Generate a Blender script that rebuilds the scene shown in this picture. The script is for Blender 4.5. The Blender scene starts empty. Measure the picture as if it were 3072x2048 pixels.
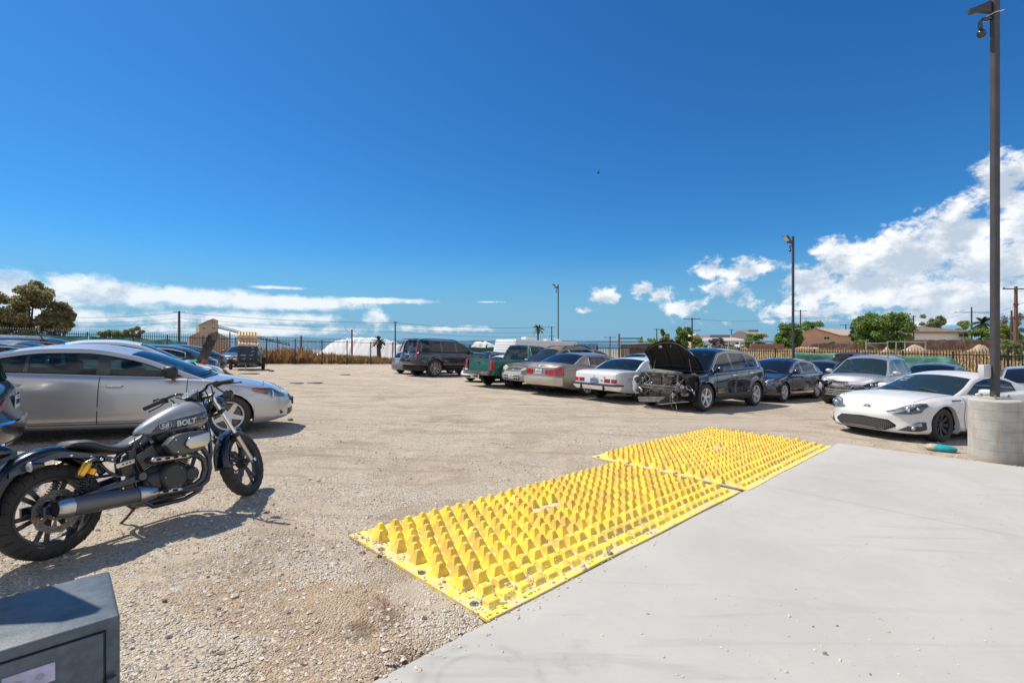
import bpy, bmesh, math, random
import numpy as np
from mathutils import Vector, Matrix, noise
PI = math.pi
rad = math.radians
scn = bpy.context.scene
COL = scn.collection

# ---------------------------------------------------------------- camera, sky, sun, exposure
CAMZ, FPX = 1.56, 1450.0
cam = bpy.data.cameras.new('camera')
cam.lens = 17.0; cam.sensor_width = 36.0; cam.clip_start = 0.05; cam.clip_end = 60000
camo = bpy.data.objects.new('camera', cam); COL.objects.link(camo)
camo.location = (0, 0, CAMZ); camo.rotation_euler = (rad(90), 0, 0)
scn.camera = camo
SUN = Vector((-0.62, 0.30, 1.1)).normalized()
sl = bpy.data.lights.new('sun', 'SUN'); sl.energy = 4.2; sl.angle = rad(0.55); sl.color = (1.0, 0.93, 0.82)
so = bpy.data.objects.new('sun', sl); COL.objects.link(so)
so.rotation_euler = SUN.to_track_quat('Z', 'Y').to_euler()
scn.view_settings.view_transform = 'Standard'; scn.view_settings.look = 'None'
scn.view_settings.exposure = 0.36; scn.view_settings.gamma = 1.0
scn.cycles.max_bounces = 8; scn.cycles.transparent_max_bounces = 16
scn.cycles.diffuse_bounces = 3; scn.cycles.glossy_bounces = 3; scn.cycles.transmission_bounces = 4
scn.cycles.use_denoising = True

class NT:
    """small helper for node trees"""
    def __init__(s, nt):
        s.nt = nt; s.n = nt.nodes; s.l = nt.links
    def new(s, t, **k):
        n = s.n.new(t)
        for a, b in k.items(): setattr(n, a, b)
        return n
    def put(s, sock, v):
        if isinstance(v, bpy.types.NodeSocket): s.l.new(v, sock)
        elif v is not None:
            if sock.type == 'RGBA' and len(v) == 3: v = (*v, 1)
            sock.default_value = v
    def m(s, op, a, b=None, c=None, clamp=False):
        n = s.new('ShaderNodeMath', operation=op); n.use_clamp = clamp
        s.put(n.inputs[0], a); s.put(n.inputs[1], b)
        if c is not None: s.put(n.inputs[2], c)
        return n.outputs[0]
    def v(s, op, a, b=None):
        n = s.new('ShaderNodeVectorMath', operation=op)
        s.put(n.inputs[0], a); s.put(n.inputs[1], b)
        return n.outputs['Value'] if op in ('LENGTH', 'DOT_PRODUCT', 'DISTANCE') else n.outputs[0]
    def mix(s, f, a, b, mode='MIX'):
        n = s.new('ShaderNodeMix', data_type='RGBA', blend_type=mode)
        s.put(n.inputs[0], f); s.put(n.inputs[6], a); s.put(n.inputs[7], b)
        return n.outputs[2]
    def sm(s, x, a, b, lo=0.0, hi=1.0):
        n = s.new('ShaderNodeMapRange', interpolation_type='SMOOTHSTEP')
        for i, q in enumerate((x, a, b, lo, hi)): s.put(n.inputs[i], q)
        return n.outputs[0]
    def noise(s, vec, scale, detail=4, rough=.55, dist=0.0):
        n = s.new('ShaderNodeTexNoise')
        if vec is not None: s.put(n.inputs['Vector'], vec)
        n.inputs['Scale'].default_value = scale; n.inputs['Detail'].default_value = detail
        n.inputs['Roughness'].default_value = rough; n.inputs['Distortion'].default_value = dist
        return n.outputs[0]
    def voro(s, vec, scale, feature='F1', rnd=1.0):
        n = s.new('ShaderNodeTexVoronoi', feature=feature)
        if vec is not None: s.put(n.inputs['Vector'], vec)
        n.inputs['Scale'].default_value = scale
        n.inputs['Randomness'].default_value = rnd
        return n
    def xyz(s, vec):
        n = s.new('ShaderNodeSeparateXYZ'); s.put(n.inputs[0], vec); return n.outputs
    def comb(s, x, y, z):
        n = s.new('ShaderNodeCombineXYZ')
        s.put(n.inputs[0], x); s.put(n.inputs[1], y); s.put(n.inputs[2], z); return n.outputs[0]

def build_world():
    w = bpy.data.worlds.new('World'); scn.world = w; w.use_nodes = True
    t = NT(w.node_tree); t.n.clear()
    out = t.new('ShaderNodeOutputWorld'); bg = t.new('ShaderNodeBackground')
    t.l.new(bg.outputs[0], out.inputs[0])
    sky = t.new('ShaderNodeTexSky'); sky.sky_type = 'NISHITA'; sky.sun_disc = False
    sky.sun_elevation = math.asin(SUN.z); sky.sun_rotation = math.atan2(SUN.x, SUN.y)
    sky.altitude = 20; sky.air_density = 1.0; sky.dust_density = 0.35; sky.ozone_density = 2.6
    hs = t.new('ShaderNodeHueSaturation'); hs.inputs['Saturation'].default_value = SKY_SAT
    hs.inputs['Value'].default_value = SKY_VAL
    hs.inputs['Hue'].default_value = 0.5
    t.l.new(sky.outputs[0], hs.inputs['Color'])
    base = t.mix(1.0, hs.outputs[0], (.21, .53, .75), 'MULTIPLY')
    d = t.new('ShaderNodeTexCoord').outputs['Generated']
    dx, dy, dz = t.xyz(d)
    az = t.m('ARCTAN2', dx, dy); el = t.m('ARCSINE', dz)
    # keep horizon whiter blue, not yellow
    hz = t.sm(el, 0.0, 0.20, 1.0, 0.0)
    base = t.mix(t.m('MULTIPLY', hz, .9), base, (1.45, 2.85, 4.15))
    P = t.comb(t.m('MULTIPLY', az, 1.0), t.m('MULTIPLY', el, 1.35), 0.0)
    big = t.noise(P, 5.0, 6, .6, .3)
    fine = t.noise(P, 17.0, 9, .66, .2)
    vf = t.noise(P, 46.0, 6, .62, .5)
    nz = t.m('SUBTRACT', t.m('ADD', t.m('ADD', t.m('MULTIPLY', big, .6), t.m('MULTIPLY', fine, .5)), t.m('MULTIPLY', vf, .32)), .71)
    # cloud banks laid out by compass bearing and height above the horizon
    def blob(px, py, rx, ry, wt=1.0):
        X = (px - 1536) / FPX; Z = (1023 - py) / FPX
        a0 = math.atan(X); r = math.hypot(1, X); e0 = math.atan(Z / r)
        ra = rx / FPX / (1 + X * X); re = ry / FPX / r
        u = t.m('MULTIPLY', t.m('SUBTRACT', az, a0), 1 / ra)
        v = t.m('MULTIPLY', t.m('SUBTRACT', el, e0), 1 / re)
        q = t.m('SQRT', t.m('ADD', t.m('MULTIPLY', u, u), t.m('MULTIPLY', v, v)))
        return t.m('MULTIPLY', t.m('SUBTRACT', 1.0, q), wt)
    def env(bl):
        e = None
        for b in bl:
            x = blob(*b)
            if e is None: e = x
            else:
                n = t.new('ShaderNodeMath', operation='SMOOTH_MAX')
                t.put(n.inputs[0], e); t.put(n.inputs[1], x); n.inputs[2].default_value = .18
                e = n.outputs[0]
        return e
    cum = env([(3010, 560, 130, 120), (3120, 640, 200, 190), (2870, 700, 150, 110), (2700, 780, 240, 95), (2960, 800, 220, 90), (2800, 880, 300, 60),
               (2520, 770, 110, 80), (2440, 850, 120, 85), (2620, 860, 280, 70), (2950, 900, 300, 70), (2130, 805, 80, 46, .8), (2230, 812, 95, 46, .8),
               (2180, 870, 100, 56, .7), (2250, 905, 70, 28, .6), (1930, 868, 46, 30, .7), (1985, 880, 50, 30, .7), (2050, 925, 80, 26, .6), (2100, 910, 60, 20, .5),
               (1815, 890, 48, 28, .8), (1775, 900, 26, 16, .5), (1768, 930, 44, 15, .7), (2420, 935, 220, 30, .7), (2780, 950, 380, 30), (2440, 960, 300, 14, .5)])
    st = env([(40, 868, 420, 62), (330, 880, 330, 56), (600, 888, 260, 42), (820, 905, 380, 28), (1130, 901, 190, 12), (300, 950, 300, 34, .8),
              (60, 940, 240, 50), (640, 955, 280, 30, .7), (880, 955, 190, 20, .6), (1130, 950, 50, 34, .6), (840, 862, 130, 8, .7), (1470, 905, 60, 5, .7),
              (700, 990, 600, 22, .7), (1300, 985, 400, 12, .4)])
    dc = t.sm(t.m('ADD', cum, t.m('MULTIPLY', nz, 3.3)), .02, .50)
    ds = t.sm(t.m('ADD', st, t.m('MULTIPLY', nz, 2.0)), 0.06, .62, 0, .88)
    # other bearings: unseen bright cloud cover added for neutral fill light and reflections
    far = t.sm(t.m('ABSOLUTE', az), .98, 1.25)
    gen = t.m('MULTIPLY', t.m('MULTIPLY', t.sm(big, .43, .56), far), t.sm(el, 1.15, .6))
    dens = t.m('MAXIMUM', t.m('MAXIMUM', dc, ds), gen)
    dens = t.m('MULTIPLY', dens, t.sm(el, -.002, .012))
    # self shading of the cloud: compare with the noise a little higher up
    P2 = t.v('ADD', P, (-0.018, 0.04, 0.0))
    b2 = t.noise(P2, 5.0, 6, .6, .3); f2 = t.noise(P2, 17.0, 6, .62, .2)
    nz2 = t.m('ADD', t.m('MULTIPLY', b2, .6), t.m('MULTIPLY', f2, .5))
    sh = t.m('SUBTRACT', t.m('SUBTRACT', nz2, .55), t.m('SUBTRACT', nz, t.m('MULTIPLY', t.m('SUBTRACT', vf, .5), .32)))
    sh = t.sm(t.m('ADD', t.m('MULTIPLY', sh, 1.6), t.m('MULTIPLY', t.m('MAXIMUM', cum, -.2), .22)), -.10, .26)
    cc = t.mix(sh, (6.9, 6.9, 6.9), (3.4, 3.95, 4.7))
    low = t.sm(el, 0.02, .2, .75, 0.0)
    cc = t.mix(t.m('MULTIPLY', low, .35), cc, (3.6, 4.5, 5.6))
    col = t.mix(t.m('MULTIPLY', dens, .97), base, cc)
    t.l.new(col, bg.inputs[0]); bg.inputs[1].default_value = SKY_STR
    w.cycles.sampling_method = 'MANUAL'; w.cycles.sample_map_resolution = 1024
SKY_STR, SKY_SAT, SKY_VAL = 0.125, 1.18, 1.0
build_world()

# ---------------------------------------------------------------- ground height of the place
def lot(x, y): return -0.025 * x - 0.018 * y
def at(px, py, Y):
    """photo pixel at a known distance Y from the camera -> point"""
    return Vector(((px - 1536) / FPX * Y, Y, CAMZ - (py - 1023) / FPX * Y))
UP = Vector((0.025, 0.018, 1)).normalized()
def frame(x, y, deg, tilt=True, dz=0.0):
    """matrix for a thing standing on the sloping lot, heading deg from +X"""
    up = UP if tilt else Vector((0, 0, 1))
    f = Vector((math.cos(rad(deg)), math.sin(rad(deg)), 0)); f = (f - up * f.dot(up)).normalized()
    l = up.cross(f)
    m = Matrix((f, l, up)).transposed().to_4x4(); m.translation = (x, y, lot(x, y) + dz)
    return m

# ---------------------------------------------------------------- mesh helpers
class MB:
    def __init__(s): s.v = []; s.f = []
    def add(s, vs, fs):
        n = len(s.v); s.v.extend([tuple(v) for v in vs]); s.f.extend([tuple(i + n for i in f) for f in fs]); return s
    def box(s, c, d, R=None):
        c = Vector(c); hx, hy, hz = d[0] / 2, d[1] / 2, d[2] / 2
        vs = [Vector((sx * hx, sy * hy, sz * hz)) for sx in (-1, 1) for sy in (-1, 1) for sz in (-1, 1)]
        if R is not None: vs = [R @ v for v in vs]
        return s.add([v + c for v in vs], [(0, 1, 3, 2), (4, 6, 7, 5), (0, 4, 5, 1), (2, 3, 7, 6), (0, 2, 6, 4), (1, 5, 7, 3)])
    def bar(s, a, b, w, h=None, up=(0, 0, 1)):
        a = Vector(a); b = Vector(b); h = h or w; d = b - a; x = d.normalized(); u = Vector(up)
        y = u.cross(x)
        if y.length < 1e-4: y = Vector((0, 1, 0)).cross(x)
        y.normalize(); z = x.cross(y)
        return s.box((a + b) / 2, (d.length, w, h), Matrix((x, y, z)).transposed())
    def grid(s, P, cu=False, cv=False):
        nu, nv = len(P), len(P[0]); n = len(s.v)
        for r in P: s.v.extend([tuple(p) for p in r])
        for i in range(nu if cu else nu - 1):
            for j in range(nv if cv else nv - 1):
                i2 = (i + 1) % nu; j2 = (j + 1) % nv
                s.f.append((n + i * nv + j, n + i2 * nv + j, n + i2 * nv + j2, n + i * nv + j2))
        return s
    def tube(s, pts, r, n=8, cap=True, flat=1.0):
        pts = [Vector(p) for p in pts]; rs = r if isinstance(r, (list, tuple)) else [r] * len(pts)
        t0 = (pts[1] - pts[0]).normalized()
        u = t0.orthogonal().normalized(); rings = []
        for i, p in enumerate(pts):
            t = (pts[min(i + 1, len(pts) - 1)] - pts[max(i - 1, 0)]).normalized()
            u = (u - t * u.dot(t)).normalized(); w = t.cross(u)
            rings.append([p + (u * math.cos(2 * PI * k / n) + w * math.sin(2 * PI * k / n) * flat) * rs[i] for k in range(n)])
        b = len(s.v); s.grid(rings, cv=True)
        if cap:
            s.f.append(tuple(b + k for k in range(n - 1, -1, -1))); e = b + (len(pts) - 1) * n
            s.f.append(tuple(e + k for k in range(n)))
        return s
    def lathe(s, prof, c=(0, 0, 0), axis='Y', n=32, M=None):
        """prof: (radius, along-axis) pairs"""
        c = Vector(c); R = []
        for r, a in prof:
            ring = []
            for k in range(n):
                x, y = math.cos(2 * PI * k / n) * r, math.sin(2 * PI * k / n) * r
                p = {'Y': (x, a, y), 'Z': (x, y, a), 'X': (a, x, y)}[axis]
                p = Vector(p)
                if M is not None: p = M @ p
                ring.append(p + c)
            R.append(ring)
        return s.grid(R, cv=True)
    def prism(s, poly, a, b):
        """polygon (list of 3D points) extruded from offset vector a to b"""
        a = Vector(a); b = Vector(b); n = len(poly); P = [Vector(p) for p in poly]
        return s.add([p + a for p in P] + [p + b for p in P],
                     [tuple(range(n - 1, -1, -1)), tuple(range(n, 2 * n))] + [(i, (i + 1) % n, n + (i + 1) % n, n + i) for i in range(n)])
    def ell(s, c, r, n=12, m=8, R=None, pw=1.0):
        c = Vector(c); rows = []
        sg = lambda v: math.copysign(abs(v) ** pw, v)
        for i in range(m + 1):
            th = PI * i / m; row = []
            for k in range(n):
                ph = 2 * PI * k / n
                p = Vector((r[0] * sg(math.sin(th)) * sg(math.cos(ph)), r[1] * sg(math.sin(th)) * sg(math.sin(ph)), r[2] * sg(math.cos(th))))
                if R is not None: p = R @ p
                row.append(p + c)
            rows.append(row)
        return s.grid(rows, cv=True)
    def build(s, name, mat, parent=None, smooth=True, angle=38, bevel=0, segs=2, doubles=True, calc=True):
        me = bpy.data.meshes.new(name); me.from_pydata(s.v, [], s.f)
        if doubles or bevel or calc:
            bm = bmesh.new(); bm.from_mesh(me)
            if doubles: bmesh.ops.remove_doubles(bm, verts=bm.verts, dist=1e-5)
            if calc: bmesh.ops.recalc_face_normals(bm, faces=bm.faces)
            if bevel:
                es = [e for e in bm.edges if len(e.link_faces) == 2 and e.calc_face_angle(0) > .5]
                bmesh.ops.bevel(bm, geom=es, offset=bevel, segments=segs, profile=.5, affect='EDGES', clamp_overlap=True)
            bm.to_mesh(me); bm.free()
        if mat: me.materials.append(mat)
        if smooth:
            me.shade_smooth(); me.set_sharp_from_angle(angle=rad(angle))
        o = bpy.data.objects.new(name, me); COL.objects.link(o)
        if parent: o.parent = parent
        return o

def tag(o, label=None, cat=None, group=None, kind=None):
    if label: o['label'] = label
    if cat: o['category'] = cat
    if group: o['group'] = group
    if kind: o['kind'] = kind
    return o
def empty(name, label, cat, group=None, m=None):
    o = bpy.data.objects.new(name, None); COL.objects.link(o); o.empty_display_size = .3
    if m is not None: o.matrix_world = m
    return tag(o, label, cat, group)
def copy_tree(o, parent=None):
    c = o.copy(); COL.objects.link(c); c.parent = parent
    if parent is not None: c.matrix_parent_inverse = o.matrix_parent_inverse
    for ch in list(o.children): copy_tree(ch, c)
    return c

# ---------------------------------------------------------------- materials
MATS = {}
def pm(name, col, rough=.5, metal=0.0, coat=0.0, bump=0.0, bs=60.0, var=0.0, vs=4.0, col2=None, spec=None, dust=0.0, dcol=(.36, .31, .25), fl=0.0, trans=0.0):
    if name in MATS: return MATS[name]
    m = bpy.data.materials.new(name); m.use_nodes = True; t = NT(m.node_tree)
    b = t.n['Principled BSDF']; b.inputs['Roughness'].default_value = rough; b.inputs['Metallic'].default_value = metal
    b.inputs['Base Color'].default_value = (*col, 1)
    if coat: b.inputs['Coat Weight'].default_value = coat; b.inputs['Coat Roughness'].default_value = .04
    if spec is not None: b.inputs['Specular IOR Level'].default_value = spec
    pos = t.new('ShaderNodeTexCoord').outputs['Object']
    c = None
    if var or col2:
        n = t.noise(pos, vs, 5, .6)
        c2 = col2 or tuple(max(0, v * (1 - var)) for v in col)
        f = t.sm(n, .38, .62)
        c = t.mix(f, col, c2)
    if fl:   # metal flake
        v = t.voro(pos, 900).outputs['Color']
        k = t.m('MULTIPLY', t.xyz(v)[0], fl)
        c = t.mix(k, c if c is not None else col, (.9, .9, .9))
    if dust:
        n = t.noise(pos, 3.2, 6, .65); z = t.xyz(t.new('ShaderNodeNewGeometry').outputs['Normal'])[2]
        f = t.m('MULTIPLY', t.sm(n, .3, .75), dust)
        f = t.m('MULTIPLY', f, t.sm(z, -.2, 1.0, .45, 1.0))
        c = t.mix(f, c if c is not None else col, dcol)
        t.l.new(t.m('MULTIPLY_ADD', f, .5, rough), b.inputs['Roughness'])
        if coat: t.l.new(t.m('MULTIPLY', t.m('SUBTRACT', 1.0, f, clamp=True), coat), b.inputs['Coat Weight'])
    if c is not None: t.l.new(c, b.inputs['Base Color'])
    if bump:
        n = t.noise(pos, bs, 4, .6); bn = t.new('ShaderNodeBump'); bn.inputs['Strength'].default_value = bump
        bn.inputs['Distance'].default_value = .01
        t.l.new(n, bn.inputs['Height']); t.l.new(bn.outputs[0], b.inputs['Normal'])
    MATS[name] = m
    return m
def glassmat(name, tint, opac, rough=.02, body=(.03, .05, .055)):
    """car glass: dark tinted, shows some of what lies behind it, mirrors the sky"""
    if name in MATS: return MATS[name]
    m = bpy.data.materials.new(name); m.use_nodes = True; t = NT(m.node_tree); t.n.clear()
    out = t.new('ShaderNodeOutputMaterial')
    tr = t.new('ShaderNodeBsdfTransparent'); tr.inputs[0].default_value = (*tint, 1)
    df = t.new('ShaderNodeBsdfDiffuse'); df.inputs[0].default_value = (*body, 1)
    gl = t.new('ShaderNodeBsdfGlossy'); gl.inputs[0].default_value = (.95, .97, 1, 1); gl.inputs[1].default_value = rough
    mx = t.new('ShaderNodeMixShader'); mx.inputs[0].default_value = opac
    t.l.new(tr.outputs[0], mx.inputs[1]); t.l.new(df.outputs[0], mx.inputs[2])
    fr = t.new('ShaderNodeFresnel'); fr.inputs[0].default_value = 1.5
    m2 = t.new('ShaderNodeMixShader')
    t.l.new(fr.outputs[0], m2.inputs[0]); t.l.new(mx.outputs[0], m2.inputs[1]); t.l.new(gl.outputs[0], m2.inputs[2])
    t.l.new(m2.outputs[0], out.inputs[0])
    MATS[name] = m
    return m
GLASS = glassmat('tinted_glass', (.40, .58, .56), .18)
GLASSD = glassmat('dark_glass', (.10, .14, .16), .55, body=(.014, .018, .024))
GLASST = glassmat('teal_sheen_glass', (.34, .50, .48), .34, .03, (.05, .085, .085))  # paler teal body colour stands in for reflections on the glass
LENS = glassmat('lamp_lens', (.86, .89, .92), .03)
BLK = pm('black_plastic', (.018, .018, .02), .45, bump=.1, bs=200)
BLKG = pm('gloss_black', (.008, .009, .012), .18, coat=1)
RUB = pm('tyre_rubber', (.028, .027, .026), .8, bump=.25, bs=120, dust=.45, dcol=(.16, .14, .12))
CHR = pm('chrome', (.82, .83, .85), .12, 1.0)
ALU = pm('alloy', (.72, .72, .73), .34, .55, dust=.12)
STL = pm('bare_steel', (.42, .42, .42), .42, .9, var=.35, vs=20)
DRK = pm('dark_interior', (.022, .022, .024), .85)
SEAT = pm('seat_cloth', (.09, .09, .095), .9)
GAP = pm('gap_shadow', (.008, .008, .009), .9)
REDL = pm('red_lens', (.42, .008, .010), .15, coat=1, var=.25, vs=9)
AMB = pm('amber_lens', (.75, .16, .02), .2, coat=1)
CLR = pm('reflector', (.70, .72, .73), .2, .35, var=.4, vs=26)
PLT = pm('plate_white', (.72, .73, .74), .45)
PLTB = pm('plate_ink', (.03, .04, .12), .5)
GRILM = pm('grille_black', (.012, .012, .013), .35, bump=.6, bs=80)
ROTOR = pm('brake_steel', (.20, .175, .155), .42, .7, var=.3, vs=30)
# ---------------------------------------------------------------- vehicles
def pchip(pts):
    xs = np.array([p[0] for p in pts], float); ys = np.array([p[1] for p in pts], float)
    h = np.diff(xs); d = np.diff(ys) / h; m = np.zeros(len(xs))
    if len(xs) > 2:
        for i in range(1, len(xs) - 1):
            if d[i - 1] * d[i] > 0:
                w1 = 2 * h[i] + h[i - 1]; w2 = h[i] + 2 * h[i - 1]
                m[i] = (w1 + w2) / (w1 / d[i - 1] + w2 / d[i])
    m[0] = d[0]; m[-1] = d[-1]
    def f(x):
        if x <= xs[0]: return float(ys[0])
        if x >= xs[-1]: return float(ys[-1])
        i = int(np.searchsorted(xs, x) - 1); t = (x - xs[i]) / h[i]
        return float((1 + 2 * t) * (1 - t) ** 2 * ys[i] + t * (1 - t) ** 2 * h[i] * m[i] + t * t * (3 - 2 * t) * ys[i + 1] + t * t * (t - 1) * h[i] * m[i + 1])
    return f

WCACHE = {}
def wheel_objs(style, r, w, parent, loc, side, steer=0, rimr=None, camber=0, rimmat=None):
    """wheel = tyre mesh with a rim (and brake disc) below it; outer face towards +Y when side=+1"""
    key = (style, r, w, rimr, rimmat.name if rimmat else '')
    if key not in WCACHE:
        rr = rimr or r * .68; T = MB(); hw = w / 2
        prof = [(rr, hw * .86), (rr + .012, hw * .95), (rr + (r - rr) * .35, hw * 1.03), (rr + (r - rr) * .7, hw * 1.0), (r - .018, hw * .86), (r - .004, hw * .62), (r, hw * .3)]
        prof = prof + [(a, -b) for a, b in prof[::-1]]
        T.lathe(prof, n=44)
        R = MB()
        R.lathe([(rr + .002, hw * .88), (rr - .006, hw * .95), (rr - .02, hw * .9), (rr - .026, hw * .6), (rr - .05, -hw * .2), (rr - .04, -hw * .85)], n=44)
        sp = MB(); yo = hw * .72
        def spoke(a, wa, wb, r0, r1, y0, y1, th=.028):
            c, s_ = math.cos(a), math.sin(a); t = Vector((-s_, 0, c)); e = Vector((c, 0, s_))
            q = [e * r0 - t * wa + Vector((0, y0, 0)), e * r0 + t * wa + Vector((0, y0, 0)), e * r1 + t * wb + Vector((0, y1, 0)), e * r1 - t * wb + Vector((0, y1, 0))]
            sp.prism(q, (0, 0, 0), (0, -th, 0))
        if style == 'five':
            for k in range(5): spoke(PI / 2 + k * 2 * PI / 5, .042, .03, .03, rr - .012, yo, yo + .012)
            sp.lathe([(0, yo + .004), (.062, yo), (.07, yo - .03)], n=20)
        elif style == 'split':
            for k in range(5):
                a = PI / 2 + k * 2 * PI / 5
                spoke(a - .12, .016, .014, .05, rr - .01, yo, yo + .012); spoke(a + .12, .016, .014, .05, rr - .01, yo, yo + .012)
            sp.lathe([(0, yo + .004), (.055, yo), (.06, yo - .03)], n=20)
        elif style == 'nine':
            for k in range(8): spoke(k * 2 * PI / 8 + .2, .018, .034, .045, rr - .01, yo - .03, yo + .01)
            sp.lathe([(0, yo - .02), (.05, yo - .02), (.055, yo - .05)], n=20)
        elif style == 'mesh':
            for k in range(10):
                a = k * 2 * PI / 10
                spoke(a, .012, .009, .06, rr - .01, yo - .02, yo + .012); spoke(a + .16, .008, .007, rr * .55, rr - .01, yo - .01, yo + .012); spoke(a - .16, .008, .007, rr * .55, rr - .01, yo - .01, yo + .012)
            sp.lathe([(0, yo - .01), (.06, yo - .01), (.07, yo - .04)], n=20)
            for k in range(24):
                a = k * 2 * PI / 24; sp.lathe([(0, .008), (.007, .006), (.008, 0)], c=(math.cos(a) * (rr - .012), hw * .92, math.sin(a) * (rr - .012)), n=6)
        else:  # covered steel wheel
            sp.lathe([(0, yo - .01), (.06, yo), (.075, yo - .02), (rr * .5, yo - .03), (rr * .8, yo - .005), (rr - .015, yo - .015)], n=32)
            for k in range(14):
                a = k * 2 * PI / 14; spoke(a, .012, .012, rr * .52, rr * .78, yo - .004, yo + .004, .012)
        B = MB(); B.lathe([(.03, hw * .25), (rr * .78, hw * .25), (rr * .78, hw * .1), (.03, hw * .1)], n=28)
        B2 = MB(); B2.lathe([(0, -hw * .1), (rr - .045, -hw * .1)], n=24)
        rm = rimmat or ALU; out = []
        for mb, nm, mt in ((T, 'wheel', RUB), (R, 'rim', rm), (sp, 'spokes', rm), (B, 'brake_disc', ROTOR), (B2, 'wheel_back', GAP)):
            o = mb.build(nm, mt, angle=32); me = o.data; bpy.data.objects.remove(o); out.append((nm, me))
        WCACHE[key] = out
    objs = WCACHE[key]
    t = bpy.data.objects.new('wheel', objs[0][1]); COL.objects.link(t); t.parent = parent
    t.location = loc; rx = random.random() * 6
    t.rotation_euler = (0 if side > 0 else 0, 0, (0 if side > 0 else PI) + rad(steer))
    t.rotation_mode = 'XYZ'
    t.matrix_local = Matrix.Translation(loc) @ Matrix.Rotation(rad(steer) + (0 if side > 0 else PI), 4, 'Z') @ Matrix.Rotation(rad(camber), 4, 'X') @ Matrix.Rotation(rx, 4, 'Y')
    for nm, me in objs[1:]:
        c = bpy.data.objects.new(nm, me); COL.objects.link(c); c.parent = t
    return t

SIDE = [(0, .06), (.08, .02), (.22, .005), (.45, .0), (.62, .006), (.78, .02), (.9, .04), (.96, .062), (1, .105)]
FRONT = [(0, .12), (.07, .05), (.2, .01), (.4, 0), (.6, .02), (.8, .07), (.92, .13), (1, .24)]
REAR = [(0, .10), (.07, .04), (.2, .0), (.45, .01), (.6, .05), (.8, .07), (.94, .09), (1, .16)]
TS = [0, .05, .12, .22, .34, .46, .58, .68, .77, .85, .91, .95, .98, 1.0]
YF = [-1, -.94, -.8, -.6, -.4, -.2, 0, .2, .4, .6, .8, .94, 1]

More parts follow.
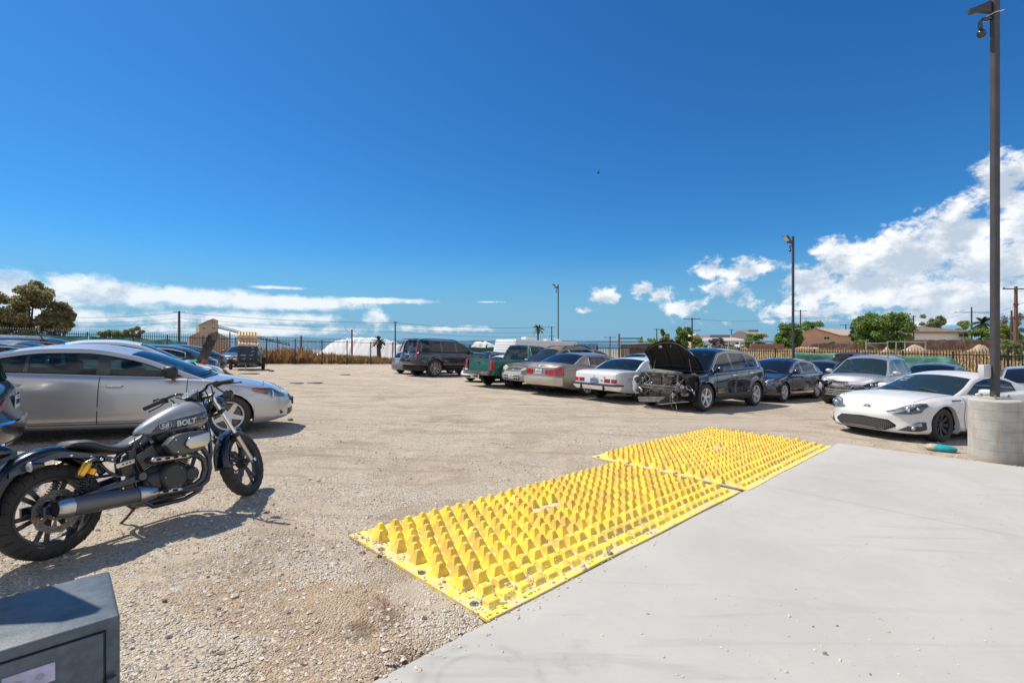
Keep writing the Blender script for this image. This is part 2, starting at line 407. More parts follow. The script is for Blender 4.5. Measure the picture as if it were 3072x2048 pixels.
class Car:
    D = dict(L=4.8, W=1.8, wb=2.8, fo=.95, r=.33, tw=.21, fa=.75, ra_=.6, fn=2.5, rn=2.7, crown=.05, rcrown=.06, tcrown=.03, tum=.36, flare=.012,
             low=[(0, .24), (.6, .19), (4.0, .19), (4.8, .28)], side=SIDE, front=FRONT, rear=REAR, doors=(), win=(), hdr=None, rhdr=None, bz=.62, hoodu=.3, bulge=.10, rbulge=.08,
             frame_lo=.02, frame_hi=.055, style='split', glass=None, trim=CHR, cut=None, nohood=False, bed=None, arch=1.13, trimr=.007, dent=0, rimr=None, rimmat=None,
             handles=True, steer=0, dent_f=None, bpillar=BLKG, hoodline=True, wtap=None, seats=True, mirror=True, mmat=None, notop=False)
    def __init__(s, name, label, cat, paint, m, **k):
        s.__dict__.update(s.D); s.__dict__.update(k)
        s.root = empty(name, label, cat, k.get('group'), m); s.paint = paint
        s.X0 = s.fo + s.wb / 2
        s.shf = pchip(s.sh); s.lowf = pchip(s.low); tp = list(s.top)
        tp[0] = (tp[0][0], s.shf(tp[0][0]) + s.crown); tp[-1] = (tp[-1][0], s.shf(tp[-1][0]) + s.tcrown); s.top = tp; s.topf = pchip(tp)
        s.uc, s.ut = s.top[0][0], s.top[-1][0]
        s.tap = pchip(s.wtap or [(0, .95), (s.fo, 1), (s.fo + s.wb, 1), (s.L, .94)])
        sf, ff, rf = pchip(s.side), pchip(s.front), pchip(s.rear); s.pf = (sf, ff, rf)
        us, ys = [], []
        for i in range(61):
            th = PI / 2 * i / 60; us.append(s.fa * (1 - math.cos(th) ** (2 / s.fn))); ys.append(math.sin(th) ** (2 / s.fn))
        for u in np.linspace(s.fa, s.L - s.ra_, 120)[1:-1]: us.append(u); ys.append(1)
        for i in range(61):
            th = PI / 2 * (1 - i / 60); us.append(s.L - s.ra_ * (1 - math.cos(th) ** (2 / s.rn))); ys.append(math.sin(th) ** (2 / s.rn))
        us = np.array(us); ys = np.array([y * s.W / 2 * s.tap(u) for u, y in zip(us, ys)])
        S = np.concatenate([[0], np.cumsum(np.hypot(np.diff(us), np.diff(ys)))])
        tx, ty = np.gradient(-us, S), np.gradient(ys, S); l = np.hypot(tx, ty) + 1e-9
        s.tU, s.tY, s.tS = us, ys, S; s.nx, s.ny = ty / l, -tx / l
        s.nx[0] = 1; s.ny[0] = 0; s.nx[-1] = -1; s.ny[-1] = 0
        s.Smax = S[-1]
        s.make()
    def U(s, u): return float(np.interp(u, s.tU, s.tS))
    def F(s, y): k = int(np.argmax(s.tU >= s.fa)); return float(np.interp(y, s.tY[:k], s.tS[:k]))
    def R(s, y):
        k = len(s.tU) - int(np.argmax(s.tU[::-1] <= s.L - s.ra_)); return float(np.interp(-y, -s.tY[k:], s.tS[k:]))
    def P(s, S, z, off=0.0, side=1):
        i = lambda a: float(np.interp(S, s.tS, a))
        u, y, nx, ny = i(s.tU), i(s.tY), i(s.nx), i(s.ny)
        zl, zs = s.lowf(u), s.shf(u); t = min(1, max(0, (z - zl) / (zs - zl)))
        w = nx * nx; ins = s.pf[0](t) * (1 - w) + (s.pf[1] if nx > 0 else s.pf[2])(t) * w
        for ua in (s.fo, s.fo + s.wb):
            d = math.hypot(u - ua, z - s.r); ra = s.r * s.arch
            ins -= s.flare * math.exp(-((d - ra) / .07) ** 2) * (1 - w)
        off2 = off - ins
        if s.dent_f: off2 += s.dent_f(u, z, side) * 1.0
        elif s.dent:
            off2 += s.dent * noise.noise(Vector((u * 1.7, z * 2.3, side * 3.0))) * (1 if .2 < t < .95 else 0)
        return Vector((s.X0 - u + nx * off2, (y + ny * off2) * side, z))
    def uS(s, S): return float(np.interp(S, s.tS, s.tU))
    def zroof(s, u):
        h = s.rcrown * math.sin(PI * min(1, max(0, (u - s.uc) / (s.ut - s.uc)))) ** .35
        c0 = s.crown + (s.tcrown - s.crown) * min(1, max(0, (u - s.uc) / (s.ut - s.uc)))
        return max(s.shf(u), s.topf(u) - c0 * (1 if u in (s.uc, s.ut) else 1) - h * .4)
    def cy(s, vy, dz): return vy - s.tum * dz - .13 * dz * dz
    def obj(s, mb, name, mat, parent=None, **k):
        return mb.build(name, mat, parent or s.root, **k)
    def make(s):
        r = s.r; arr = r * s.arch; keys = [s.uc, s.ut]; hdr = s.hdr; rh = s.rhdr
        for ua in (s.fo, s.fo + s.wb):
            keys += [ua - arr, ua + arr, ua - arr + .0008, ua + arr - .0008] + [ua + arr * math.cos(PI * k / 12) for k in range(1, 12)]
        for a, b in s.doors: keys += [a, b]
        for a, b in s.win: keys += [a, b]
        keys += [hdr, rh, s.hoodu]
        if s.bed: keys += list(s.bed)
        Ss = [s.U(k) for k in keys if 0 < k < s.L]
        Ss += [s.F(s.W / 2 * q) for q in (.0, .12, .25, .4, .55, .68, .78, .86, .92)]
        Ss += [s.R(s.W / 2 * s.tap(s.L) * q) for q in (.0, .12, .25, .4, .55, .68, .78, .86, .92)]
        Ss += list(np.arange(s.F(s.W * .46), s.R(s.W * .43), .11)) + [0, s.Smax]
        Ss = sorted(Ss); st = [Ss[0]]
        kS = {round(s.U(k), 5) for k in keys}
        for q in Ss[1:]:
            if q - st[-1] < .0003: continue
            if q - st[-1] < .028 and round(q, 5) not in kS and q < s.Smax: continue
            st.append(q)
        st[-1] = s.Smax; s.st = st
        n = len(st); parts = {}
        def q4(nm, a, b, c, d):
            m = parts.setdefault(nm, MB())
            if (Vector(a) - Vector(b)).length < 1e-6: m.add([a, c, d], [(0, 1, 2)])
            elif (Vector(c) - Vector(d)).length < 1e-6: m.add([a, b, c], [(0, 1, 2)])
            else: m.add([a, b, c, d], [(0, 1, 2, 3)])
        def zb(u, S):
            for ua in (s.fo, s.fo + s.wb):
                if abs(u - ua) < arr - .0004: return math.sqrt(max(0, arr * arr - (u - ua) ** 2)) + r * .97
            return s.lowf(u)
        uu = [s.uS(q) for q in st]
        fb, rb = s.fo - arr, s.fo + s.wb + arr
        tops = {}
        for side in (1, -1):
            G = []
            for q, u in zip(st, uu):
                b, t_ = zb(u, q), s.shf(u)
                row = [s.P(q, b, -.07, side)] + [s.P(q, b + t * (t_ - b), 0, side) for t in TS]
                G.append(row)
            tops[side] = [g[-1] for g in G]
            for i in range(n - 1):
                um = (uu[i] + uu[i + 1]) / 2
                for j in range(len(TS)):
                    zm = (G[i][j].z + G[i][j + 1].z + G[i + 1][j].z + G[i + 1][j + 1].z) / 4
                    nm = 'body'
                    if um < fb and zm < s.bz: nm = 'front_bumper'
                    if um > rb and zm < s.bz: nm = 'rear_bumper'
                    for k, (a, b) in enumerate(s.doors):
                        if a < um < b and j > 1: nm = 'door%d_%d' % (k, side)
                    if s.cut and s.cut(um, zm, side): continue
                    q4(nm, G[i][j], G[i + 1][j], G[i + 1][j + 1], G[i][j + 1])
        # bonnet and boot
        def top_row(i, off=0):
            u = uu[i]; L = tops[1][i]; R_ = tops[-1][i]; w = min(1, max(.0, L.y / (s.W * .42)))
            cr = (s.crown if u < s.ut else s.tcrown) * w
            return [Vector((L.x, L.y * abs(f) if f > 0 else R_.y * abs(f), L.z + cr * (1 - abs(f) ** 2.4) + off)) for f in YF]
        s.top_row = top_row; s.uu = uu; s.tops = tops
        for i in range(n - 1):
            um = (uu[i] + uu[i + 1]) / 2
            if um < s.uc:
                if s.nohood: continue
                A, B = top_row(i), top_row(i + 1); base = 'hood' if um > s.hoodu else 'body'
            elif um > s.ut:
                if s.bed and s.bed[0] < um < s.bed[1]: continue
                A, B = top_row(i), top_row(i + 1); base = 'trunk_lid' if not s.bed and um < s.L - .1 else 'body'
            else: continue
            for j in range(len(YF) - 1):
                nm = base if 0 < j < len(YF) - 2 else 'body'
                if s.notop and base == 'hood': continue
                q4(nm, A[j], A[j + 1], B[j + 1], B[j])
        # cabin
        ci = [i for i in range(n) if s.uc - 1e-6 <= uu[i] <= s.ut + 1e-6]
        span0, span1 = (s.win[0][0], s.win[-1][1]) if s.win else (0, 0)
        rows = {}; dlo_top = []; dlo_bot = []
        for i in ci:
            u = uu[i]; zs, zr = s.shf(u), s.zroof(u); zl = min(zs + s.frame_lo, zr); zh = max(zl, zr - s.frame_hi - .01)
            zz = [zs, zl, zl + (zh - zl) * .33, zl + (zh - zl) * .66, zh, zh + (zr - zh) * .6, zr]
            rows[i] = {sd: [Vector((tops[sd][i].x, sd * s.cy(abs(tops[sd][i].y), z - zs), z)) for z in zz] for sd in (1, -1)}
            if span0 - 1e-6 <= u <= span1 + 1e-6 and zh - zl > .01:
                dlo_top.append((i, zh)); dlo_bot.append((i, zl))
        xb = lambda u: np.interp(u, [s.uc, hdr, (hdr + rh) / 2, rh, s.ut], [s.bulge, s.bulge * .5, 0, -s.rbulge * .5, -s.rbulge])
        def roof_row(i, off=0):
            u = uu[i]; zr = s.zroof(u); A = rows[i][1][-1]; zc = s.topf(u); b = float(xb(u))
            return [Vector((A.x + b * (1 - f * f), A.y * f, zr + (zc - zr) * (1 - abs(f) ** 2.2) + off)) for f in YF]
        for a, b in zip(ci[:-1], ci[1:]):
            um = (uu[a] + uu[b]) / 2
            for sd in (1, -1):
                A, B = rows[a][sd], rows[b][sd]
                for j in range(6):
                    if (A[j] - A[j + 1]).length < 1e-6 and (B[j] - B[j + 1]).length < 1e-6: continue
                    nm = 'body'
                    if 1 <= j <= 3 and span0 < um < span1:
                        nm = 'pillar_trim%d_%d' % (sum(um > w1 for w0, w1 in s.win), sd)
                        for k, (w0, w1) in enumerate(s.win):
                            if w0 < um < w1: nm = 'side_window%d_%d' % (k, sd)
                    q4(nm, A[j], B[j], B[j + 1], A[j + 1])
            RA, RB = roof_row(a), roof_row(b)
            for j in range(len(YF) - 1):
                nm = 'body' if s.bed or True else 'roof'
                if 0 < j < len(YF) - 2:
                    if um < hdr: nm = 'windshield'
                    elif um > rh: nm = 'rear_window'
                    else: nm = 'roof'
                q4(nm, RA[j], RA[j + 1], RB[j + 1], RB[j])
        gl = s.glass or GLASS
        for nm, mb in parts.items():
            mt = s.paint; base = nm.split('_')[0] if nm[:4] in ('door',) else nm
            if nm.startswith('door'): base = 'door'
            if nm.startswith('side_window'): base = 'side_window'; mt = gl
            if nm in ('windshield', 'rear_window'): mt = gl
            if nm == 'windshield': mt = s.__dict__.get('wglass', gl)
            if nm.startswith('pillar_trim'): base = 'pillar_trim'; mt = s.bpillar
            if nm in ('front_bumper', 'rear_bumper') and s.__dict__.get('bmat'): mt = s.bmat
            o = s.obj(mb, base, mt, angle=50)
            if nm == 'body': s.body = o
            s.__dict__.setdefault('po', {})[nm] = o
        # trim round the side glass
        if dlo_top and s.trim:
            for sd in (1, -1):
                T = MB(); pts = []
                for i, z in dlo_bot: pts.append(rows[i][sd][1] + Vector((0, sd * .004, 0)))
                up = [rows[i][sd][4] + Vector((0, sd * .004, 0)) for i, z in dlo_top]
                T.tube(pts + up[::-1] + [pts[0]], s.trimr, n=5)
                s.obj(T, 'window_trim', s.trim)
        s.rows = rows; s.ci = ci; s.roof_row = roof_row
        # gaps between the panels
        g = MB(); w = .0045
        for a, b in s.doors:
            for sd in (1, -1):
                for u in (a, b):
                    z0 = zb(u, 0) + .08; z1 = s.shf(u); q = s.U(u)
                    L_ = [[s.P(q + e, z0 + (z1 - z0) * k / 24, .0045, sd) for k in range(25)] for e in (-w, w)]; g.grid(L_)
                q0, q1 = s.U(a), s.U(b); m_ = 12
                pts = [(q0 + (q1 - q0) * k / m_) for k in range(m_ + 1)]
                g.grid([[s.P(q, zb(s.uS(q), 0) + .075 + e, .0045, sd) for q in pts] for e in (-w, w)])
        if s.hoodline and not s.nohood and not s.notop:
            for sd in (1, -1):
                pts = [(top_row(i)[11 if sd > 0 else 1]) for i in range(n) if s.hoodu <= uu[i] <= s.uc]
                if len(pts) > 1: g.grid([[p + Vector((0, e, .0018)) for p in pts] for e in (-w, w)])
            ih = min(range(n), key=lambda i: abs(uu[i] - s.hoodu)); rr_ = top_row(ih)[1:-1]
            g.grid([[p + Vector((e, 0, .0018)) for p in rr_] for e in (-w, w)])
        if not s.bed:
            it = [i for i in range(n) if s.ut <= uu[i] <= s.L - .02]
            for sd in (1, -1):
                pts = [top_row(i)[11 if sd > 0 else 1] for i in it]
                if len(pts) > 1: g.grid([[p + Vector((0, e, .0018)) for p in pts] for e in (-w, w)])
        if g.v: s.obj(g, 'panel_gaps', GAP, calc=False)
        if s.handles:
            hm = s.__dict__.get('hmat', s.paint)
            for k, (a, b) in enumerate(s.doors):
                for sd in (1, -1):
                    H = MB(); u = b - .18; zc = s.shf(u) - .14; q = s.U(u)
                    H.tube([s.P(q - .10, zc, .004, sd), s.P(q - .085, zc, .03, sd), s.P(q + .07, zc + .003, .032, sd), s.P(q + .085, zc + .003, .004, sd)], .018, n=8, flat=.8)
                    s.obj(H, 'door_handle', hm, s.po.get('door%d_%d' % (k, sd)))
        # underbody, wheel wells
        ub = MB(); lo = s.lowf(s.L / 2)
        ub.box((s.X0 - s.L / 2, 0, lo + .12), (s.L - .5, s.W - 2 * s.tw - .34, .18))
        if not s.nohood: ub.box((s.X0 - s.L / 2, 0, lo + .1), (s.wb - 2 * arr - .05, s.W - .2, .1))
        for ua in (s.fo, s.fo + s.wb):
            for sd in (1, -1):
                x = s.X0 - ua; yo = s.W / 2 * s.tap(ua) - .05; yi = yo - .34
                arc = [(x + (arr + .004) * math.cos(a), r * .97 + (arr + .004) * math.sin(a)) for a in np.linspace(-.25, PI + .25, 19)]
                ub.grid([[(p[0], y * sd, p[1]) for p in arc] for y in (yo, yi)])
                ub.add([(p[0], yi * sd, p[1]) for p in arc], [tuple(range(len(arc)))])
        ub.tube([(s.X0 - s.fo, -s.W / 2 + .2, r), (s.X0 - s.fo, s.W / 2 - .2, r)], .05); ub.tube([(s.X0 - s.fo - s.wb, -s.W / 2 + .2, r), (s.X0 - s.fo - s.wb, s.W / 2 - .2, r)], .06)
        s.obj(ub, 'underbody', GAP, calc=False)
        for ua, fr in ((s.fo, 1), (s.fo + s.wb, 0)):
            for sd in (1, -1):
                wheel_objs(s.style, r, s.tw, s.root, Vector((s.X0 - ua, sd * (s.W / 2 * s.tap(ua) - s.tw / 2 - .015), r)), sd, s.steer if fr else 0, s.rimr, rimmat=s.rimmat)
        # inside
        bu0, bu1 = s.uc + .05, min(s.ut, s.L - .25)
        zt = min(s.shf(s.uc), s.shf((s.uc + s.ut) / 2)) - .10
        I = MB(); I.box((s.X0 - (bu0 + bu1) / 2, 0, (zt + .35) / 2 - .02), (bu1 - bu0 - .12, s.W - .28, zt - .33))
        I.ell((s.X0 - s.uc - .36, 0, zt + .02), (.32, s.W * .36, .09), 12, 6)
        s.obj(I, 'interior', DRK)
        if s.seats:
            w0 = s.win[0] if s.win else (s.uc + .5, s.uc + 1.4)
            sx = w0[1] - .12
            for u_, hh in ((sx, .44), (sx + .85, .4)):
                if u_ > s.ut - .35 or (s.bed and u_ > s.bed[0]): continue
                if s.topf(u_) < s.shf(u_) + .3: continue
                for y in (-.36, .36):
                    Q = MB(); zt2 = min(zt + hh, s.topf(u_) - .32)
                    Q.box((s.X0 - u_, y, (zt - .2 + zt2) / 2), (.11, .46, zt2 - zt + .2)); Q.box((s.X0 - u_ - .02, y, zt2 + .09), (.08, .24, .15))
                    s.obj(Q, 'seat', SEAT, bevel=.03)
            W_ = MB(); ring = [(s.X0 - s.uc - .62 + .07 * math.cos(a), .37 + .18 * math.sin(a), zt + .09 + .17 * math.cos(a)) for a in np.linspace(0, 2 * PI, 19)]
            W_.tube(ring, .014, n=6); s.obj(W_, 'steering_wheel', BLK)
        if s.mirror:
            um = s.uc + (.33 if not s.__dict__.get('mu') else s.mu); 
            for sd in (1, -1):
                p = s.P(s.U(um), s.shf(um), 0, sd); M_ = MB()
                k_ = s.__dict__.get('ms', 1.0); M_.ell(p + Vector((-.01, sd * .15, .075 * k_)), (.075 * k_, .115, .075 * k_), 14, 8, pw=.75)
                M_.tube([p + Vector((0, -sd * .02, .0)), p + Vector((0, sd * .1, .04))], .028, n=8)
                o = s.obj(M_, 'mirror', s.mmat or s.paint)
                g2 = MB(); g2.ell(p + Vector((-.075 * k_, sd * .15, .078 * k_)), (.008, .095, .058), 12, 6, pw=.75); s.obj(g2, 'mirror_glass', CHR, o)
    # surface features
    def patch(s, name, mat, cols, off=.004, n=14, rows=5, sides=(1, -1), parent=None, rim=.02, smooth=True):
        """cols: (S, zlow, zhigh) along the surface; a closed curved plate on the bodywork"""
        q = [c[0] for c in cols]; lo = pchip([(c[0], c[1]) for c in cols]); hi = pchip([(c[0], c[2]) for c in cols]); out = []
        for sd in sides:
            m = MB(); A = []; 
            for k in range(n + 1):
                S = q[0] + (q[-1] - q[0]) * k / n; a, b = lo(S), hi(S)
                f = lambda S, z, o: s.P(abs(S), z, o, sd if S >= 0 else -sd)
                A.append([f(S, a, off - rim)] + [f(S, a + (b - a) * j / rows, off) for j in range(rows + 1)] + [f(S, b, off - rim)])
            m.grid(A)
            out.append(s.obj(m, name, mat, parent, angle=50, calc=True))
        return out
    def across(s, name, mat, y, z0, z1, off=.004, rear=False, n=24, rows=4, rim=.02, ycurve=None, parent=None):
        """plate spanning the nose or tail from -y to +y"""
        m = MB(); A = []
        for k in range(n + 1):
            yy = -y + 2 * y * k / n; sd = 1 if yy >= 0 else -1; S = (s.R if rear else s.F)(abs(yy)); a, b = z0, z1
            if ycurve: a, b = ycurve(abs(yy) / y)
            A.append([s.P(S, a, off - rim, sd)] + [s.P(S, a + (b - a) * j / rows, off, sd) for j in range(rows + 1)] + [s.P(S, b, off - rim, sd)])
        m.grid(A); return s.obj(m, name, mat, parent, angle=50)
    def plate(s, z, rear=True, y=0, off=.015, w=.305, mat=None, ink=True):
        S = s.R(abs(y)) if rear else s.F(abs(y)); p = s.P(S, z, off, 1 if y >= 0 else -1); p.y = y
        m = MB(); m.box(p, (.006, w, .155)); o = s.obj(m, 'licence_plate', mat or PLT, bevel=.002)
        if ink:
            t = MB(); d = -.0045 if rear else .0045; rnd = random.Random(int(z * 1000) + int(s.L * 100))
            for k in range(7):
                yy = -w * .38 + k * w * .127; h = .06
                t.box(p + Vector((d, yy, h / 2 - .005)), (.002, .026, .010)); t.box(p + Vector((d, yy - .01, 0)), (.002, .008, h)); 
                if rnd.random() > .4: t.box(p + Vector((d, yy + .01, 0)), (.002, .008, h))
            t.box(p + Vector((d, 0, .058)), (.002, .12, .012)); s.obj(t, 'plate_lettering', PLTB, o)
        return o
    def rails(s, u0, u1, yf=.88, mat=None, h=.05):
        for sd in (1, -1):
            pts = []
            for k in range(9):
                u = u0 + (u1 - u0) * k / 8; i = min(s.ci, key=lambda i: abs(s.uu[i] - u)); A = s.rows[i][1][-1]
                pts.append(Vector((s.X0 - u, sd * A.y * yf, s.zroof(u) + .02 + h * min(1, min(k, 8 - k) * .9))))
            m = MB(); m.tube(pts, .02, n=6); s.obj(m, 'roof_rail', mat or BLK)
    def wipers(s):
        m = MB(); i = min(s.ci, key=lambda i: abs(s.uu[i] - s.uc)); 
        for y in (-.05, .5):
            a = Vector((s.X0 - s.uc + .06, y, s.topf(s.uc) + .01)); b = Vector((s.X0 - s.uc - .04, y - .52, s.topf(s.uc) + .045))
            m.tube([a, (a + b) / 2 + Vector((.02, 0, .03)), b], .009, n=5)
        s.obj(m, 'wipers', BLK)
# ---------------------------------------------------------------- ground, slab, water, far land
def terrain(x, y):
    X = x / max(y, 1)
    z = lot(x, y)
    # line of the far and right fences: beyond it the land changes
    def seg(a, b, p):   # signed distance, positive beyond the fence
        d = (b[0] - a[0], b[1] - a[1]); l = math.hypot(*d); return (d[0] * (p[1] - a[1]) - d[1] * (p[0] - a[0])) / l
    dl = seg((-28.57, 29.4), (0.6, 52.6), (x, y)); dr = seg((6, 34), (24, 22), (x, y))
    d = max(0, min(dl, 60)) if X < .12 else max(0, min(dr, 60)) if X > .3 else max(0, min(max(dl, 0) * (1 - (X - .12) / .18) + max(dr, 0) * (X - .12) / .18, 60))
    sm = lambda a, b, v: (lambda t: t * t * (3 - 2 * t))(min(1, max(0, (v - a) / (b - a))))
    t = sm(3, 55, d)
    w = sm(.16, .30, X)
    tgt = -11.5 * (1 - w) + (.15) * w
    zb = min(z, 6)
    if X > .2: zb = max(zb, -1.4)
    z = zb * (1 - t) + tgt * t
    if y > 150: z += sm(150, 700, y) * (-12.1 - z)
    if y > 0 and w > 0 and y > 2500: z -= 3 * w
    if w < 1 and y > 850: z -= 4 * sm(850, 1000, y) * (1 - w)
    return z
def ground_material():
    m = bpy.data.materials.new('gravel_ground'); m.use_nodes = True; t = NT(m.node_tree); b = t.n['Principled BSDF']
    pos = t.new('ShaderNodeNewGeometry').outputs['Position']
    n1 = t.noise(pos, .35, 6, .6); n2 = t.noise(pos, 2.3, 6, .62, .4); n3 = t.noise(pos, 11, 5, .65); n4 = t.noise(pos, 70, 3, .7)
    v1 = t.voro(pos, 72); v2 = t.voro(pos, 34); v3 = t.voro(pos, 150)
    # stones: each cell its own grey-beige
    stone = t.mix(t.xyz(v1.outputs['Color'])[0], (.52, .43, .32), (.645, .56, .45))
    stone = t.mix(t.sm(t.xyz(v1.outputs['Color'])[1], .9, .96), stone, (.17, .14, .12))
    stone = t.mix(t.sm(t.xyz(v2.outputs['Color'])[2], .93, .97), stone, (.68, .66, .62))
    dirt = t.mix(n3, (.57, .42, .28), (.42, .295, .19))
    fines = t.mix(n4, (.555, .465, .355), (.455, .375, .28))
    cover = t.sm(t.m('ADD', n2, t.m('MULTIPLY', n1, .6)), .60, .80)
    col = t.mix(cover, fines, stone)
    px, py, pz = t.xyz(pos)
    # bare reddish earth in front of the mats, and long tyre tracks
    def spot(x, y, r, s_=1.0, ry=None):
        u = t.m('MULTIPLY', t.m('SUBTRACT', px, x), 1 / r); v = t.m('MULTIPLY', t.m('SUBTRACT', py, y), 1 / (ry or r))
        q = t.m('ADD', t.m('MULTIPLY', u, u), t.m('MULTIPLY', v, v)); return t.m('MULTIPLY', t.sm(q, 1.0, .0), s_)
    e = t.m('MAXIMUM', spot(-1.15, 2.85, .75, .9, .45), t.m('MAXIMUM', spot(-.85, 2.35, .55), spot(-1.75, 3.1, .5, .6)))
    e = t.sm(t.m('ADD', e, t.m('ADD', t.m('MULTIPLY', t.m('SUBTRACT', n2, .5), 2.2), t.m('MULTIPLY', t.m('SUBTRACT', n3, .5), 1.3))), .22, .62)
    col = t.mix(t.m('MULTIPLY', e, .8), col, dirt)
    n5 = t.noise(pos, .9, 6, .68, .8); pt_ = t.m('MULTIPLY', t.sm(t.m('ADD', n5, t.m('MULTIPLY', n3, .25)), .60, .74), .62)
    col = t.mix(pt_, col, (.38, .295, .21))
    n6 = t.noise(pos, .28, 5, .6, .5); col = t.mix(t.m('MULTIPLY', t.sm(n6, .48, .60), .45), col, (.60, .51, .40))
    e2 = t.m('MAXIMUM', t.m('MAXIMUM', spot(-.75, 2.75, .30, .7, .55), spot(-.45, 2.35, .3, .6)), spot(8.0, 7.5, 1.7, .9, .8))
    e2 = t.sm(t.m('ADD', e2, t.m('ADD', t.m('MULTIPLY', t.m('SUBTRACT', n2, .5), 2.0), t.m('MULTIPLY', t.m('SUBTRACT', n3, .5), 1.8))), .5, .95)
    col = t.mix(t.m('MULTIPLY', e2, .75), col, (.20, .13, .085))
    # sandy packed drive lanes
    rot = t.new('ShaderNodeMapping'); rot.inputs['Rotation'].default_value = (0, 0, rad(-35)); rot.inputs['Scale'].default_value = (.12, 1.0, 1)
    t.l.new(pos, rot.inputs[0]); lane = t.noise(rot.outputs[0], .9, 4, .6, .6)
    lane = t.m('MULTIPLY', t.sm(lane, .5, .62), t.sm(py, 4.0, 8.0))
    col = t.mix(t.m('MULTIPLY', lane, .62), col, (.50, .41, .31))
    lane2 = t.noise(rot.outputs[0], 2.6, 3, .6, 1.0)
    col = t.mix(t.m('MULTIPLY', t.sm(lane2, .54, .66), .5), col, (.34, .275, .205))
    # far off: dry grass flats and pale mud flats
    dist = t.v('LENGTH', pos)
    far = t.sm(dist, 46, 60); fn = t.noise(pos, .05, 6, .7); fn2 = t.noise(pos, .9, 5, .7)
    dry = t.mix(t.m('MULTIPLY', t.m('ADD', fn, fn2), .5), (.50, .36, .19), (.34, .25, .13))
    col = t.mix(t.m('MULTIPLY', far, 1.0), col, dry)
    xr = t.sm(t.m('DIVIDE', px, t.m('MAXIMUM', py, 1.0)), .25, .42)
    nearr = t.m('MULTIPLY', xr, t.sm(dist, 31.5, 35.5))
    col = t.mix(nearr, col, dry)
    vf = t.sm(py, 150, 500)
    col = t.mix(vf, col, t.mix(fn, (.33, .30, .25), (.22, .23, .18)))
    t.l.new(col, b.inputs['Base Color']); b.inputs['Roughness'].default_value = .95; b.inputs['Specular IOR Level'].default_value = .15
    h = t.m('ADD', t.m('MULTIPLY', t.m('SUBTRACT', 1.0, v1.outputs['Distance']), t.m('MULTIPLY_ADD', cover, .8, .25)), t.m('ADD', t.m('MULTIPLY', t.m('SUBTRACT', 1.0, v3.outputs['Distance']), .35), t.m('MULTIPLY', n3, .8)))
    bn = t.new('ShaderNodeBump'); bn.inputs['Strength'].default_value = 1.0; bn.inputs['Distance'].default_value = .019
    t.l.new(h, bn.inputs['Height']); t.l.new(bn.outputs[0], b.inputs['Normal'])
    return m
def build_ground():
    xs = sorted(set([round(v, 2) for v in list(np.arange(-8, 12, .25)) + list(np.arange(-45, 45, 1.5)) + list(np.geomspace(45, 30000, 46)) + list(-np.geomspace(45, 30000, 46))]))
    ys = sorted(set([round(v, 2) for v in list(np.arange(-6, 14, .25)) + list(np.arange(14, 80, 1.2)) + list(np.geomspace(80, 40000, 60)) + list(-np.geomspace(6, 20000, 14))]))
    P = []
    for x in xs:
        row = []
        for y in ys:
            z = terrain(x, y)
            if abs(x) < 40 and 0 < y < 45: z += .018 * noise.noise(Vector((x * .5, y * .5, 0))) + .006 * noise.noise(Vector((x * 2.6, y * 2.6, 3)))
            # keep the earth just below the slab
            u = (x + .64) * .7071 + (y - 2.24) * .7071; v = (x + .64) * .7071 - (y - 2.24) * .7071
            if v > -.02 and u < 9.4: z -= min(.05, max(0, v + .02) * .6)
            row.append((x, y, z))
        P.append(row)
    o = MB().grid(P).build('gravel_ground', ground_material(), angle=80, doubles=False)
    tag(o, kind='structure'); return o
build_ground()
WAT = pm('bay_water', (.05, .10, .14), .22, spec=.5, bump=.3, bs=.4)
w_ = MB().grid([[(x, y, -12.6) for y in (300, 900, 2000, 8000, 40000)] for x in (-40000, -8000, 0, 8000, 40000)]).build('sea_water', WAT)
tag(w_, kind='structure')
# far shore hills
HILL = pm('far_hills', (.055, .075, .10), 1.0, var=.4, vs=.004)
def ridge(name, Y, px0, px1, base_py, prof, seed):
    rows = []
    for k in range(160):
        px = px0 + (px1 - px0) * k / 159; h = prof(px) * (.8 + .5 * noise.noise(Vector((px * .011, seed, 0))) + .2 * noise.noise(Vector((px * .06, seed, 3))))
        a = at(px, base_py, Y); b = at(px, base_py - max(h, .4), Y); rows.append([a, (a + b) / 2 + Vector((0, 150, 0)), b + Vector((0, 400, 0)), a + Vector((0, 1500, 0))])
    o = MB().grid(rows).build(name, HILL, angle=80); tag(o, kind='structure')
ridge('far_hills', 9000, -300, 3400, 1026, lambda px: 3.2 + 3.5 * math.exp(-((px - 1500) / 330) ** 2) + 1.5 * math.exp(-((px - 1900) / 200) ** 2), 4)

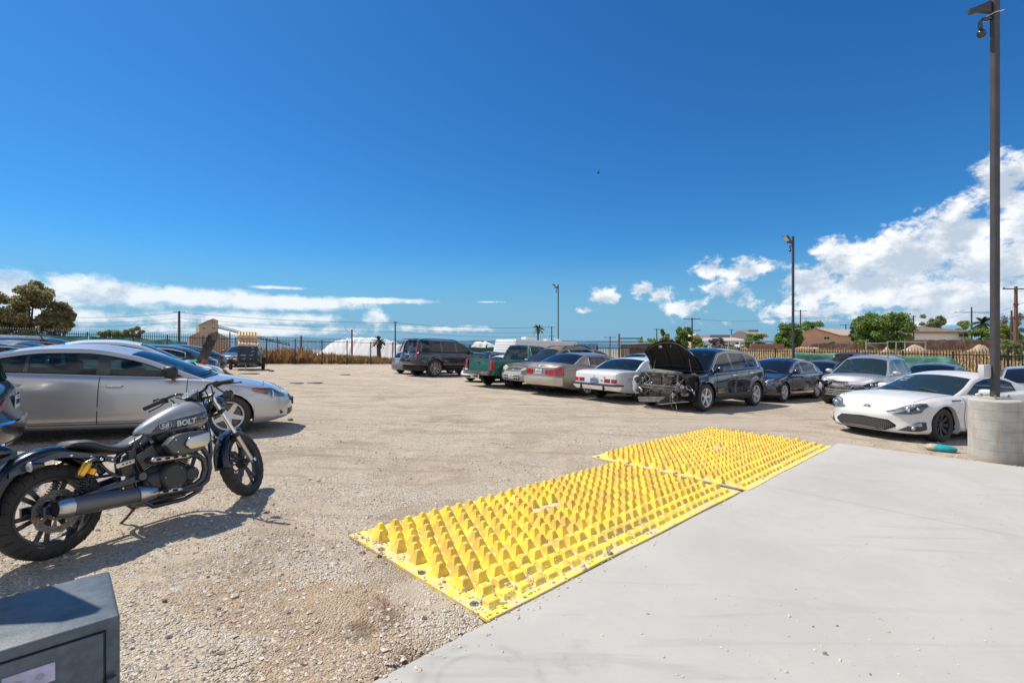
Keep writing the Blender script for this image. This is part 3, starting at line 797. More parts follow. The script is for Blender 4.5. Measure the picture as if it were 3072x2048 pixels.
CON = None
def slab():
    m = bpy.data.materials.new('broom_concrete'); m.use_nodes = True; t = NT(m.node_tree); b = t.n['Principled BSDF']
    pos = t.new('ShaderNodeNewGeometry').outputs['Position']
    n1 = t.noise(pos, .8, 6, .62, .4); n2 = t.noise(pos, 5, 6, .65); mp = t.new('ShaderNodeMapping'); mp.inputs['Rotation'].default_value = (0, 0, rad(-47))
    mp.inputs['Scale'].default_value = (.5, 30, 1); t.l.new(pos, mp.inputs[0]); br = t.noise(mp.outputs[0], 5, 4, .6)
    c = t.mix(t.sm(n1, .3, .7), (.455, .435, .40), (.405, .39, .355)); c = t.mix(t.m('MULTIPLY', t.sm(n2, .52, .75), .35), c, (.52, .49, .44))
    c = t.mix(t.m('MULTIPLY', br, .16), c, (.36, .36, .36))
    v = t.voro(pos, 4.2); sp = t.m('MULTIPLY', t.sm(v.outputs['Distance'], .035, .02), t.m('GREATER_THAN', t.xyz(v.outputs['Color'])[0], .45))
    c = t.mix(t.m('MULTIPLY', sp, .8), c, (.10, .09, .08))
    v2 = t.voro(pos, 11); sp2 = t.m('MULTIPLY', t.sm(v2.outputs['Distance'], .05, .03), t.m('GREATER_THAN', t.xyz(v2.outputs['Color'])[1], .72))
    c = t.mix(t.m('MULTIPLY', sp2, .6), c, (.2, .17, .14))
    # rubbed tyre scuffs
    mp2 = t.new('ShaderNodeMapping'); mp2.inputs['Rotation'].default_value = (0, 0, rad(-70)); mp2.inputs['Scale'].default_value = (.25, 3.2, 1); t.l.new(pos, mp2.inputs[0])
    sc = t.sm(t.noise(mp2.outputs[0], 1.2, 5, .6, 1.2), .58, .72); c = t.mix(t.m('MULTIPLY', sc, .30), c, (.27, .265, .26))
    c = t.mix(t.m('MULTIPLY', t.sm(t.noise(pos, .45, 6, .7, 1.5), .50, .66), .30), c, (.36, .345, .32))
    c = t.mix(t.m('MULTIPLY', t.sm(t.noise(pos, 1.9, 6, .75, .6), .60, .70), .35), c, (.56, .52, .45))
    # faint dark smudge and dust near the mats
    px, py, pz = t.xyz(pos)
    def ring(x, y, r, w):
        d = t.v('DISTANCE', pos, (x, y, -.05)); return t.sm(t.m('ABSOLUTE', t.m('SUBTRACT', d, r)), w, 0)
    q = t.m('MULTIPLY', t.m('MAXIMUM', ring(-.15, 2.25, .28, .05), t.m('MAXIMUM', ring(-.15, 2.25, .20, .03), ring(.35, 2.45, .1, .08))), t.sm(n2, .42, .62))
    c = t.mix(t.m('MULTIPLY', q, .30), c, (.2, .2, .2))
    t.l.new(c, b.inputs['Base Color']); b.inputs['Roughness'].default_value = .88; b.inputs['Specular IOR Level'].default_value = .2
    bn = t.new('ShaderNodeBump'); bn.inputs['Strength'].default_value = .5; bn.inputs['Distance'].default_value = .004
    t.l.new(t.m('ADD', br, t.m('MULTIPLY', n2, .8)), bn.inputs['Height']); t.l.new(bn.outputs[0], b.inputs['Normal'])
    d = Vector((.7071, .7071)); e = Vector((.7071, -.7071)); O = Vector((-.64, 2.24))
    def g(u, v): p = O + d * u + e * v; return p
    us = [-6] + list(np.arange(-3, 9.31, .3)); vs_ = [0, .015] + list(np.arange(.3, 14, .35))
    mb = MB(); P = []
    for v in [0] + vs_:
        row = []
        for i, u in enumerate(us):
            w = .008 * noise.noise(Vector((u * 1.6, 7, v))) if v <= 0 else 0
            p = g(u, v + w + 0.0); z = lot(p.x, p.y) + (.018 if v > 0 else .012)
            row.append((p.x, p.y, z))
        P.append(row)
    first = [(p[0], p[1], p[2] - .12) for p in P[0]]
    P = [first] + P
    P = [r + [(r[-1][0] + .01, r[-1][1] + .01, r[-1][2] - .12)] for r in P]
    mb.grid(P)
    o = mb.build('concrete_slab', m, angle=50); tag(o, kind='structure')
    # tooled joints
    J = MB()
    def joint(u0, v0, u1, v1, w=.005):
        n_ = 20; a = []; 
        for k in range(n_ + 1):
            u = u0 + (u1 - u0) * k / n_; v = v0 + (v1 - v0) * k / n_; a.append(g(u, v))
        dd = (a[-1] - a[0]).normalized(); pr = Vector((-dd.y, dd.x)) * w
        J.grid([[(p.x + s_ * pr.x, p.y + s_ * pr.y, lot(p.x, p.y) + .0205) for p in a] for s_ in (-1, 1)])
    joint(5.1, .02, 5.1, 10, .0025); joint(.6, 3.6, 9.2, 3.6, .002)
    tag(J.build('slab_joints', pm('joint_line', (.42, .41, .39), .9), calc=False), kind='structure')
slab()
# ---------------------------------------------------------------- spike mats
def yellow_mat():
    m = bpy.data.materials.new('yellow_rubber'); m.use_nodes = True; t = NT(m.node_tree); b = t.n['Principled BSDF']
    pos = t.new('ShaderNodeTexCoord').outputs['Object']; x, y, z = t.xyz(pos)
    n = t.noise(pos, 6, 6, .65); n2 = t.noise(pos, 40, 4, .7); n3 = t.noise(pos, 1.6, 5, .6)
    c = t.mix(t.sm(n3, .35, .65), (.92, .70, .08), (.88, .63, .065))
    # sandy dust settled on the sheet, worn blunt tops towards the driveway
    dust = t.m('MULTIPLY', t.sm(t.m('ADD', n, t.m('MULTIPLY', n2, .25)), .52, .75), t.sm(z, .035, .012))
    c = t.mix(t.m('MULTIPLY', dust, .9), c, (.64, .52, .36))
    tip = t.m('MULTIPLY', t.sm(t.noise(pos, 9, 5, .7), .40, .62), t.sm(z, .05, .095)); c = t.mix(t.m('MULTIPLY', tip, .55), c, (.68, .45, .10))
    v = t.voro(pos, 60); g = t.m('MULTIPLY', t.sm(v.outputs['Distance'], .42, .2), t.m('MULTIPLY', t.sm(t.noise(pos, 3.2, 5, .7), .42, .62), t.sm(z, .02, .013)))
    c = t.mix(t.m('MULTIPLY', g, .85), c, (.46, .41, .36))
    wr = t.m('MULTIPLY', t.sm(n, .42, .6), t.m('MULTIPLY', t.sm(y, -.5, -.05), t.sm(z, .012, .03)))
    c = t.mix(t.m('MULTIPLY', wr, .55), c, (.50, .33, .12))
    t.l.new(c, b.inputs['Base Color']); b.inputs['Roughness'].default_value = .62
    bn = t.new('ShaderNodeBump'); bn.inputs['Strength'].default_value = .35; bn.inputs['Distance'].default_value = .004
    t.l.new(t.m('ADD', n2, n), bn.inputs['Height']); t.l.new(bn.outputs[0], b.inputs['Normal'])
    return m
YEL = yellow_mat()
RND = random.Random(7)
def spike_mat(label, lx, ly, LU, LV, ang, plate, nu, nv, bolts):
    # local x = long way, local y = across (0 at the slab side, -> negative is away); origin at the slab-side left corner
    m = frame(lx, ly, ang, dz=.012); r = empty('spike_mat', label, 'spike mat', 'yellow spike mats on the gravel', m)
    rn = random.Random(nu); mb = MB()
    wav = lambda x, y: .008 + .012 * abs(noise.noise(Vector((x * .8, y * .8, nu)))) + (.010 if x < .1 else 0) * 0
    W = lambda x, y: wav(x, y) + .004
    NX, NY = 60, 26; P = []
    for i in range(NX + 1):
        row = []
        for j in range(NY + 1):
            x = LU * i / NX; y = LV * j / NY
            e = .012 * noise.noise(Vector((x * 1.3, y * 1.3, 9)))
            xx = x + (e if i in (0, NX) else 0); yy = y + (e if j in (0, NY) else 0)
            row.append((xx, yy, W(x, y)))
        P.append(row)
    P = [[(p[0], p[1], -.004) for p in P[0]]] + P + [[(p[0], p[1], -.004) for p in P[-1]]]
    P = [[(r_[0][0], r_[0][1], -.004)] + r_ + [(r_[-1][0], r_[-1][1], -.004)] for r_ in P]
    mb.grid(P); base = mb.build('mat_sheet', YEL, r, angle=50)
    sp = MB(); pu = (LU - .16) / nu; pv = (LV - .14) / nv
    for j in range(nv):
        for i in range(nu):
            x = .10 + pu * (i + .25 + (.5 if j % 2 else 0)); y = .085 + pv * (j + .3)
            if x > LU - .06: continue
            if abs(x - plate[0]) < .26 and abs(y - plate[1]) < .10: continue
            h, tp, bs = .088, .013, .054
            if j == 0: h, tp, bs = .034, .036, .056
            elif j == 1: h, tp, bs = .048, .032, .056
            elif j == 2: h, tp, bs = .066, .022, .055
            h *= rn.uniform(.93, 1.05); z0 = W(x, y) - .004
            jx, jy = rn.gauss(0, .0025), rn.gauss(0, .0025); lx_, ly_ = rn.gauss(0, .003), rn.gauss(0, .003)
            if rn.random() < .02: lx_ += .012; h *= .8
            if j < 2: tx = tp * 1.1; ty = tp * .75
            else: tx = ty = tp
            v = [(x + jx + sx * bs, y + jy + sy * bs * .95, z0) for sx, sy in ((-1, -1), (1, -1), (1, 1), (-1, 1))]
            v += [(x + jx + lx_ + sx * (tx + .004), y + jy + ly_ + sy * (ty + .004), z0 + h - .004) for sx, sy in ((-1, -1), (1, -1), (1, 1), (-1, 1))]
            v += [(x + jx + lx_ + sx * tx * .8, y + jy + ly_ + sy * ty * .8, z0 + h) for sx, sy in ((-1, -1), (1, -1), (1, 1), (-1, 1))]
            sp.add(v, [(0, 1, 5, 4), (1, 2, 6, 5), (2, 3, 7, 6), (3, 0, 4, 7), (4, 5, 9, 8), (5, 6, 10, 9), (6, 7, 11, 10), (7, 4, 8, 11), (8, 9, 10, 11)])
    tag(sp.build('rubber_spikes', YEL, r, smooth=False, doubles=False, calc=False), kind='stuff')
    pl = MB(); pz = W(*plate); a = [(plate[0] + .21 * math.cos(q) * (1 if abs(math.cos(q)) < .9 else .96), plate[1] + .075 * math.sin(q), pz) for q in np.linspace(0, 2 * PI, 24, endpoint=False)]
    pl.prism(a, (0, 0, -.004), (0, 0, .008))
    for s_ in (-1, 1): pl.tube([(plate[0] + s_ * .11 + .05 * math.cos(q), plate[1] + .045 * math.sin(q), pz + .008) for q in np.linspace(0, 2 * PI, 17)], .006, n=5, cap=False)
    pl.box((plate[0], plate[1], pz + .006), (.11, .02, .012))
    pl.build('badge_plate', pm('worn_yellow', (.76, .62, .38), .75, var=.3, vs=12), r)
    for bx, by in bolts:
        B = MB(); z = W(bx, by); B.lathe([(0, .007), (.026, .006), (.030, 0), (.030, -.01)], c=(bx, by, z), axis='Z', n=20); B.lathe([(0, .017), (.011, .016), (.012, .005)], c=(bx, by, z), axis='Z', n=6)
        B.build('anchor_bolt', STL, r)
    return r
# near mat: slab-side left corner at (-0.17, 2.76)
spike_mat('yellow spike mat nearest the camera, along the concrete edge', -.14, 2.75, 3.86, 1.68, 45.1, (1.72, 1.04), 27, 12,
          [(.055, .18), (.05, .72), (.05, 1.25), (1.3, .02 + .02), (3.8, .4)])
spike_mat('yellow spike mat farther away, beyond the gap in the gravel', 2.715, 5.555, 4.1, 2.2, 45.2, (2.1, 1.25), 29, 16,
          [(.05, .3), (.05, .9), (.05, 1.6), (.05, 2.1), (2.0, 1.95)])

# ---------------------------------------------------------------- pebbles
def pebbles():
    rn = np.random.RandomState(3); N = 26000
    V = np.array([(1, 0, 0), (-1, 0, 0), (0, 1, 0), (0, -1, 0), (0, 0, 1), (0, 0, -1)], float) * 1.0
    F = np.array([(0, 2, 4), (2, 1, 4), (1, 3, 4), (3, 0, 4), (2, 0, 5), (1, 2, 5), (3, 1, 5), (0, 3, 5)])
    vs, fs, mi = [], [], []; n = 0; cnt = 0
    while cnt < N:
        y = 1.6 + rn.rand() ** 1.9 * 9; x = (rn.rand() * 2.1 - 1.06) * (y + .6)
        u = (x + .64) * .7071 + (y - 2.24) * .7071; v = (x + .64) * .7071 - (y - 2.24) * .7071
        sl_ = v > -.03 and u < 9.3
        if sl_ and rn.rand() > .03 + .25 * (v < .10): continue
        on = (-1.70 < v < -.03 and -.03 < u - .7 < 3.9) or (-2.2 < v < -.03 and 4.7 < u < 8.8)
        d = noise.noise(Vector((x * .9, y * .9, 0))) + .25 * noise.noise(Vector((x * 4, y * 4, 0)))
        if rn.rand() > .35 + d * 1.1: continue
        if on and rn.rand() > .55: continue
        s = .0045 + .0095 * rn.rand() ** 2.2 + (.012 * rn.rand() if rn.rand() < .02 else 0)
        z = lot(x, y) + .018 * noise.noise(Vector((x * .5, y * .5, 0))) + .006 * noise.noise(Vector((x * 2.6, y * 2.6, 3))) + (.036 if on else 0)
        if sl_: z = lot(x, y) + .018; s *= .6 if v > .1 else .9
        q = V * (1 + .5 * (rn.rand(6, 1) - .5)) * np.array([s * (1 + .6 * rn.rand()), s, s * .7]); a = rn.rand() * 6.28
        c, s_ = math.cos(a), math.sin(a); q = np.stack([q[:, 0] * c - q[:, 1] * s_, q[:, 0] * s_ + q[:, 1] * c, q[:, 2]], 1) + rn.randn(6, 3) * s * .16
        vs.append(q + np.array([x, y, z + s * .25])); fs.append(F + n); n += 6; cnt += 1
    me = bpy.data.meshes.new('loose_pebbles'); vv = np.concatenate(vs); ff = np.concatenate(fs)
    me.from_pydata(vv.tolist(), [], ff.tolist())
    m = bpy.data.materials.new('pebble_stone'); m.use_nodes = True; t = NT(m.node_tree); b = t.n['Principled BSDF']
    pos = t.new('ShaderNodeNewGeometry').outputs['Random Per Island']
    r = t.new('ShaderNodeValToRGB'); t.l.new(pos, r.inputs[0]); cr = r.color_ramp
    cr.elements[0].color = (.48, .41, .32, 1); cr.elements[1].color = (.36, .30, .24, 1)
    for p, c in ((.35, (.62, .55, .46)), (.7, (.55, .47, .37)), (.86, (.68, .63, .55)), (.95, (.17, .13, .11))):
        e = cr.elements.new(p); e.color = (*c, 1)
    t.l.new(r.outputs[0], b.inputs['Base Color']); b.inputs['Roughness'].default_value = .9
    me.materials.append(m); o = bpy.data.objects.new('loose_pebbles', me); COL.objects.link(o)
    tag(o, 'loose pale pebbles strewn over the near gravel', 'gravel', kind='stuff')
pebbles()
# a few larger stones one can tell apart
ROCK = pm('brown_rock', (.40, .25, .16), .95, var=.5, vs=20, bump=.6, bs=60)
ROCKG = pm('grey_rock', (.22, .20, .19), .95, var=.5, vs=20, bump=.6, bs=60)
def rock(px, py, s, mt, label):
    X = (px - 1536) / FPX; Y = 1.56 / ((py - 1023) / FPX - .025 * X - .018); x = X * Y
    m = MB(); m.ell((0, 0, s * .35), (s * 1.3, s, s * .7), 12, 8)
    m.v = [tuple(Vector(v) * (1 + .28 * noise.noise(Vector(v) * 2.2 / s + Vector((px, 0, 0))))) for v in m.v]
    o = m.build('stone', mt); o.location = (x, Y, lot(x, Y)); tag(o, label, 'stone', 'loose stones on the ground')
rock(1145, 1668, .030, ROCK, 'rusty brown stone touching the left edge of the near yellow mat')
rock(495, 1800, .012, ROCKG, 'small dark stone on the gravel, left of the near mat')
rock(658, 1825, .012, ROCKG, 'small grey stone on the reddish bare earth')
rock(872, 1259, .045, ROCK, 'brown clod on the gravel in front of the silver sedan')
rock(815, 1114, .12, ROCKG, 'dark lump on the ground right of the pallet trailer')

for k, (px, py, w, lb) in enumerate(((747, 1120, .55, 'dark scrap on the ground in front of the pallet trailer'), (947, 1148, .35, 'dark scrap in mid lot, right of a smaller one'), (887, 1149, .3, 'small dark scrap in mid lot, left of a larger one'), (1038, 1123, .32, 'dark scrap near the fence, in front of the salt heap'))):
    X = (px - 1536) / FPX; Y = 1.56 / ((py - 1023) / FPX - .025 * X - .018); x = X * Y; m = MB(); rr = random.Random(k)
    m.prism([(x + w * (.6 + .5 * rr.random()) * math.cos(q), Y + w * .6 * (.5 + .6 * rr.random()) * math.sin(q), lot(x, Y) + .004) for q in np.linspace(0, 2 * PI, 10)[:-1]], (0, 0, 0), (.02, 0, .03)); tag(m.build('scrap', ROCKG, None), lb, 'scrap', 'dark scraps lying in the lot')
# ---------------------------------------------------------------- lamp posts
POLE = pm('bronze_paint', (.075, .068, .068), .5, .2, var=.2, vs=3)
LED = pm('lamp_glass', (.62, .64, .66), .2, .2, bump=.5, bs=90)
def ring_concrete():
    m = bpy.data.materials.new('cast_concrete'); m.use_nodes = True; t = NT(m.node_tree); b = t.n['Principled BSDF']
    pos = t.new('ShaderNodeTexCoord').outputs['Object']; x, y, z = t.xyz(pos)
    n = t.noise(pos, 4, 6, .65); n2 = t.noise(pos, 30, 4, .65)
    c = t.mix(t.sm(n, .35, .7), (.46, .435, .39), (.37, .345, .30))
    c = t.mix(t.m('MULTIPLY', t.sm(t.noise(t.v('MULTIPLY', pos, (9, 9, 1.0)), 1.3, 5, .65), .52, .68), .5), c, (.34, .25, .17))
    v = t.voro(pos, 22); c = t.mix(t.m('MULTIPLY', t.m('MULTIPLY', t.sm(v.outputs['Distance'], .12, .06), t.m('GREATER_THAN', t.xyz(v.outputs['Color'])[0], .7)), .7), c, (.12, .10, .09))
    c = t.mix(t.m('MULTIPLY', t.sm(z, .12, .0), .5), c, (.36, .27, .18))
    t.l.new(c, b.inputs['Base Color']); b.inputs['Roughness'].default_value = .9
    bn = t.new('ShaderNodeBump'); bn.inputs['Strength'].default_value = .4; bn.inputs['Distance'].default_value = .005
    t.l.new(t.m('ADD', n2, n), bn.inputs['Height']); t.l.new(bn.outputs[0], b.inputs['Normal']); return m
RCON = ring_concrete()
def lamp_post(label, x, y, H, head_az, base=True, cam_part=True, big=False):
    z0 = lot(x, y); r = empty('lamp_post', label, 'lamp post', 'lamp posts around the lot', Matrix.Translation((x, y, z0)))
    bh = .98
    B = MB(); pr = [(.0, bh), (.26, bh), (.305, bh - .012), (.318, bh - .03)]
    for k in range(5):
        z = bh - .17 - k * .155; pr += [(.3175, z + .005), (.312, z), (.318, z - .005)]
    pr += [(.322, .12), (.325, -.15)]
    B.lathe(pr, axis='Z', n=72); B.build('concrete_base', RCON, r, angle=14)
    P = MB(); w = .047
    poly = [(sx * (w - c), sy * (w - d), 0) for sx, sy, c, d in ((-1, -1, .0, .012), (-1, -1, .012, 0), (1, -1, .012, 0), (1, -1, 0, .012), (1, 1, 0, .012), (1, 1, .012, 0), (-1, 1, .012, 0), (-1, 1, 0, .012))]
    P.prism(poly, (0, 0, bh + .03), (0, 0, H)); P.build('pole', POLE, r, angle=20)
    G = MB(); G.box((0, 0, bh + .015), (.27, .27, .03)); pl = G.build('base_plate', RCON, r, bevel=.004)
    for sx in (-1, 1):
        for sy in (-1, 1):
            N_ = MB(); N_.tube([(sx * .11, sy * .11, bh), (sx * .11, sy * .11, bh + .075)], .011, n=8); N_.lathe([(0, .02), (.02, .02), (.02, 0)], c=(sx * .11, sy * .11, bh + .032), axis='Z', n=6); N_.build('anchor_bolt', STL, r)
    a = rad(head_az); d = Vector((math.cos(a), math.sin(a), 0)); s_ = Vector((-d.y, d.x, 0)); zh = H - (.50 if H > 7.6 else .28)
    A = MB(); A.prism([Vector((0, 0, zh + .10)) + d * .06 - s_ * .03, Vector((0, 0, zh - .10)) + d * .06 - s_ * .03, d * .22 + Vector((0, 0, zh - .05)) - s_ * .03, d * .34 + Vector((0, 0, zh - .08)) - s_ * .03, d * .36 + Vector((0, 0, zh + .0)) - s_ * .03, d * .25 + Vector((0, 0, zh + .03)) - s_ * .03], (0, 0, 0), s_ * .06)
    A.build('bracket', POLE, r, bevel=.006)
    tilt = rad(18 if H > 7.6 else 42); n_ = (d * math.sin(tilt) + Vector((0, 0, -math.cos(tilt)))).normalized(); u = d * math.cos(tilt) + Vector((0, 0, math.sin(tilt)))
    c0 = d * .40 + Vector((0, 0, zh + (.34 if H > 7.6 else .16))); R = Matrix((u, s_, n_)).transposed()
    Hd = MB(); Hd.box(c0, (.34, .28, .07), R)
    hd = Hd.build('lamp_head', POLE, r, bevel=.012)
    F = MB()
    for k in range(7): F.box(c0 - n_ * .055 + s_ * (.038 * (k - 3)), (.26, .008, .05), R)
    F.build('cooling_fins', POLE, hd); L = MB(); L.box(c0 + n_ * .036, (.29, .23, .008), R); L.build('lens_panel', LED, hd)
    if cam_part:
        K = MB(); q = Vector((0, 0, H - (.68 if H > 7.6 else .46))); K.tube([q + d * .06, q + d * .16 + Vector((0, 0, -.01)), q + d * .19 + Vector((0, 0, -.05)), q + d * .19 + Vector((0, 0, -.16))], .032, n=10)
        K.ell(q + d * .18 + Vector((0, 0, -.23)), (.062, .062, .07), 14, 10); K.build('security_camera', BLKG, r)
    return r
lp = lamp_post('tall dark lamp post on the concrete drum beside the white coupe', 7.69, 7.70, 7.72, 166)
Z_ = MB(); Z_.tube([(-.072, -.072, 7.08), (.072, -.072, 7.12), (.072, .072, 7.13), (-.072, .072, 7.1), (-.072, -.072, 7.08)], .006, n=5); Z_.build('cable_tie', PLT, lp)
J = MB(); J.box((-.115, .05, 1.42), (.12, .10, .20)); jb = J.build('junction_box', pm('box_grey', (.52, .53, .52), .5), lp, bevel=.008)
lamp_post('middle lamp post, rising behind the black sedan and silver crossover', 13.6, 23.4, 7.4, 196)
lamp_post('farthest lamp post, rising behind the white trailer roof', 4.1, 42.9, 7.5, 190)

# ---------------------------------------------------------------- steel safe, lower left
SAFE = pm('safe_grey_paint', (.075, .10, .12), .42, .1, bump=.12, bs=120, var=.30, vs=22, dust=.3, dcol=(.30, .31, .31))
def safe():
    # far-right top corner and near-right top corner measured from the photograph's ground plane
    a = Vector((-1.755, 2.11)); b = Vector((-1.43, 1.765)); H = .56
    dep = (a - b).length; ey = (a - b).normalized(); ex = Vector((ey.y, -ey.x)); W = .62
    m = Matrix.Identity(4); m[0][0], m[1][0] = ex.x, ex.y; m[0][1], m[1][1] = ey.x, ey.y; m.translation = (b.x, b.y, lot(b.x, b.y))
    r = empty('steel_safe', 'dark grey steel safe cut off by the lower left corner', 'safe', None, m)
    B = MB(); B.box((-W / 2, dep / 2, H / 2), (W, dep, H)); B.build('body', SAFE, r, bevel=.012, segs=3)
    D = MB(); D.box((-W / 2 - .01, -.004, H / 2 - .0), (W - .075, .012, H - .085)); d = D.build('door', SAFE, r, bevel=.003)
    G = MB(); w = .005; x0, x1, z0, z1 = -W + .024, -.042, .04, H - .04
    for q in (((x0, z0), (x1, z0)), ((x0, z1), (x1, z1)), ((x0, z0), (x0, z1)), ((x1, z0), (x1, z1))):
        G.bar((q[0][0], -.0015, q[0][1]), (q[1][0], -.0015, q[1][1]), .004, w)
    G.build('door_gap', GAP, r)
    Hn = MB(); Hn.tube([(-.026, -.018, H - .33), (-.026, -.018, H - .205)], .014, n=14); Hn.build('hinge', SAFE, r)
    Hn = MB(); Hn.tube([(-.03, -.016, .1), (-.03, -.016, .24)], .014, n=12); Hn.build('hinge', SAFE, r)
    L = MB(); L.box((-.235, -.0115, H - .118), (.125, .003, .062)); l = L.build('label_plate', pm('lilac_label', (.50, .46, .62), .4, var=.3, vs=14), d, bevel=.001)
    for sx_ in (-.21, -.262):
        S = MB(); S.ell((sx_, -.0135, H - .12), (.012, .001, .010), 10, 6); S.build('label_smudge', pm('smudge', (.30, .27, .33), .6), l)
safe()
# unseen upright board left of the frame, added to throw shade on the safe
BW = pm('shade_board', (.20, .17, .17), .8, var=.4, vs=12)
bd = MB(); bx, by = -2.31, 2.155
bd.prism([(0, 0, 0), (-.55, -.16, 0), (-.55, -.16, 2.0), (-.36, -.105, 1.88), (-.12, -.035, 2.02), (0, 0, 1.94)], (0, 0, 0), (-.01, .035, 0))
b_ = bd.build('board', BW, None, bevel=.002); b_.matrix_world = Matrix.Translation((bx, by, lot(bx, by)))
tag(b_, 'tall unseen board just left of the frame, added to shade the safe', 'board')

# ---------------------------------------------------------------- teal scrap under the coupe's wheel
TEAL = pm('teal_plastic', (.02, .36, .40), .45, var=.25, vs=7)
t_ = MB(); t_.ell((0, 0, .05), (.21, .135, .065), 20, 10, pw=.8)
t_.v = [tuple(Vector(v) * (1 + .12 * noise.noise(Vector(v) * 9))) for v in t_.v]
tp = t_.build('plastic_tub', TEAL); tp.matrix_world = frame(7.42, 8.36, -38, dz=.0)
tag(tp, 'crushed teal plastic lump under the white coupe front wheel', 'plastic tub')
t2 = MB(); t2.ell((-.10, -.02, .055), (.125, .115, .062), 16, 8); t2.v = [tuple(Vector(v) * (1 + .12 * noise.noise(Vector(v) * 9))) for v in t2.v]
t2.build('faded_end', pm('faded_beige', (.50, .44, .34), .7, var=.3, vs=9), tp)

# ---------------------------------------------------------------- iron fence
IRON = pm('fence_black', (.022, .021, .022), .5, .3)
def fence(label, A, B, bay, pitch, top=2.17, rail=1.88, pr=.011, z=lot, curve=.16, low=.16):
    A = Vector(A); B = Vector(B); L = (B - A).length; d = (B - A) / L; n = max(1, round(L / bay)); st = L / n
    out = Vector((-d.y, d.x)) if (Vector((-d.y, d.x))).dot(A) > 0 else Vector((d.y, -d.x))
    r = empty('iron_fence', label, 'fence', 'black iron fence runs', Matrix.Translation((A.x, A.y, 0)))
    for k in range(n + 1):
        p = d * st * k; zz = z(A.x + p.x, A.y + p.y); P = MB()
        P.box((p.x, p.y, zz + (rail + .12) / 2), (.075, .075, rail + .12), Matrix.Rotation(math.atan2(d.y, d.x), 3, 'Z')); P.box((p.x, p.y, zz + rail + .14), (.09, .09, .035), Matrix.Rotation(math.atan2(d.y, d.x), 3, 'Z'))
        P.build('post', IRON, r, smooth=False)
    for k in range(n):
        a = d * st * k; b = d * st * (k + 1); za, zb_ = z(A.x + a.x, A.y + a.y), z(A.x + b.x, A.y + b.y); M = MB()
        for h in (low, rail): M.bar((a.x, a.y, za + h), (b.x, b.y, zb_ + h), .035, .035)
        c = max(1, round(st / pitch))
        for i in range(1, c):
            f = i / c; p = a * (1 - f) + b * f; zz = za * (1 - f) + zb_ * f
            for q, w in ((((0, low - .07), (0, rail + .05)), pr), (((0, rail + .05), (curve * .3, top - .10)), pr), (((curve * .3, top - .10), (curve, top)), pr * .8)):
                M.bar((p.x + out.x * q[0][0], p.y + out.y * q[0][0], zz + q[0][1]), (p.x + out.x * q[1][0], p.y + out.y * q[1][0], zz + q[1][1]), w * 2)
        M.build('picket_panel', IRON, r, smooth=False, doubles=False, calc=False)
    return r
fence('long black iron fence between the lot and the dry brush, left to middle', (-33.43, 25.53), (.60, 52.6), 2.07, .106)
fence('black iron fence run behind the red wagon and silver roof', (.60, 52.6), (6, 34), 2.0, .115)
fence('short black iron fence run behind the wrecked black crossover', (6, 34), (12, 30), 1.8, .12, pr=.013, curve=.26)
fence('black iron fence on the right, in front of the dry grass field', (12, 30), (29.5, 18.3), 1.9, .12, pr=.013, curve=.26)

# ---------------------------------------------------------------- green screens hung on the fence
GRN = pm('green_screen', (.045, .15, .115), .65, var=.35, vs=3, col2=(.10, .235, .19))
GRNW = pm('green_screen_shiny', (.03, .115, .09), .38, var=.6, vs=1.5, col2=(.12, .28, .22))
def screen(label, A, B, h0, h1, mt, seed, sag=.05, fold=.10, zf=lot, endcut=0):
    A = Vector(A); B = Vector(B); d = B - A; L = d.length; nrm = Vector((d.y, -d.x)).normalized()
    if nrm.dot(-A) < 0: nrm = -nrm
    NU = int(L / .10); NV = 14; P = []
    for i in range(NU + 1):
        f = i / NU; p = A + d * f; row = []; zz = zf(p.x, p.y)
        top = h1 - sag * abs(math.sin(f * L / 1.04 * PI / 2)) - .05 * noise.noise(Vector((f * L, seed, 2)))
        if endcut: top = h1 - (h1 - h0) * max(0, (f - (1 - endcut)) / endcut) ** 1.2 * .98 - sag * .5 * abs(math.sin(f * L))
        for j in range(NV + 1):
            g = j / NV; h = top + (h0 - top) * g
            o = .07 + fold * (.6 + noise.noise(Vector((f * L * 1.4 + g * 1.8, g * 1.6, seed)))) * math.sin(g * PI) ** .5 + .03 * noise.noise(Vector((f * L * 7 - g * 9, g * 2, seed + 5)))
            row.append((p.x + nrm.x * o, p.y + nrm.y * o, zz + h))
        P.append(row)
    m = MB().grid(P); o = m.build('green_screen', mt, angle=80, calc=False)
    sd = o.modifiers.new('thickness', 'SOLIDIFY'); sd.thickness = .004
    tag(o, label, 'screen', 'green privacy screens tied to the fence'); return o
def along(k): return (-28.57 + 1.62 * k, 29.4 + 1.29 * k)
sp = [(-3, 0, 'smooth green privacy screen on the fence at the far left edge'), (0, 1.02, 'wrinkled green screen bay right of the leftmost one'), (1.05, 2.1, 'green screen bay below the low bushes'), (2.15, 3.0, 'bulging green screen bay left of the utility pole'), (3.0, 3.55, 'ragged last green screen beside the salt building')]
for i, (a, b, lb) in enumerate(sp):
    screen(lb, along(a), along(b), .0, 1.80 if i < 4 else 1.7, GRNW, i * 3.1, sag=.04 + .03 * i, fold=.12 + .04 * (i > 1))
screen('dark green screen on the fence behind the black lifted SUV', along(14.2), along(17.6), .0, 1.80, pm('green_dark', (.03, .085, .06), .8), 21, fold=.03)
screen('green screen on the fence behind the silver crossover, left piece', (16.0, 27.35), (19.0, 25.35), .3, 1.86, GRN, 31, fold=.2)
screen('slanting green screen behind the silver crossover roof, right piece', (19.2, 25.2), (22.4, 23.08), .3, 1.80, GRN, 37, fold=.22, endcut=.3)
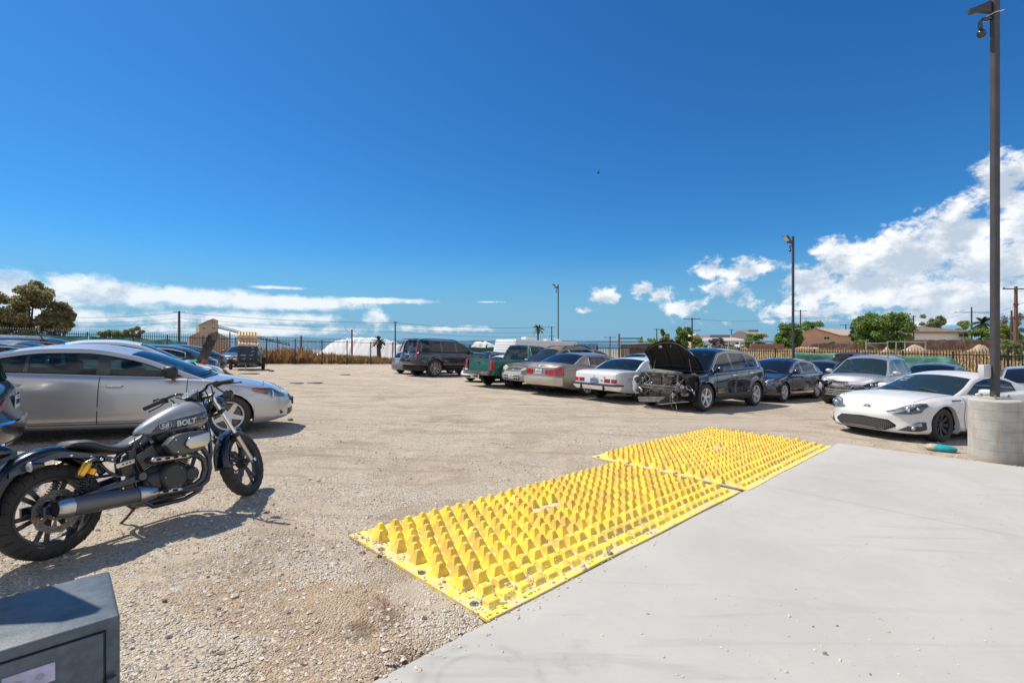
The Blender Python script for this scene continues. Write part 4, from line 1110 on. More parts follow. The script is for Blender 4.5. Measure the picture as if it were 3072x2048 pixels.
# ---------------------------------------------------------------- the vehicles in the lot
def paint(n, c, metal=.0, rough=.3, dust=.35, fl=0, coat=1.0):
    return pm('paint_' + n, c, rough, metal, coat=coat, dust=dust, fl=fl, dcol=(.40, .36, .30))
def spot_at(wx, wy, head, lx, ly, dz=0.0, sc=1.0, pitch=0, roll=0):
    m = frame(wx, wy, head); R = m.to_3x3()
    o = Vector((wx, wy, lot(wx, wy) + dz)) - R @ Vector((lx * sc, ly * sc, 0)); m.translation = o
    return m @ Matrix.Scale(sc, 4) @ Matrix.Rotation(rad(pitch), 4, 'Y') @ Matrix.Rotation(rad(roll), 4, 'X')
H1, H2 = 38.6, -141.4
SILV = paint('silver', (.53, .52, .51), .55, .32, .06, 0.0)
SILVB = paint('silver_blue', (.50, .56, .64), .5, .3, .25)
WHT = paint('white', (.74, .745, .735), 0, .35, .22)
WHTP = paint('pearl_white', (.70, .695, .665), 0, .38, .40)
BLKP = paint('black', (.010, .011, .014), 0, .15, .06)
NAVY = paint('black_blue', (.008, .011, .020), .1, .12, .05)
GREY = paint('grey', (.16, .165, .17), .5, .3, .3)
DGREY = paint('dark_grey', (.055, .06, .068), .5, .25, .2)
GRNP = paint('green', (.006, .12, .10), .15, .25, .12)
TAN = paint('tan', (.25, .215, .18), .35, .34, .15)
GREEN_GREY = paint('grey_green', (.15, .165, .15), .4, .35, .45)
RED = paint('red_brown', (.16, .04, .03), .1, .4, .4)
BRITE = paint('red', (.40, .02, .02), .1, .3, .3)
BMP = pm('grey_bumper', (.36, .35, .33), .65, dust=.3)
VINYL = pm('grey_vinyl_roof', (.16, .155, .15), .8)
def lamp_pair(c, cols, nm='headlight', back=None, amber=None, sides=(1, -1), off=.006, bulbs=()):
    hs = c.patch(nm, back or CLR, cols, off=off, n=14, sides=sides)
    for sd, h in zip(sides, hs):
        o = c.patch('lens', LENS, cols, off=off + .014, n=14, sides=(sd,), parent=h)[0]
        if amber: c.patch('turn_signal', AMB, amber, off=off + .008, n=6, sides=(sd,), parent=h)
        for S, z, rr in bulbs:
            b = MB(); p = c.P(S, z, off + .004, sd); b.ell(p, (.02, rr, rr), 12, 8); c.obj(b, 'bulb_reflector', CHR, h)
    return hs

# --- silver sedan, nearest car on the left
g6x, g6y = -4.75, 8.07
c = Car('parked_sedan', 'silver four-door sedan parked just behind the motorcycle', 'car', SILV, spot_at(g6x, g6y, 26, 0.95 + 2.85 / 2 - .95, -.895, sc=1.045),
    L=4.8, W=1.79, wb=2.85, fo=.95, r=.325, tw=.215, fa=.85, ra_=.6, fn=2.35, style='five',
    sh=[(0, .64), (.12, .69), (.45, .775), (.95, .86), (1.38, .915), (2.5, .955), (3.6, .995), (4.4, 1.01), (4.8, .97)],
    top=[(1.32, 0), (1.75, 1.14), (2.3, 1.335), (2.85, 1.418), (3.25, 1.408), (3.7, 1.33), (4.1, 1.195), (4.6, 0)], hdr=2.3, rhdr=3.62, mu=.40, ms=1.3,
    doors=((1.52, 2.60), (2.60, 3.72)), win=((1.55, 2.50), (2.66, 3.42), (3.46, 3.92)), low=[(0, .22), (.5, .185), (.9, .185), (4, .21), (4.8, .3)],
    front=[(0, .10), (.06, .03), (.2, .0), (.45, 0), (.65, .01), (.85, .05), (.95, .10), (1, .18)],
    bz=.60, hoodu=.42, trim=BLK, trimr=.009, mmat=BLK, hmat=CHR, glass=glassmat('clear_tint', (.36, .56, .52), .2, .02, (.015, .03, .032)), bpillar=BLKG, handles=True, rimr=.228, bulge=.13, tum=.40,
    side=[(0, .075), (.06, .03), (.13, .012), (.14, .004), (.3, .0), (.345, .002), (.355, .010), (.5, .004), (.7, .012), (.84, .032), (.93, .052), (.97, .072), (1, .11)])
silver_sedan = c
for z in (.30, .475):
    for sd in (1, -1):
        m = MB(); m.grid([[c.P(c.U(u), z + e, .003, sd) for e in (-.0035, .0035)] for u in np.linspace(1.36, 3.5, 40)]); c.obj(m, 'body_crease', pm('crease_grey', (.20, .20, .20), .5), calc=False)
cc = [(c.F(.48), .60, .65), (c.F(.62), .60, .70), (c.U(.22), .615, .735), (c.U(.42), .66, .765), (c.U(.62), .725, .765)]
lamp_pair(c, cc, amber=[(c.U(.38), .65, .745), (c.U(.5), .69, .765), (c.U(.62), .73, .765)], bulbs=((c.F(.72), .64, .05), (c.U(.30), .66, .05)))
c.across('grille', GRILM, .30, .50, .60, n=16); c.across('lower_grille', GRILM, .42, .27, .38, n=16)
c.patch('fog_vent', GRILM, [(c.F(.56), .32, .33), (c.F(.68), .29, .40), (c.F(.78), .31, .41), (c.U(.2), .35, .38)], off=.004)
bm = MB(); bm.box((c.X0 - .02, .05, .47), (.08, .30, .12)); c.obj(bm, 'plate_bracket', BLK, bevel=.01)
c.plate(.74, True)
lamp_pair(c, [(c.R(.5), .78, .92), (c.R(.75), .76, .93), (c.U(4.55), .80, .94)], 'taillight', REDL)
c.wipers()
an = MB(); an.tube([(c.X0 - 3.5, 0, 1.46), (c.X0 - 3.6, 0, 1.60)], .008, n=6); an.box((c.X0 - 3.5, 0, 1.455), (.09, .05, .03)); c.obj(an, 'antenna', BLK)

# --- white sports coupe on the right
def frs():
    c = Car('sports_coupe', 'dusty white sports coupe with a turned front wheel, beside the concrete drum', 'car', WHTP, spot_at(8.21, 9.20, -162, 1.285, .87, sc=1.06),
        L=4.24, W=1.775, wb=2.57, fo=.84, r=.315, tw=.225, fa=.62, ra_=.62, fn=2.75, style='nine', rimmat=BLK, steer=5, flare=.035, arch=1.14,
        sh=[(0, .59), (.12, .635), (.45, .735), (.84, .80), (1.35, .825), (2.1, .845), (2.9, .90), (3.5, .92), (4.24, .86)], crown=.045, tcrown=.05,
        top=[(1.36, 0), (1.75, 1.02), (2.15, 1.20), (2.55, 1.275), (2.85, 1.262), (3.3, 1.13), (3.85, 0)], hdr=2.12, rhdr=2.98, rcrown=.05,
        doors=((1.40, 2.58),), win=((1.66, 2.50), (2.53, 3.10)), low=[(0, .145), (.12, .14), (.5, .16), (.9, .15), (3.4, .15), (4.24, .24)], bz=.56, hoodu=.26,
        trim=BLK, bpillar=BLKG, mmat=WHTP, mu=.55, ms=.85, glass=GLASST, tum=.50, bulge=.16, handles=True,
        front=[(0, .10), (.05, .02), (.12, .0), (.3, .015), (.5, .03), (.62, .02), (.74, .03), (.86, .085), (.94, .15), (1, .24)],
        side=[(0, .05), (.06, .02), (.15, .0), (.3, .012), (.5, .02), (.68, .004), (.8, .0), (.9, .025), (.96, .055), (1, .12)])
    hl = [(c.F(.40), .515, .53), (c.F(.5), .50, .56), (c.F(.62), .495, .61), (c.F(.74), .505, .66), (c.F(.835), .545, .69), (c.U(.34), .60, .70), (c.U(.46), .67, .705)]
    lamp_pair(c, hl, back=pm('dark_bezel', (.24, .25, .23), .3, coat=1, var=.5, vs=14), bulbs=((c.F(.70), .575, .05), (c.F(.80), .60, .03)))
    def yc(t): return (.175 + .0 * t + .09 * max(0, t - .72) / .28, .40 - .03 * t - .07 * max(0, t - .8) / .2)
    g = c.across('lower_grille', GAP, .56, .19, .36, off=.006, n=30, ycurve=yc)
    G = MB()
    for i in range(-17, 18):
        for j in range(5):
            y = i * .031; z = .205 + j * .042 + (.021 if i % 2 else 0); t = abs(y) / .54
            a, b = yc(t)
            if not a + .012 < z < b - .012: continue
            sd = 1 if y >= 0 else -1; p = c.P(c.F(abs(y)), z, .008, sd)
            ring = [p + Vector((0, .0185 * math.cos(q), .0185 * math.sin(q))) for q in np.linspace(0, 2 * PI, 7)]
            G.tube(ring, .0035, n=4, cap=False)
    c.obj(G, 'honeycomb', pm('comb_grey', (.12, .12, .12), .4), g)
    R_ = MB()
    for i in range(61):
        y = -.54 + 1.08 * i / 60; t = abs(y) / .54; a, b = yc(t)
    fv = [(c.F(.60), .205, .215), (c.F(.68), .20, .27), (c.F(.76), .20, .335), (c.F(.82), .21, .375), (c.F(.855), .245, .375)]
    for sd, v in zip((1, -1), c.patch('fog_bezel', pm('grille_grey', (.05, .05, .05), .4), fv, off=.004)):
        B = MB(); B.ell(c.P(c.F(.76), .255, .0, sd), (.03, .036, .036), 16, 10); c.obj(B, 'fog_lamp', pm('fog_glass', (.40, .41, .42), .15, .3), v)
        c.patch('drl_lens', pm('fog_glass', (.40, .41, .42), .15, .3), [(c.F(.72), .285, .31), (c.F(.78), .29, .345), (c.F(.83), .30, .365)], off=.012, n=6, sides=(sd,), parent=v)
    lip = c.across('chin_lip', BLK, .78, .135, .152, off=.012, n=30)
    # ringed badge on the nose
    p = c.P(c.F(0), .565, .012); E_ = MB(); t = Vector((-.35, 0, 1)).normalized()
    def el(ry, rz, dy=0, dz=0): E_.tube([p + Vector((0, dy + ry * math.cos(q), 0)) + t * (dz + rz * math.sin(q)) for q in np.linspace(0, 2 * PI, 25)], .0055, n=5, cap=False)
    el(.062, .042); el(.024, .041); el(.045, .018, 0, .016); c.obj(E_, 'badge', pm('badge_dark', (.05, .05, .05), .3, .8))
    c.plate(.55, True); lamp_pair(c, [(c.R(.45), .70, .80), (c.R(.75), .68, .82), (c.U(4.0), .72, .83)], 'taillight', REDL)
    for sd in (1, -1):   # fender side vent with marker
        q = c.U(1.22); v = MB()
        v.grid([[c.P(q + e, z_, .003, sd) for z_ in (zz, zz + .018)] for e, zz in ((-.16, .735), (-.05, .745), (.10, .748))]); c.obj(v, 'fender_vent', GAP)
        w = MB(); w.ell(c.P(c.U(1.30), .715, .008, sd), (.045, .006, .016), 10, 6); w.ell(c.P(c.U(1.33), .70, .008, sd), (.02, .006, .012), 10, 6); c.obj(w, 'side_badge', CHR)
        s_ = MB(); s_.grid([[c.P(c.U(u), z_, .012, sd) for z_ in (.145, .19, .20)] for u in np.linspace(1.25, 3.0, 12)]); c.obj(s_, 'side_skirt', BLK)
    # white writing across the top left of the windscreen
    wr = MB(); rn = random.Random(3)
    for ln in range(3):
        for k in range(9 - ln):
            f = .93 - .052 * (k + ln * .4); u = 2.00 - ln * .075
            def q(du, df):
                uu_ = u + du; a = c.topf(uu_); zr = c.zroof(uu_); yy = .62; ff = f + df
                return Vector((c.X0 - uu_ + .11 * (1 - ff * ff), -(yy) * ff, zr + (a - zr) * (1 - abs(ff) ** 2.2) + .012))
            for z in range(3): wr.tube([q(rn.uniform(-.02, .02), rn.uniform(-.016, .016)), q(rn.uniform(-.025, .025), rn.uniform(-.016, .016))], .0028, n=4)
    c.obj(wr, 'windscreen_writing', pm('white_marker', (.75, .78, .8), .7))
    c.wipers(); return c
coupe = frs()

# --- wrecked black crossover, bonnet open
def edge():
    dent = lambda u, z, sd: -.035 * math.exp(-((u - 2.6) / .5) ** 2 - ((z - .62) / .14) ** 2) + .022 * noise.noise(Vector((u * 4, z * 6, sd))) * math.exp(-((u - 2.9) / .9) ** 2 - ((z - .6) / .22) ** 2) if sd > 0 else 0
    c = Car('wrecked_crossover', 'wrecked black crossover with raised bonnet and stripped front end', 'car', NAVY, spot_at(5.35, 13.35, H2, 2.85 / 2, .92, sc=1.03),
        L=4.78, W=1.93, wb=2.85, fo=.95, r=.375, tw=.245, fa=.55, ra_=.5, fn=3, style='split', flare=.02,
        sh=[(0, .80), (.3, .93), (.95, 1.02), (1.35, 1.045), (2.5, 1.10), (3.6, 1.16), (4.4, 1.17), (4.78, 1.08)],
        top=[(1.15, 0), (1.6, 1.40), (2.02, 1.66), (2.5, 1.735), (3.3, 1.72), (3.95, 1.62), (4.62, 0)], hdr=2.05, rhdr=3.98,
        doors=((1.48, 2.58), (2.58, 3.62)), win=((1.42, 2.46), (2.56, 3.42), (3.50, 4.12)), low=[(0, .36), (.5, .30), (1.3, .27), (3.6, .27), (4.78, .38)],
        bz=.7, cut=lambda u, z, sd: u < .60 or (u < .78 and z < .80), nohood=True, notop=True, dent_f=dent, glass=GLASSD, wglass=glassmat('pale_screen', (.55, .68, .66), .15), bpillar=BLKG, hmat=CHR, trimr=.011)
    x0 = c.X0
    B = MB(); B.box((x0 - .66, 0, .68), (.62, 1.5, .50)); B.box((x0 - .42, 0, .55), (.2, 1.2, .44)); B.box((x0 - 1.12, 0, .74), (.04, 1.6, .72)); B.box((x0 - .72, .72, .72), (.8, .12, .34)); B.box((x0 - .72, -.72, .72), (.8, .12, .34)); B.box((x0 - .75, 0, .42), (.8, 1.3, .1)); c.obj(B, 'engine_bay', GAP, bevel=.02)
    cow = MB(); cow.box((x0 - 1.10, 0, 1.055), (.22, 1.62, .05)); c.obj(cow, 'cowl', BLK, bevel=.02)
    A = pm('radiator_fins', (.12, .10, .085), .6, .3, bump=.8, bs=160, var=.3, vs=8)
    for (y, z, w, h, xx) in ((-.16, .80, .30, .30, .30), (.22, .80, .40, .30, .30), (-.20, .43, .36, .21, .24), (.20, .43, .34, .21, .24)):
        m = MB(); m.box((x0 - xx, -y, z), (.035, w, h)); c.obj(m, 'radiator', A, bevel=.004)
    FR = pm('black_frame', (.035, .034, .034), .5, .3, dust=.5)
    m = MB()
    for a, b, w in (((.27, -.62, .98), (.27, .62, .98), .05), ((.27, -.5, .32), (.27, .5, .32), .05), ((.27, -.5, .3), (.27, -.5, .98), .05), ((.27, .5, .3), (.27, .5, .98), .05), ((.25, .02, .32), (.25, .02, .58), .04),
                    ((.27, .5, .95), (.75, .70, .95), .05), ((.27, -.5, .95), (.75, -.70, .95), .05), ((.30, .5, .62), (.34, .78, .70), .05), ((.30, -.5, .62), (.34, -.78, .66), .05), ((.34, .78, .70), (.5, .86, .42), .04), ((.26, -.1, .60), (.20, -.36, .72), .03), ((.26, .3, .60), (.24, .5, .74), .03)):
        m.bar((x0 - a[0], a[1], a[2]), (x0 - b[0], b[1], b[2]), w)
    c.obj(m, 'radiator_support', FR, bevel=.006)
    m = MB(); ys = np.linspace(-.70, .60, 12)
    m.grid([[(x0 - .14 - .10 * (y / .7) ** 2 + dx, y, z) for dx, z in ((0, .545), (.045, .56), (.045, .60), (0, .61), (.04, .62), (.04, .66), (0, .675), (-.03, .61), (0, .545))] for y in ys])
    c.obj(m, 'bumper_beam', pm('bent_steel', (.28, .27, .26), .4, .85, var=.4, vs=9), angle=25)
    m = MB(); m.box((x0 - .22, .62, .575), (.13, .30, .14)); c.obj(m, 'crash_box', FR, bevel=.01)
    m = MB(); m.add([(x0 - .28, -.56, 1.02), (x0 - .25, .30, .99), (x0 - .55, .36, 1.04), (x0 - .60, -.50, 1.09)], [(0, 1, 2, 3)]); m.add([(x0 - .28, -.56, 1.005), (x0 - .25, .30, .975), (x0 - .55, .36, 1.025), (x0 - .60, -.50, 1.075)], [(3, 2, 1, 0)])
    c.obj(m, 'cover_panel', pm('dull_plastic', (.19, .20, .20), .45), smooth=False)
    m = MB()
    for k in range(4): m.box((x0 - .10 - .0 * k, -.20 - .02 * k, .315 - .038 * k), (.05, .86 - .06 * k, .028), Matrix.Rotation(.09, 3, 'X'))
    c.obj(m, 'hanging_undertray', pm('bare_alloy', (.34, .34, .33), .42, .6, var=.35, vs=12), bevel=.003)
    m = MB(); m.ell((x0 - .36, -.86, .62), (.16, .10, .26), 14, 10, pw=.6); m.v = [tuple(Vector(v) + Vector((0, 0, 0)) * 0 + Vector((.02, .02, .02)) * noise.noise(Vector(v) * 9)) for v in m.v]
    c.obj(m, 'washer_tank', pm('cloudy_plastic', (.52, .58, .60), .35, var=.2, vs=9))
    m = MB(); m.box((x0 - .52, -.50, .96), (.17, .2, .16)); c.obj(m, 'fluid_tank', pm('cream_plastic', (.50, .45, .34), .5), bevel=.03)
    rn = random.Random(12); MT = [STL, FR, pm('pale_alloy', (.30, .295, .28), .4, .5, var=.5, vs=15), pm('engine_alloy', (.33, .33, .33), .4, .8, var=.5, vs=15), pm('rubber_hose', (.025, .025, .025), .5)]
    for k in range(34):
        m = MB(); p = Vector((x0 - rn.uniform(.36, 1.0), rn.uniform(-.68, .68), rn.uniform(.80, .99)))
        m.box(p, (rn.uniform(.06, .22), rn.uniform(.05, .25), rn.uniform(.05, .14)), Matrix.Rotation(rn.uniform(-.5, .5), 3, 'Z')); c.obj(m, 'engine_part', rn.choice(MT), bevel=.015)
    for k in range(32):
        m = MB(); p = Vector((x0 - rn.uniform(.12, .35), rn.uniform(-.75, .8), rn.uniform(.4, 1.0))); pts = [p]
        for j in range(4): pts.append(pts[-1] + Vector((rn.uniform(-.09, .09), rn.uniform(-.14, .14), rn.uniform(-.14, .10))))
        m.tube(pts, rn.choice((.006, .01, .016)), n=6); c.obj(m, 'hose', rn.choice(MT))
    for k in range(26):
        m = MB(); p = Vector((x0 - rn.uniform(.14, .34), rn.choice((rn.uniform(.35, .85), rn.uniform(-.8, -.4))), rn.uniform(.4, .85)))
        m.box(p, (rn.uniform(.02, .12), rn.uniform(.03, .16), rn.uniform(.02, .1)), Matrix.Rotation(rn.uniform(-1, 1), 3, 'X')); c.obj(m, 'broken_bracket', rn.choice(MT), bevel=.004)
    for y in (.58, .70): 
        m = MB(); m.lathe([(0, .02), (.05, .02), (.06, 0), (.05, -.02)], c=(x0 - .16, y, .72 if y < .6 else .66), axis='X', n=14); c.obj(m, 'horn', STL)
    m = MB(); m.tube([(x0 - .2, .38, .62), (x0 - .08, .40, .45), (x0 - .02, .45, .25), (x0 + .06, .56, .12), (x0 + .02, .66, .05)], .012, n=6); c.obj(m, 'dangling_hose', MT[4])
    m = MB(); m.tube([(x0 - .1, .46, .5), (x0 - .09, .47, .36)], .012, n=6); c.obj(m, 'white_connector', PLT)
    # inner fender, splash shield
    m = MB(); m.grid([[(x0 - .56 - .02 * k, .80 + .08 * math.sin(k), z) for z in (.35, .55, .8)] for k in range(3)]); c.obj(m, 'splash_shield', BLK)
    # bonnet, hinged up at the cowl
    hz = c.topf(1.15); hinge = Vector((x0 - 1.10, 0, hz - .02)); Rm = Matrix.Rotation(rad(-63), 3, 'Y'); NU, NV = 18, 20
    def hood(off, inset):
        P = []
        for i in range(NU + 1):
            a = i / NU; u = 1.12 - (1.02) * a; row = []
            for j in range(NV + 1):
                f = -1 + 2 * j / NV; hw = (.82 - .10 * a ** 2) - inset; x = x0 - (u + (abs(f) ** 2.6) * .26 * a ** 1.5); z = hz - .22 * a ** 2.1 - .07 * abs(f) ** 2.2 * (1 + .8 * a) + .06 * a * (1 - f * f) + off
                if abs(f) > .93: z -= .03
                q = Vector((x, f * hw, z)); P_ = Rm @ (q - hinge) + hinge; row.append(P_ + Vector((0, 0, .0)))
            P.append(row)
        return P
    m = MB(); m.grid(hood(0, 0)); H = c.obj(m, 'hood', NAVY, angle=60)
    UN = pm('hood_lining', (.020, .018, .016), .85, bump=.5, bs=30, var=.4, vs=9)
    m = MB(); m.grid(hood(-.022, .012)); c.obj(m, 'hood_lining', UN, H, angle=60)
    m = MB(); P = hood(-.040, .02)
    for j in (1, 7, 13, 19): m.tube([P[i][j] for i in range(1, NU)], .02, n=6)
    m.tube([P[NU - 1][j] for j in range(1, NV)], .022, n=6); m.tube([P[3][j] for j in range(1, NV)], .02, n=6); c.obj(m, 'hood_ribs', pm('rib_black', (.03, .028, .026), .6), H)
    m = MB(); q = P[NU - 3][6]; m.box(q, (.02, .09, .06)); c.obj(m, 'hood_sticker', PLT, H)
    m = MB(); m.tube([P[NU - 2][11], P[NU - 2][11] + Vector((.03, .01, -.07))], .012, n=6); c.obj(m, 'hood_catch', STL, H)
    for y in (.52, -.72):
        m = MB(); j = 16 if y > 0 else 2; m.tube([(x0 - .88, y, 1.0), P[8][j] if y > 0 else P[7][j]], .009, n=6); c.obj(m, 'gas_strut', STL, H)
    lamp_pair(c, [(c.R(.55), .92, 1.06), (c.R(.8), .90, 1.09), (c.U(4.5), .95, 1.10)], 'taillight', REDL); c.plate(.85, True)
    sd_ = MB()
    for s_ in (1, -1):
        sd_.grid([[c.P(c.U(u), z, .006, s_) for z in np.linspace(.29, .47, 4)] for u in np.linspace(1.42, 3.55, 14)])
    c.obj(sd_, 'sill_cladding', BLK); return c
edge()

# --- black sedan right of the wreck
c = Car('parked_sedan', 'black four-door sedan between the wrecked crossover and the silver crossover', 'car', NAVY, spot_at(9.39, 16.69, H2, 2.81 / 2, .88, sc=1.03),
    L=5.09, W=1.85, wb=2.81, fo=1.02, r=.335, tw=.225, fa=.8, ra_=.6, fn=2.5, style='split',
    sh=[(0, .58), (.2, .68), (.6, .79), (1.05, .86), (1.5, .93), (2.6, .96), (4.0, .99), (4.8, .98), (5.09, .92)],
    top=[(1.42, 0), (1.9, 1.22), (2.35, 1.40), (2.9, 1.485), (3.4, 1.475), (3.95, 1.36), (4.6, 0)], hdr=2.35, rhdr=3.82,
    doors=((1.60, 2.72), (2.72, 3.8)), win=((1.62, 2.62), (2.76, 3.5), (3.53, 3.95)), bz=.62, hoodu=.45, glass=GLASSD, hmat=NAVY, mmat=NAVY, trimr=.009, wglass=GLASSD)
cc = [(c.F(.44), .56, .60), (c.F(.58), .54, .67), (c.F(.74), .55, .73), (c.U(.28), .58, .76), (c.U(.5), .66, .77)]
lamp_pair(c, cc, amber=[(c.U(.40), .64, .74), (c.U(.45), .66, .76), (c.U(.5), .68, .77)], back=pm('lamp_silver', (.62, .64, .66), .35, var=.3, vs=12), bulbs=((c.F(.66), .63, .06),))
c.across('grille', GRILM, .36, .52, .63); c.across('lower_grille', GRILM, .6, .25, .36); c.plate(.8); lamp_pair(c, [(c.R(.5), .78, .92), (c.U(4.85), .78, .93)], 'taillight', REDL); c.wipers()
G_ = MB(); G_.grid([[c.P(c.U(u), z, .008, 1) for z in (.27, .31)] for u in np.linspace(1.45, 3.4, 10)]); c.obj(G_, 'sill_trim', CHR)

# --- silver crossover with a crushed front corner
def rogue():
    c = Car('wrecked_crossover', 'silver crossover with crushed front bumper behind the white coupe', 'car', SILV, spot_at(10.9, 16.83, H2, 2.7 / 2, -.9, sc=1.0),
        L=4.69, W=1.84, wb=2.70, fo=.93, r=.36, tw=.235, fa=.6, ra_=.5, fn=2.7, style='split', flare=.02,
        sh=[(0, .80), (.2, .91), (.6, .98), (1.2, 1.03), (2.5, 1.07), (3.6, 1.12), (4.69, 1.06)], crown=.07,
        top=[(1.12, 0), (1.55, 1.33), (2.0, 1.60), (2.5, 1.71), (3.2, 1.72), (3.9, 1.64), (4.55, 0)], hdr=1.98, rhdr=3.95,
        doors=((1.45, 2.5), (2.5, 3.5)), win=((1.4, 2.40), (2.5, 3.35), (3.42, 4.0)), low=[(0, .30), (.5, .27), (3.6, .25), (4.69, .36)], bz=.72, hoodu=.16,
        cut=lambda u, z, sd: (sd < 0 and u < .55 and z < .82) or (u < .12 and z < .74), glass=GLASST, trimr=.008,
        dent_f=lambda u, z, sd: .03 * noise.noise(Vector((u * 7, z * 7, 1))) if (sd < 0 and u < 1) else 0)
    x0 = c.X0
    c.across('grille', GRILM, .60, .58, .80, off=-.02, n=20)
    for sd in (1, -1):
        m = MB(); m.tube([c.P(c.F(.34), .79, .01, sd), c.P(c.F(.12), .62, .012, sd), c.P(c.F(.02), .61, .012, sd)], .014, n=6, flat=.6); c.obj(m, 'grille_trim', CHR if sd > 0 else STL)
    p = c.P(0, .70, .02); m = MB(); m.tube([p + Vector((0, .07 * math.cos(q), .055 * math.sin(q))) for q in np.linspace(0, 2 * PI, 25)], .010, n=6, cap=False); m.box(p, (.012, .19, .028)); c.obj(m, 'badge', CHR)
    cc = [(c.F(.42), .68, .72), (c.F(.56), .66, .79), (c.F(.72), .67, .83), (c.U(.30), .72, .87), (c.U(.46), .80, .88)]
    lamp_pair(c, cc, sides=(1,), back=pm('dark_bezel2', (.05, .055, .06), .25, coat=1), bulbs=((c.F(.66), .75, .035), (c.F(.75), .76, .03)))
    m = MB(); m.tube([c.P(c.F(.40), .72, .03), c.P(c.F(.52), .64, .03), c.P(c.F(.78), .69, .03)], .009, n=5); c.obj(m, 'lamp_trim', CHR)
    rn = random.Random(5); mats = [STL, BLK, pm('torn_plastic', (.30, .30, .30), .5, var=.5, vs=10), BLKG]
    for k in range(4):
        z = .54 - k * .055; m = MB(); m.tube([(x0 - .30 + .02 * k, -.78 + .03 * k, z - .01 * k), (x0 - .12, -.6, z), (x0 - .03, -.3, z - .01), (x0 - .02, .1, z), (x0 - .05, .5, z + .01)], .02, n=6, flat=.8); c.obj(m, 'crash_beam', mats[k % 2 * 2])
    for k in range(22):
        m = MB(); q = Vector((x0 - rn.uniform(.12, .5), rn.uniform(-.86, -.40), rn.uniform(.42, .86)))
        m.box(q, (rn.uniform(.03, .12), rn.uniform(.04, .2), rn.uniform(.02, .10)), Matrix.Rotation(rn.uniform(-1, 1), 3, 'X')); c.obj(m, 'broken_bracket', rn.choice(mats), bevel=.006)
    m = MB(); m.ell((x0 - .30, -.80, .62), (.12, .06, .16), 12, 8, pw=.6); m.v = [tuple(Vector(v) + Vector((.04, .03, .03)) * noise.noise(Vector(v) * 12)) for v in m.v]; c.obj(m, 'crumpled_foam', pm('grey_foam', (.52, .51, .50), .7, var=.3, vs=14))
    m = MB(); m.grid([[(x0 - .2 - .14 * a, -.80 + 1.2 * a + .05 * math.sin(b * 5), .38 - .15 * b - .05 * a) for b in np.linspace(0, 1, 5)] for a in np.linspace(0, 1, 8)]); c.obj(m, 'torn_undertray', BLK)
    lamp_pair(c, [(c.R(.55), .86, 1.0), (c.R(.8), .84, 1.02), (c.U(4.35), .9, 1.03)], 'taillight', REDL); c.plate(.8); c.rails(2.3, 3.8, mat=STL); c.wipers(); return c
rogue()

# --- white seventies sedan, tail to the camera
c = Car('old_sedan', 'old white boxy sedan seen from the back, left of the wrecked crossover', 'car', WHT, spot_at(3.07, 16.84, H1, -2.82 / 2, .80, sc=1.04),
    L=4.99, W=1.84, wb=2.82, fo=.95, r=.335, tw=.2, fa=.35, ra_=.22, fn=4, rn=6, style='steel', rimr=.19, flare=.004, arch=1.16,
    sh=[(0, .74), (.2, .82), (1.4, .90), (2.5, .92), (3.8, .95), (4.6, .94), (4.99, .88)], crown=.04,
    top=[(1.45, 0), (1.8, 1.15), (2.2, 1.32), (2.7, 1.375), (3.2, 1.35), (3.5, 1.28), (4.05, 0)], hdr=2.15, rhdr=3.38,
    doors=((1.55, 2.7), (2.7, 3.45)), win=((1.75, 2.55), (2.62, 3.15), (3.18, 3.35)), bz=.3, low=[(0, .32), (4, .27), (4.99, .36)], hmat=CHR, mirror=False, tum=.42, trimr=.012,
    rear=[(0, .06), (.1, .02), (.3, 0), (.7, .01), (.93, .02), (.98, .03), (1, .05)], side=[(0, .06), (.1, .02), (.4, 0), (.6, 0), (.62, .01), (.8, .012), (.96, .018), (1, .04)])
for a, b in ((.40, .62), (.66, .84)):
    c.patch('taillight', REDL, [(c.R(b), .60, .71), (c.R(a), .60, .71)][::1] if c.R(b) < c.R(a) else [(c.R(a), .60, .71), (c.R(b), .60, .71)], off=.006, n=4)
c.plate(.655, True, w=.32, mat=pm('plate_blue', (.30, .40, .48), .45)); 
bm = MB()
for z0, z1, o1, mt in ((.38, .52, .09, CHR), (.50, .56, .105, pm('bumper_strip', (.02, .03, .07), .35))):
    m = MB(); A = []
    for k in range(31):
        y = -.88 + 1.76 * k / 30; sd = 1 if y >= 0 else -1; S = c.R(min(abs(y), .87)); A.append([c.P(S, zz, oo, sd) for zz, oo in ((z0, .01), (z0, o1), ((z0 + z1) / 2, o1 + .012), (z1, o1), (z1, .01))])
    m.grid(A); c.obj(m, 'rear_bumper_bar', mt)
for y in (-.45, .45):
    m = MB(); p = c.P(c.R(.45), .45, .10, 1 if y > 0 else -1); m.box(p, (.05, .045, .15)); c.obj(m, 'bumper_guard', BLK, bevel=.008)
m = MB(); m.box(c.P(c.U(4.72), .52, .003, -1), (.12, .008, .05)); m.box(c.P(c.U(4.72), .52, .003, 1), (.12, .008, .05)); c.obj(m, 'side_marker', REDL)
m = MB(); m.box(c.P(c.R(.40), .735, .004, -1) + Vector((0, 0, .02)), (.004, .07, .03)); c.obj(m, 'flag_sticker', pm('flag', (.4, .08, .12), .5))
m = MB(); m.box(c.P(c.R(.3), .655, .004, -1), (.006, .09, .035)); m.ell(c.P(0 if False else c.R(.02), .77, .01), (.02, .02, .02), 8, 6); c.obj(m, 'trunk_badge', STL)
c.across('grille', GRILM, .6, .5, .7)

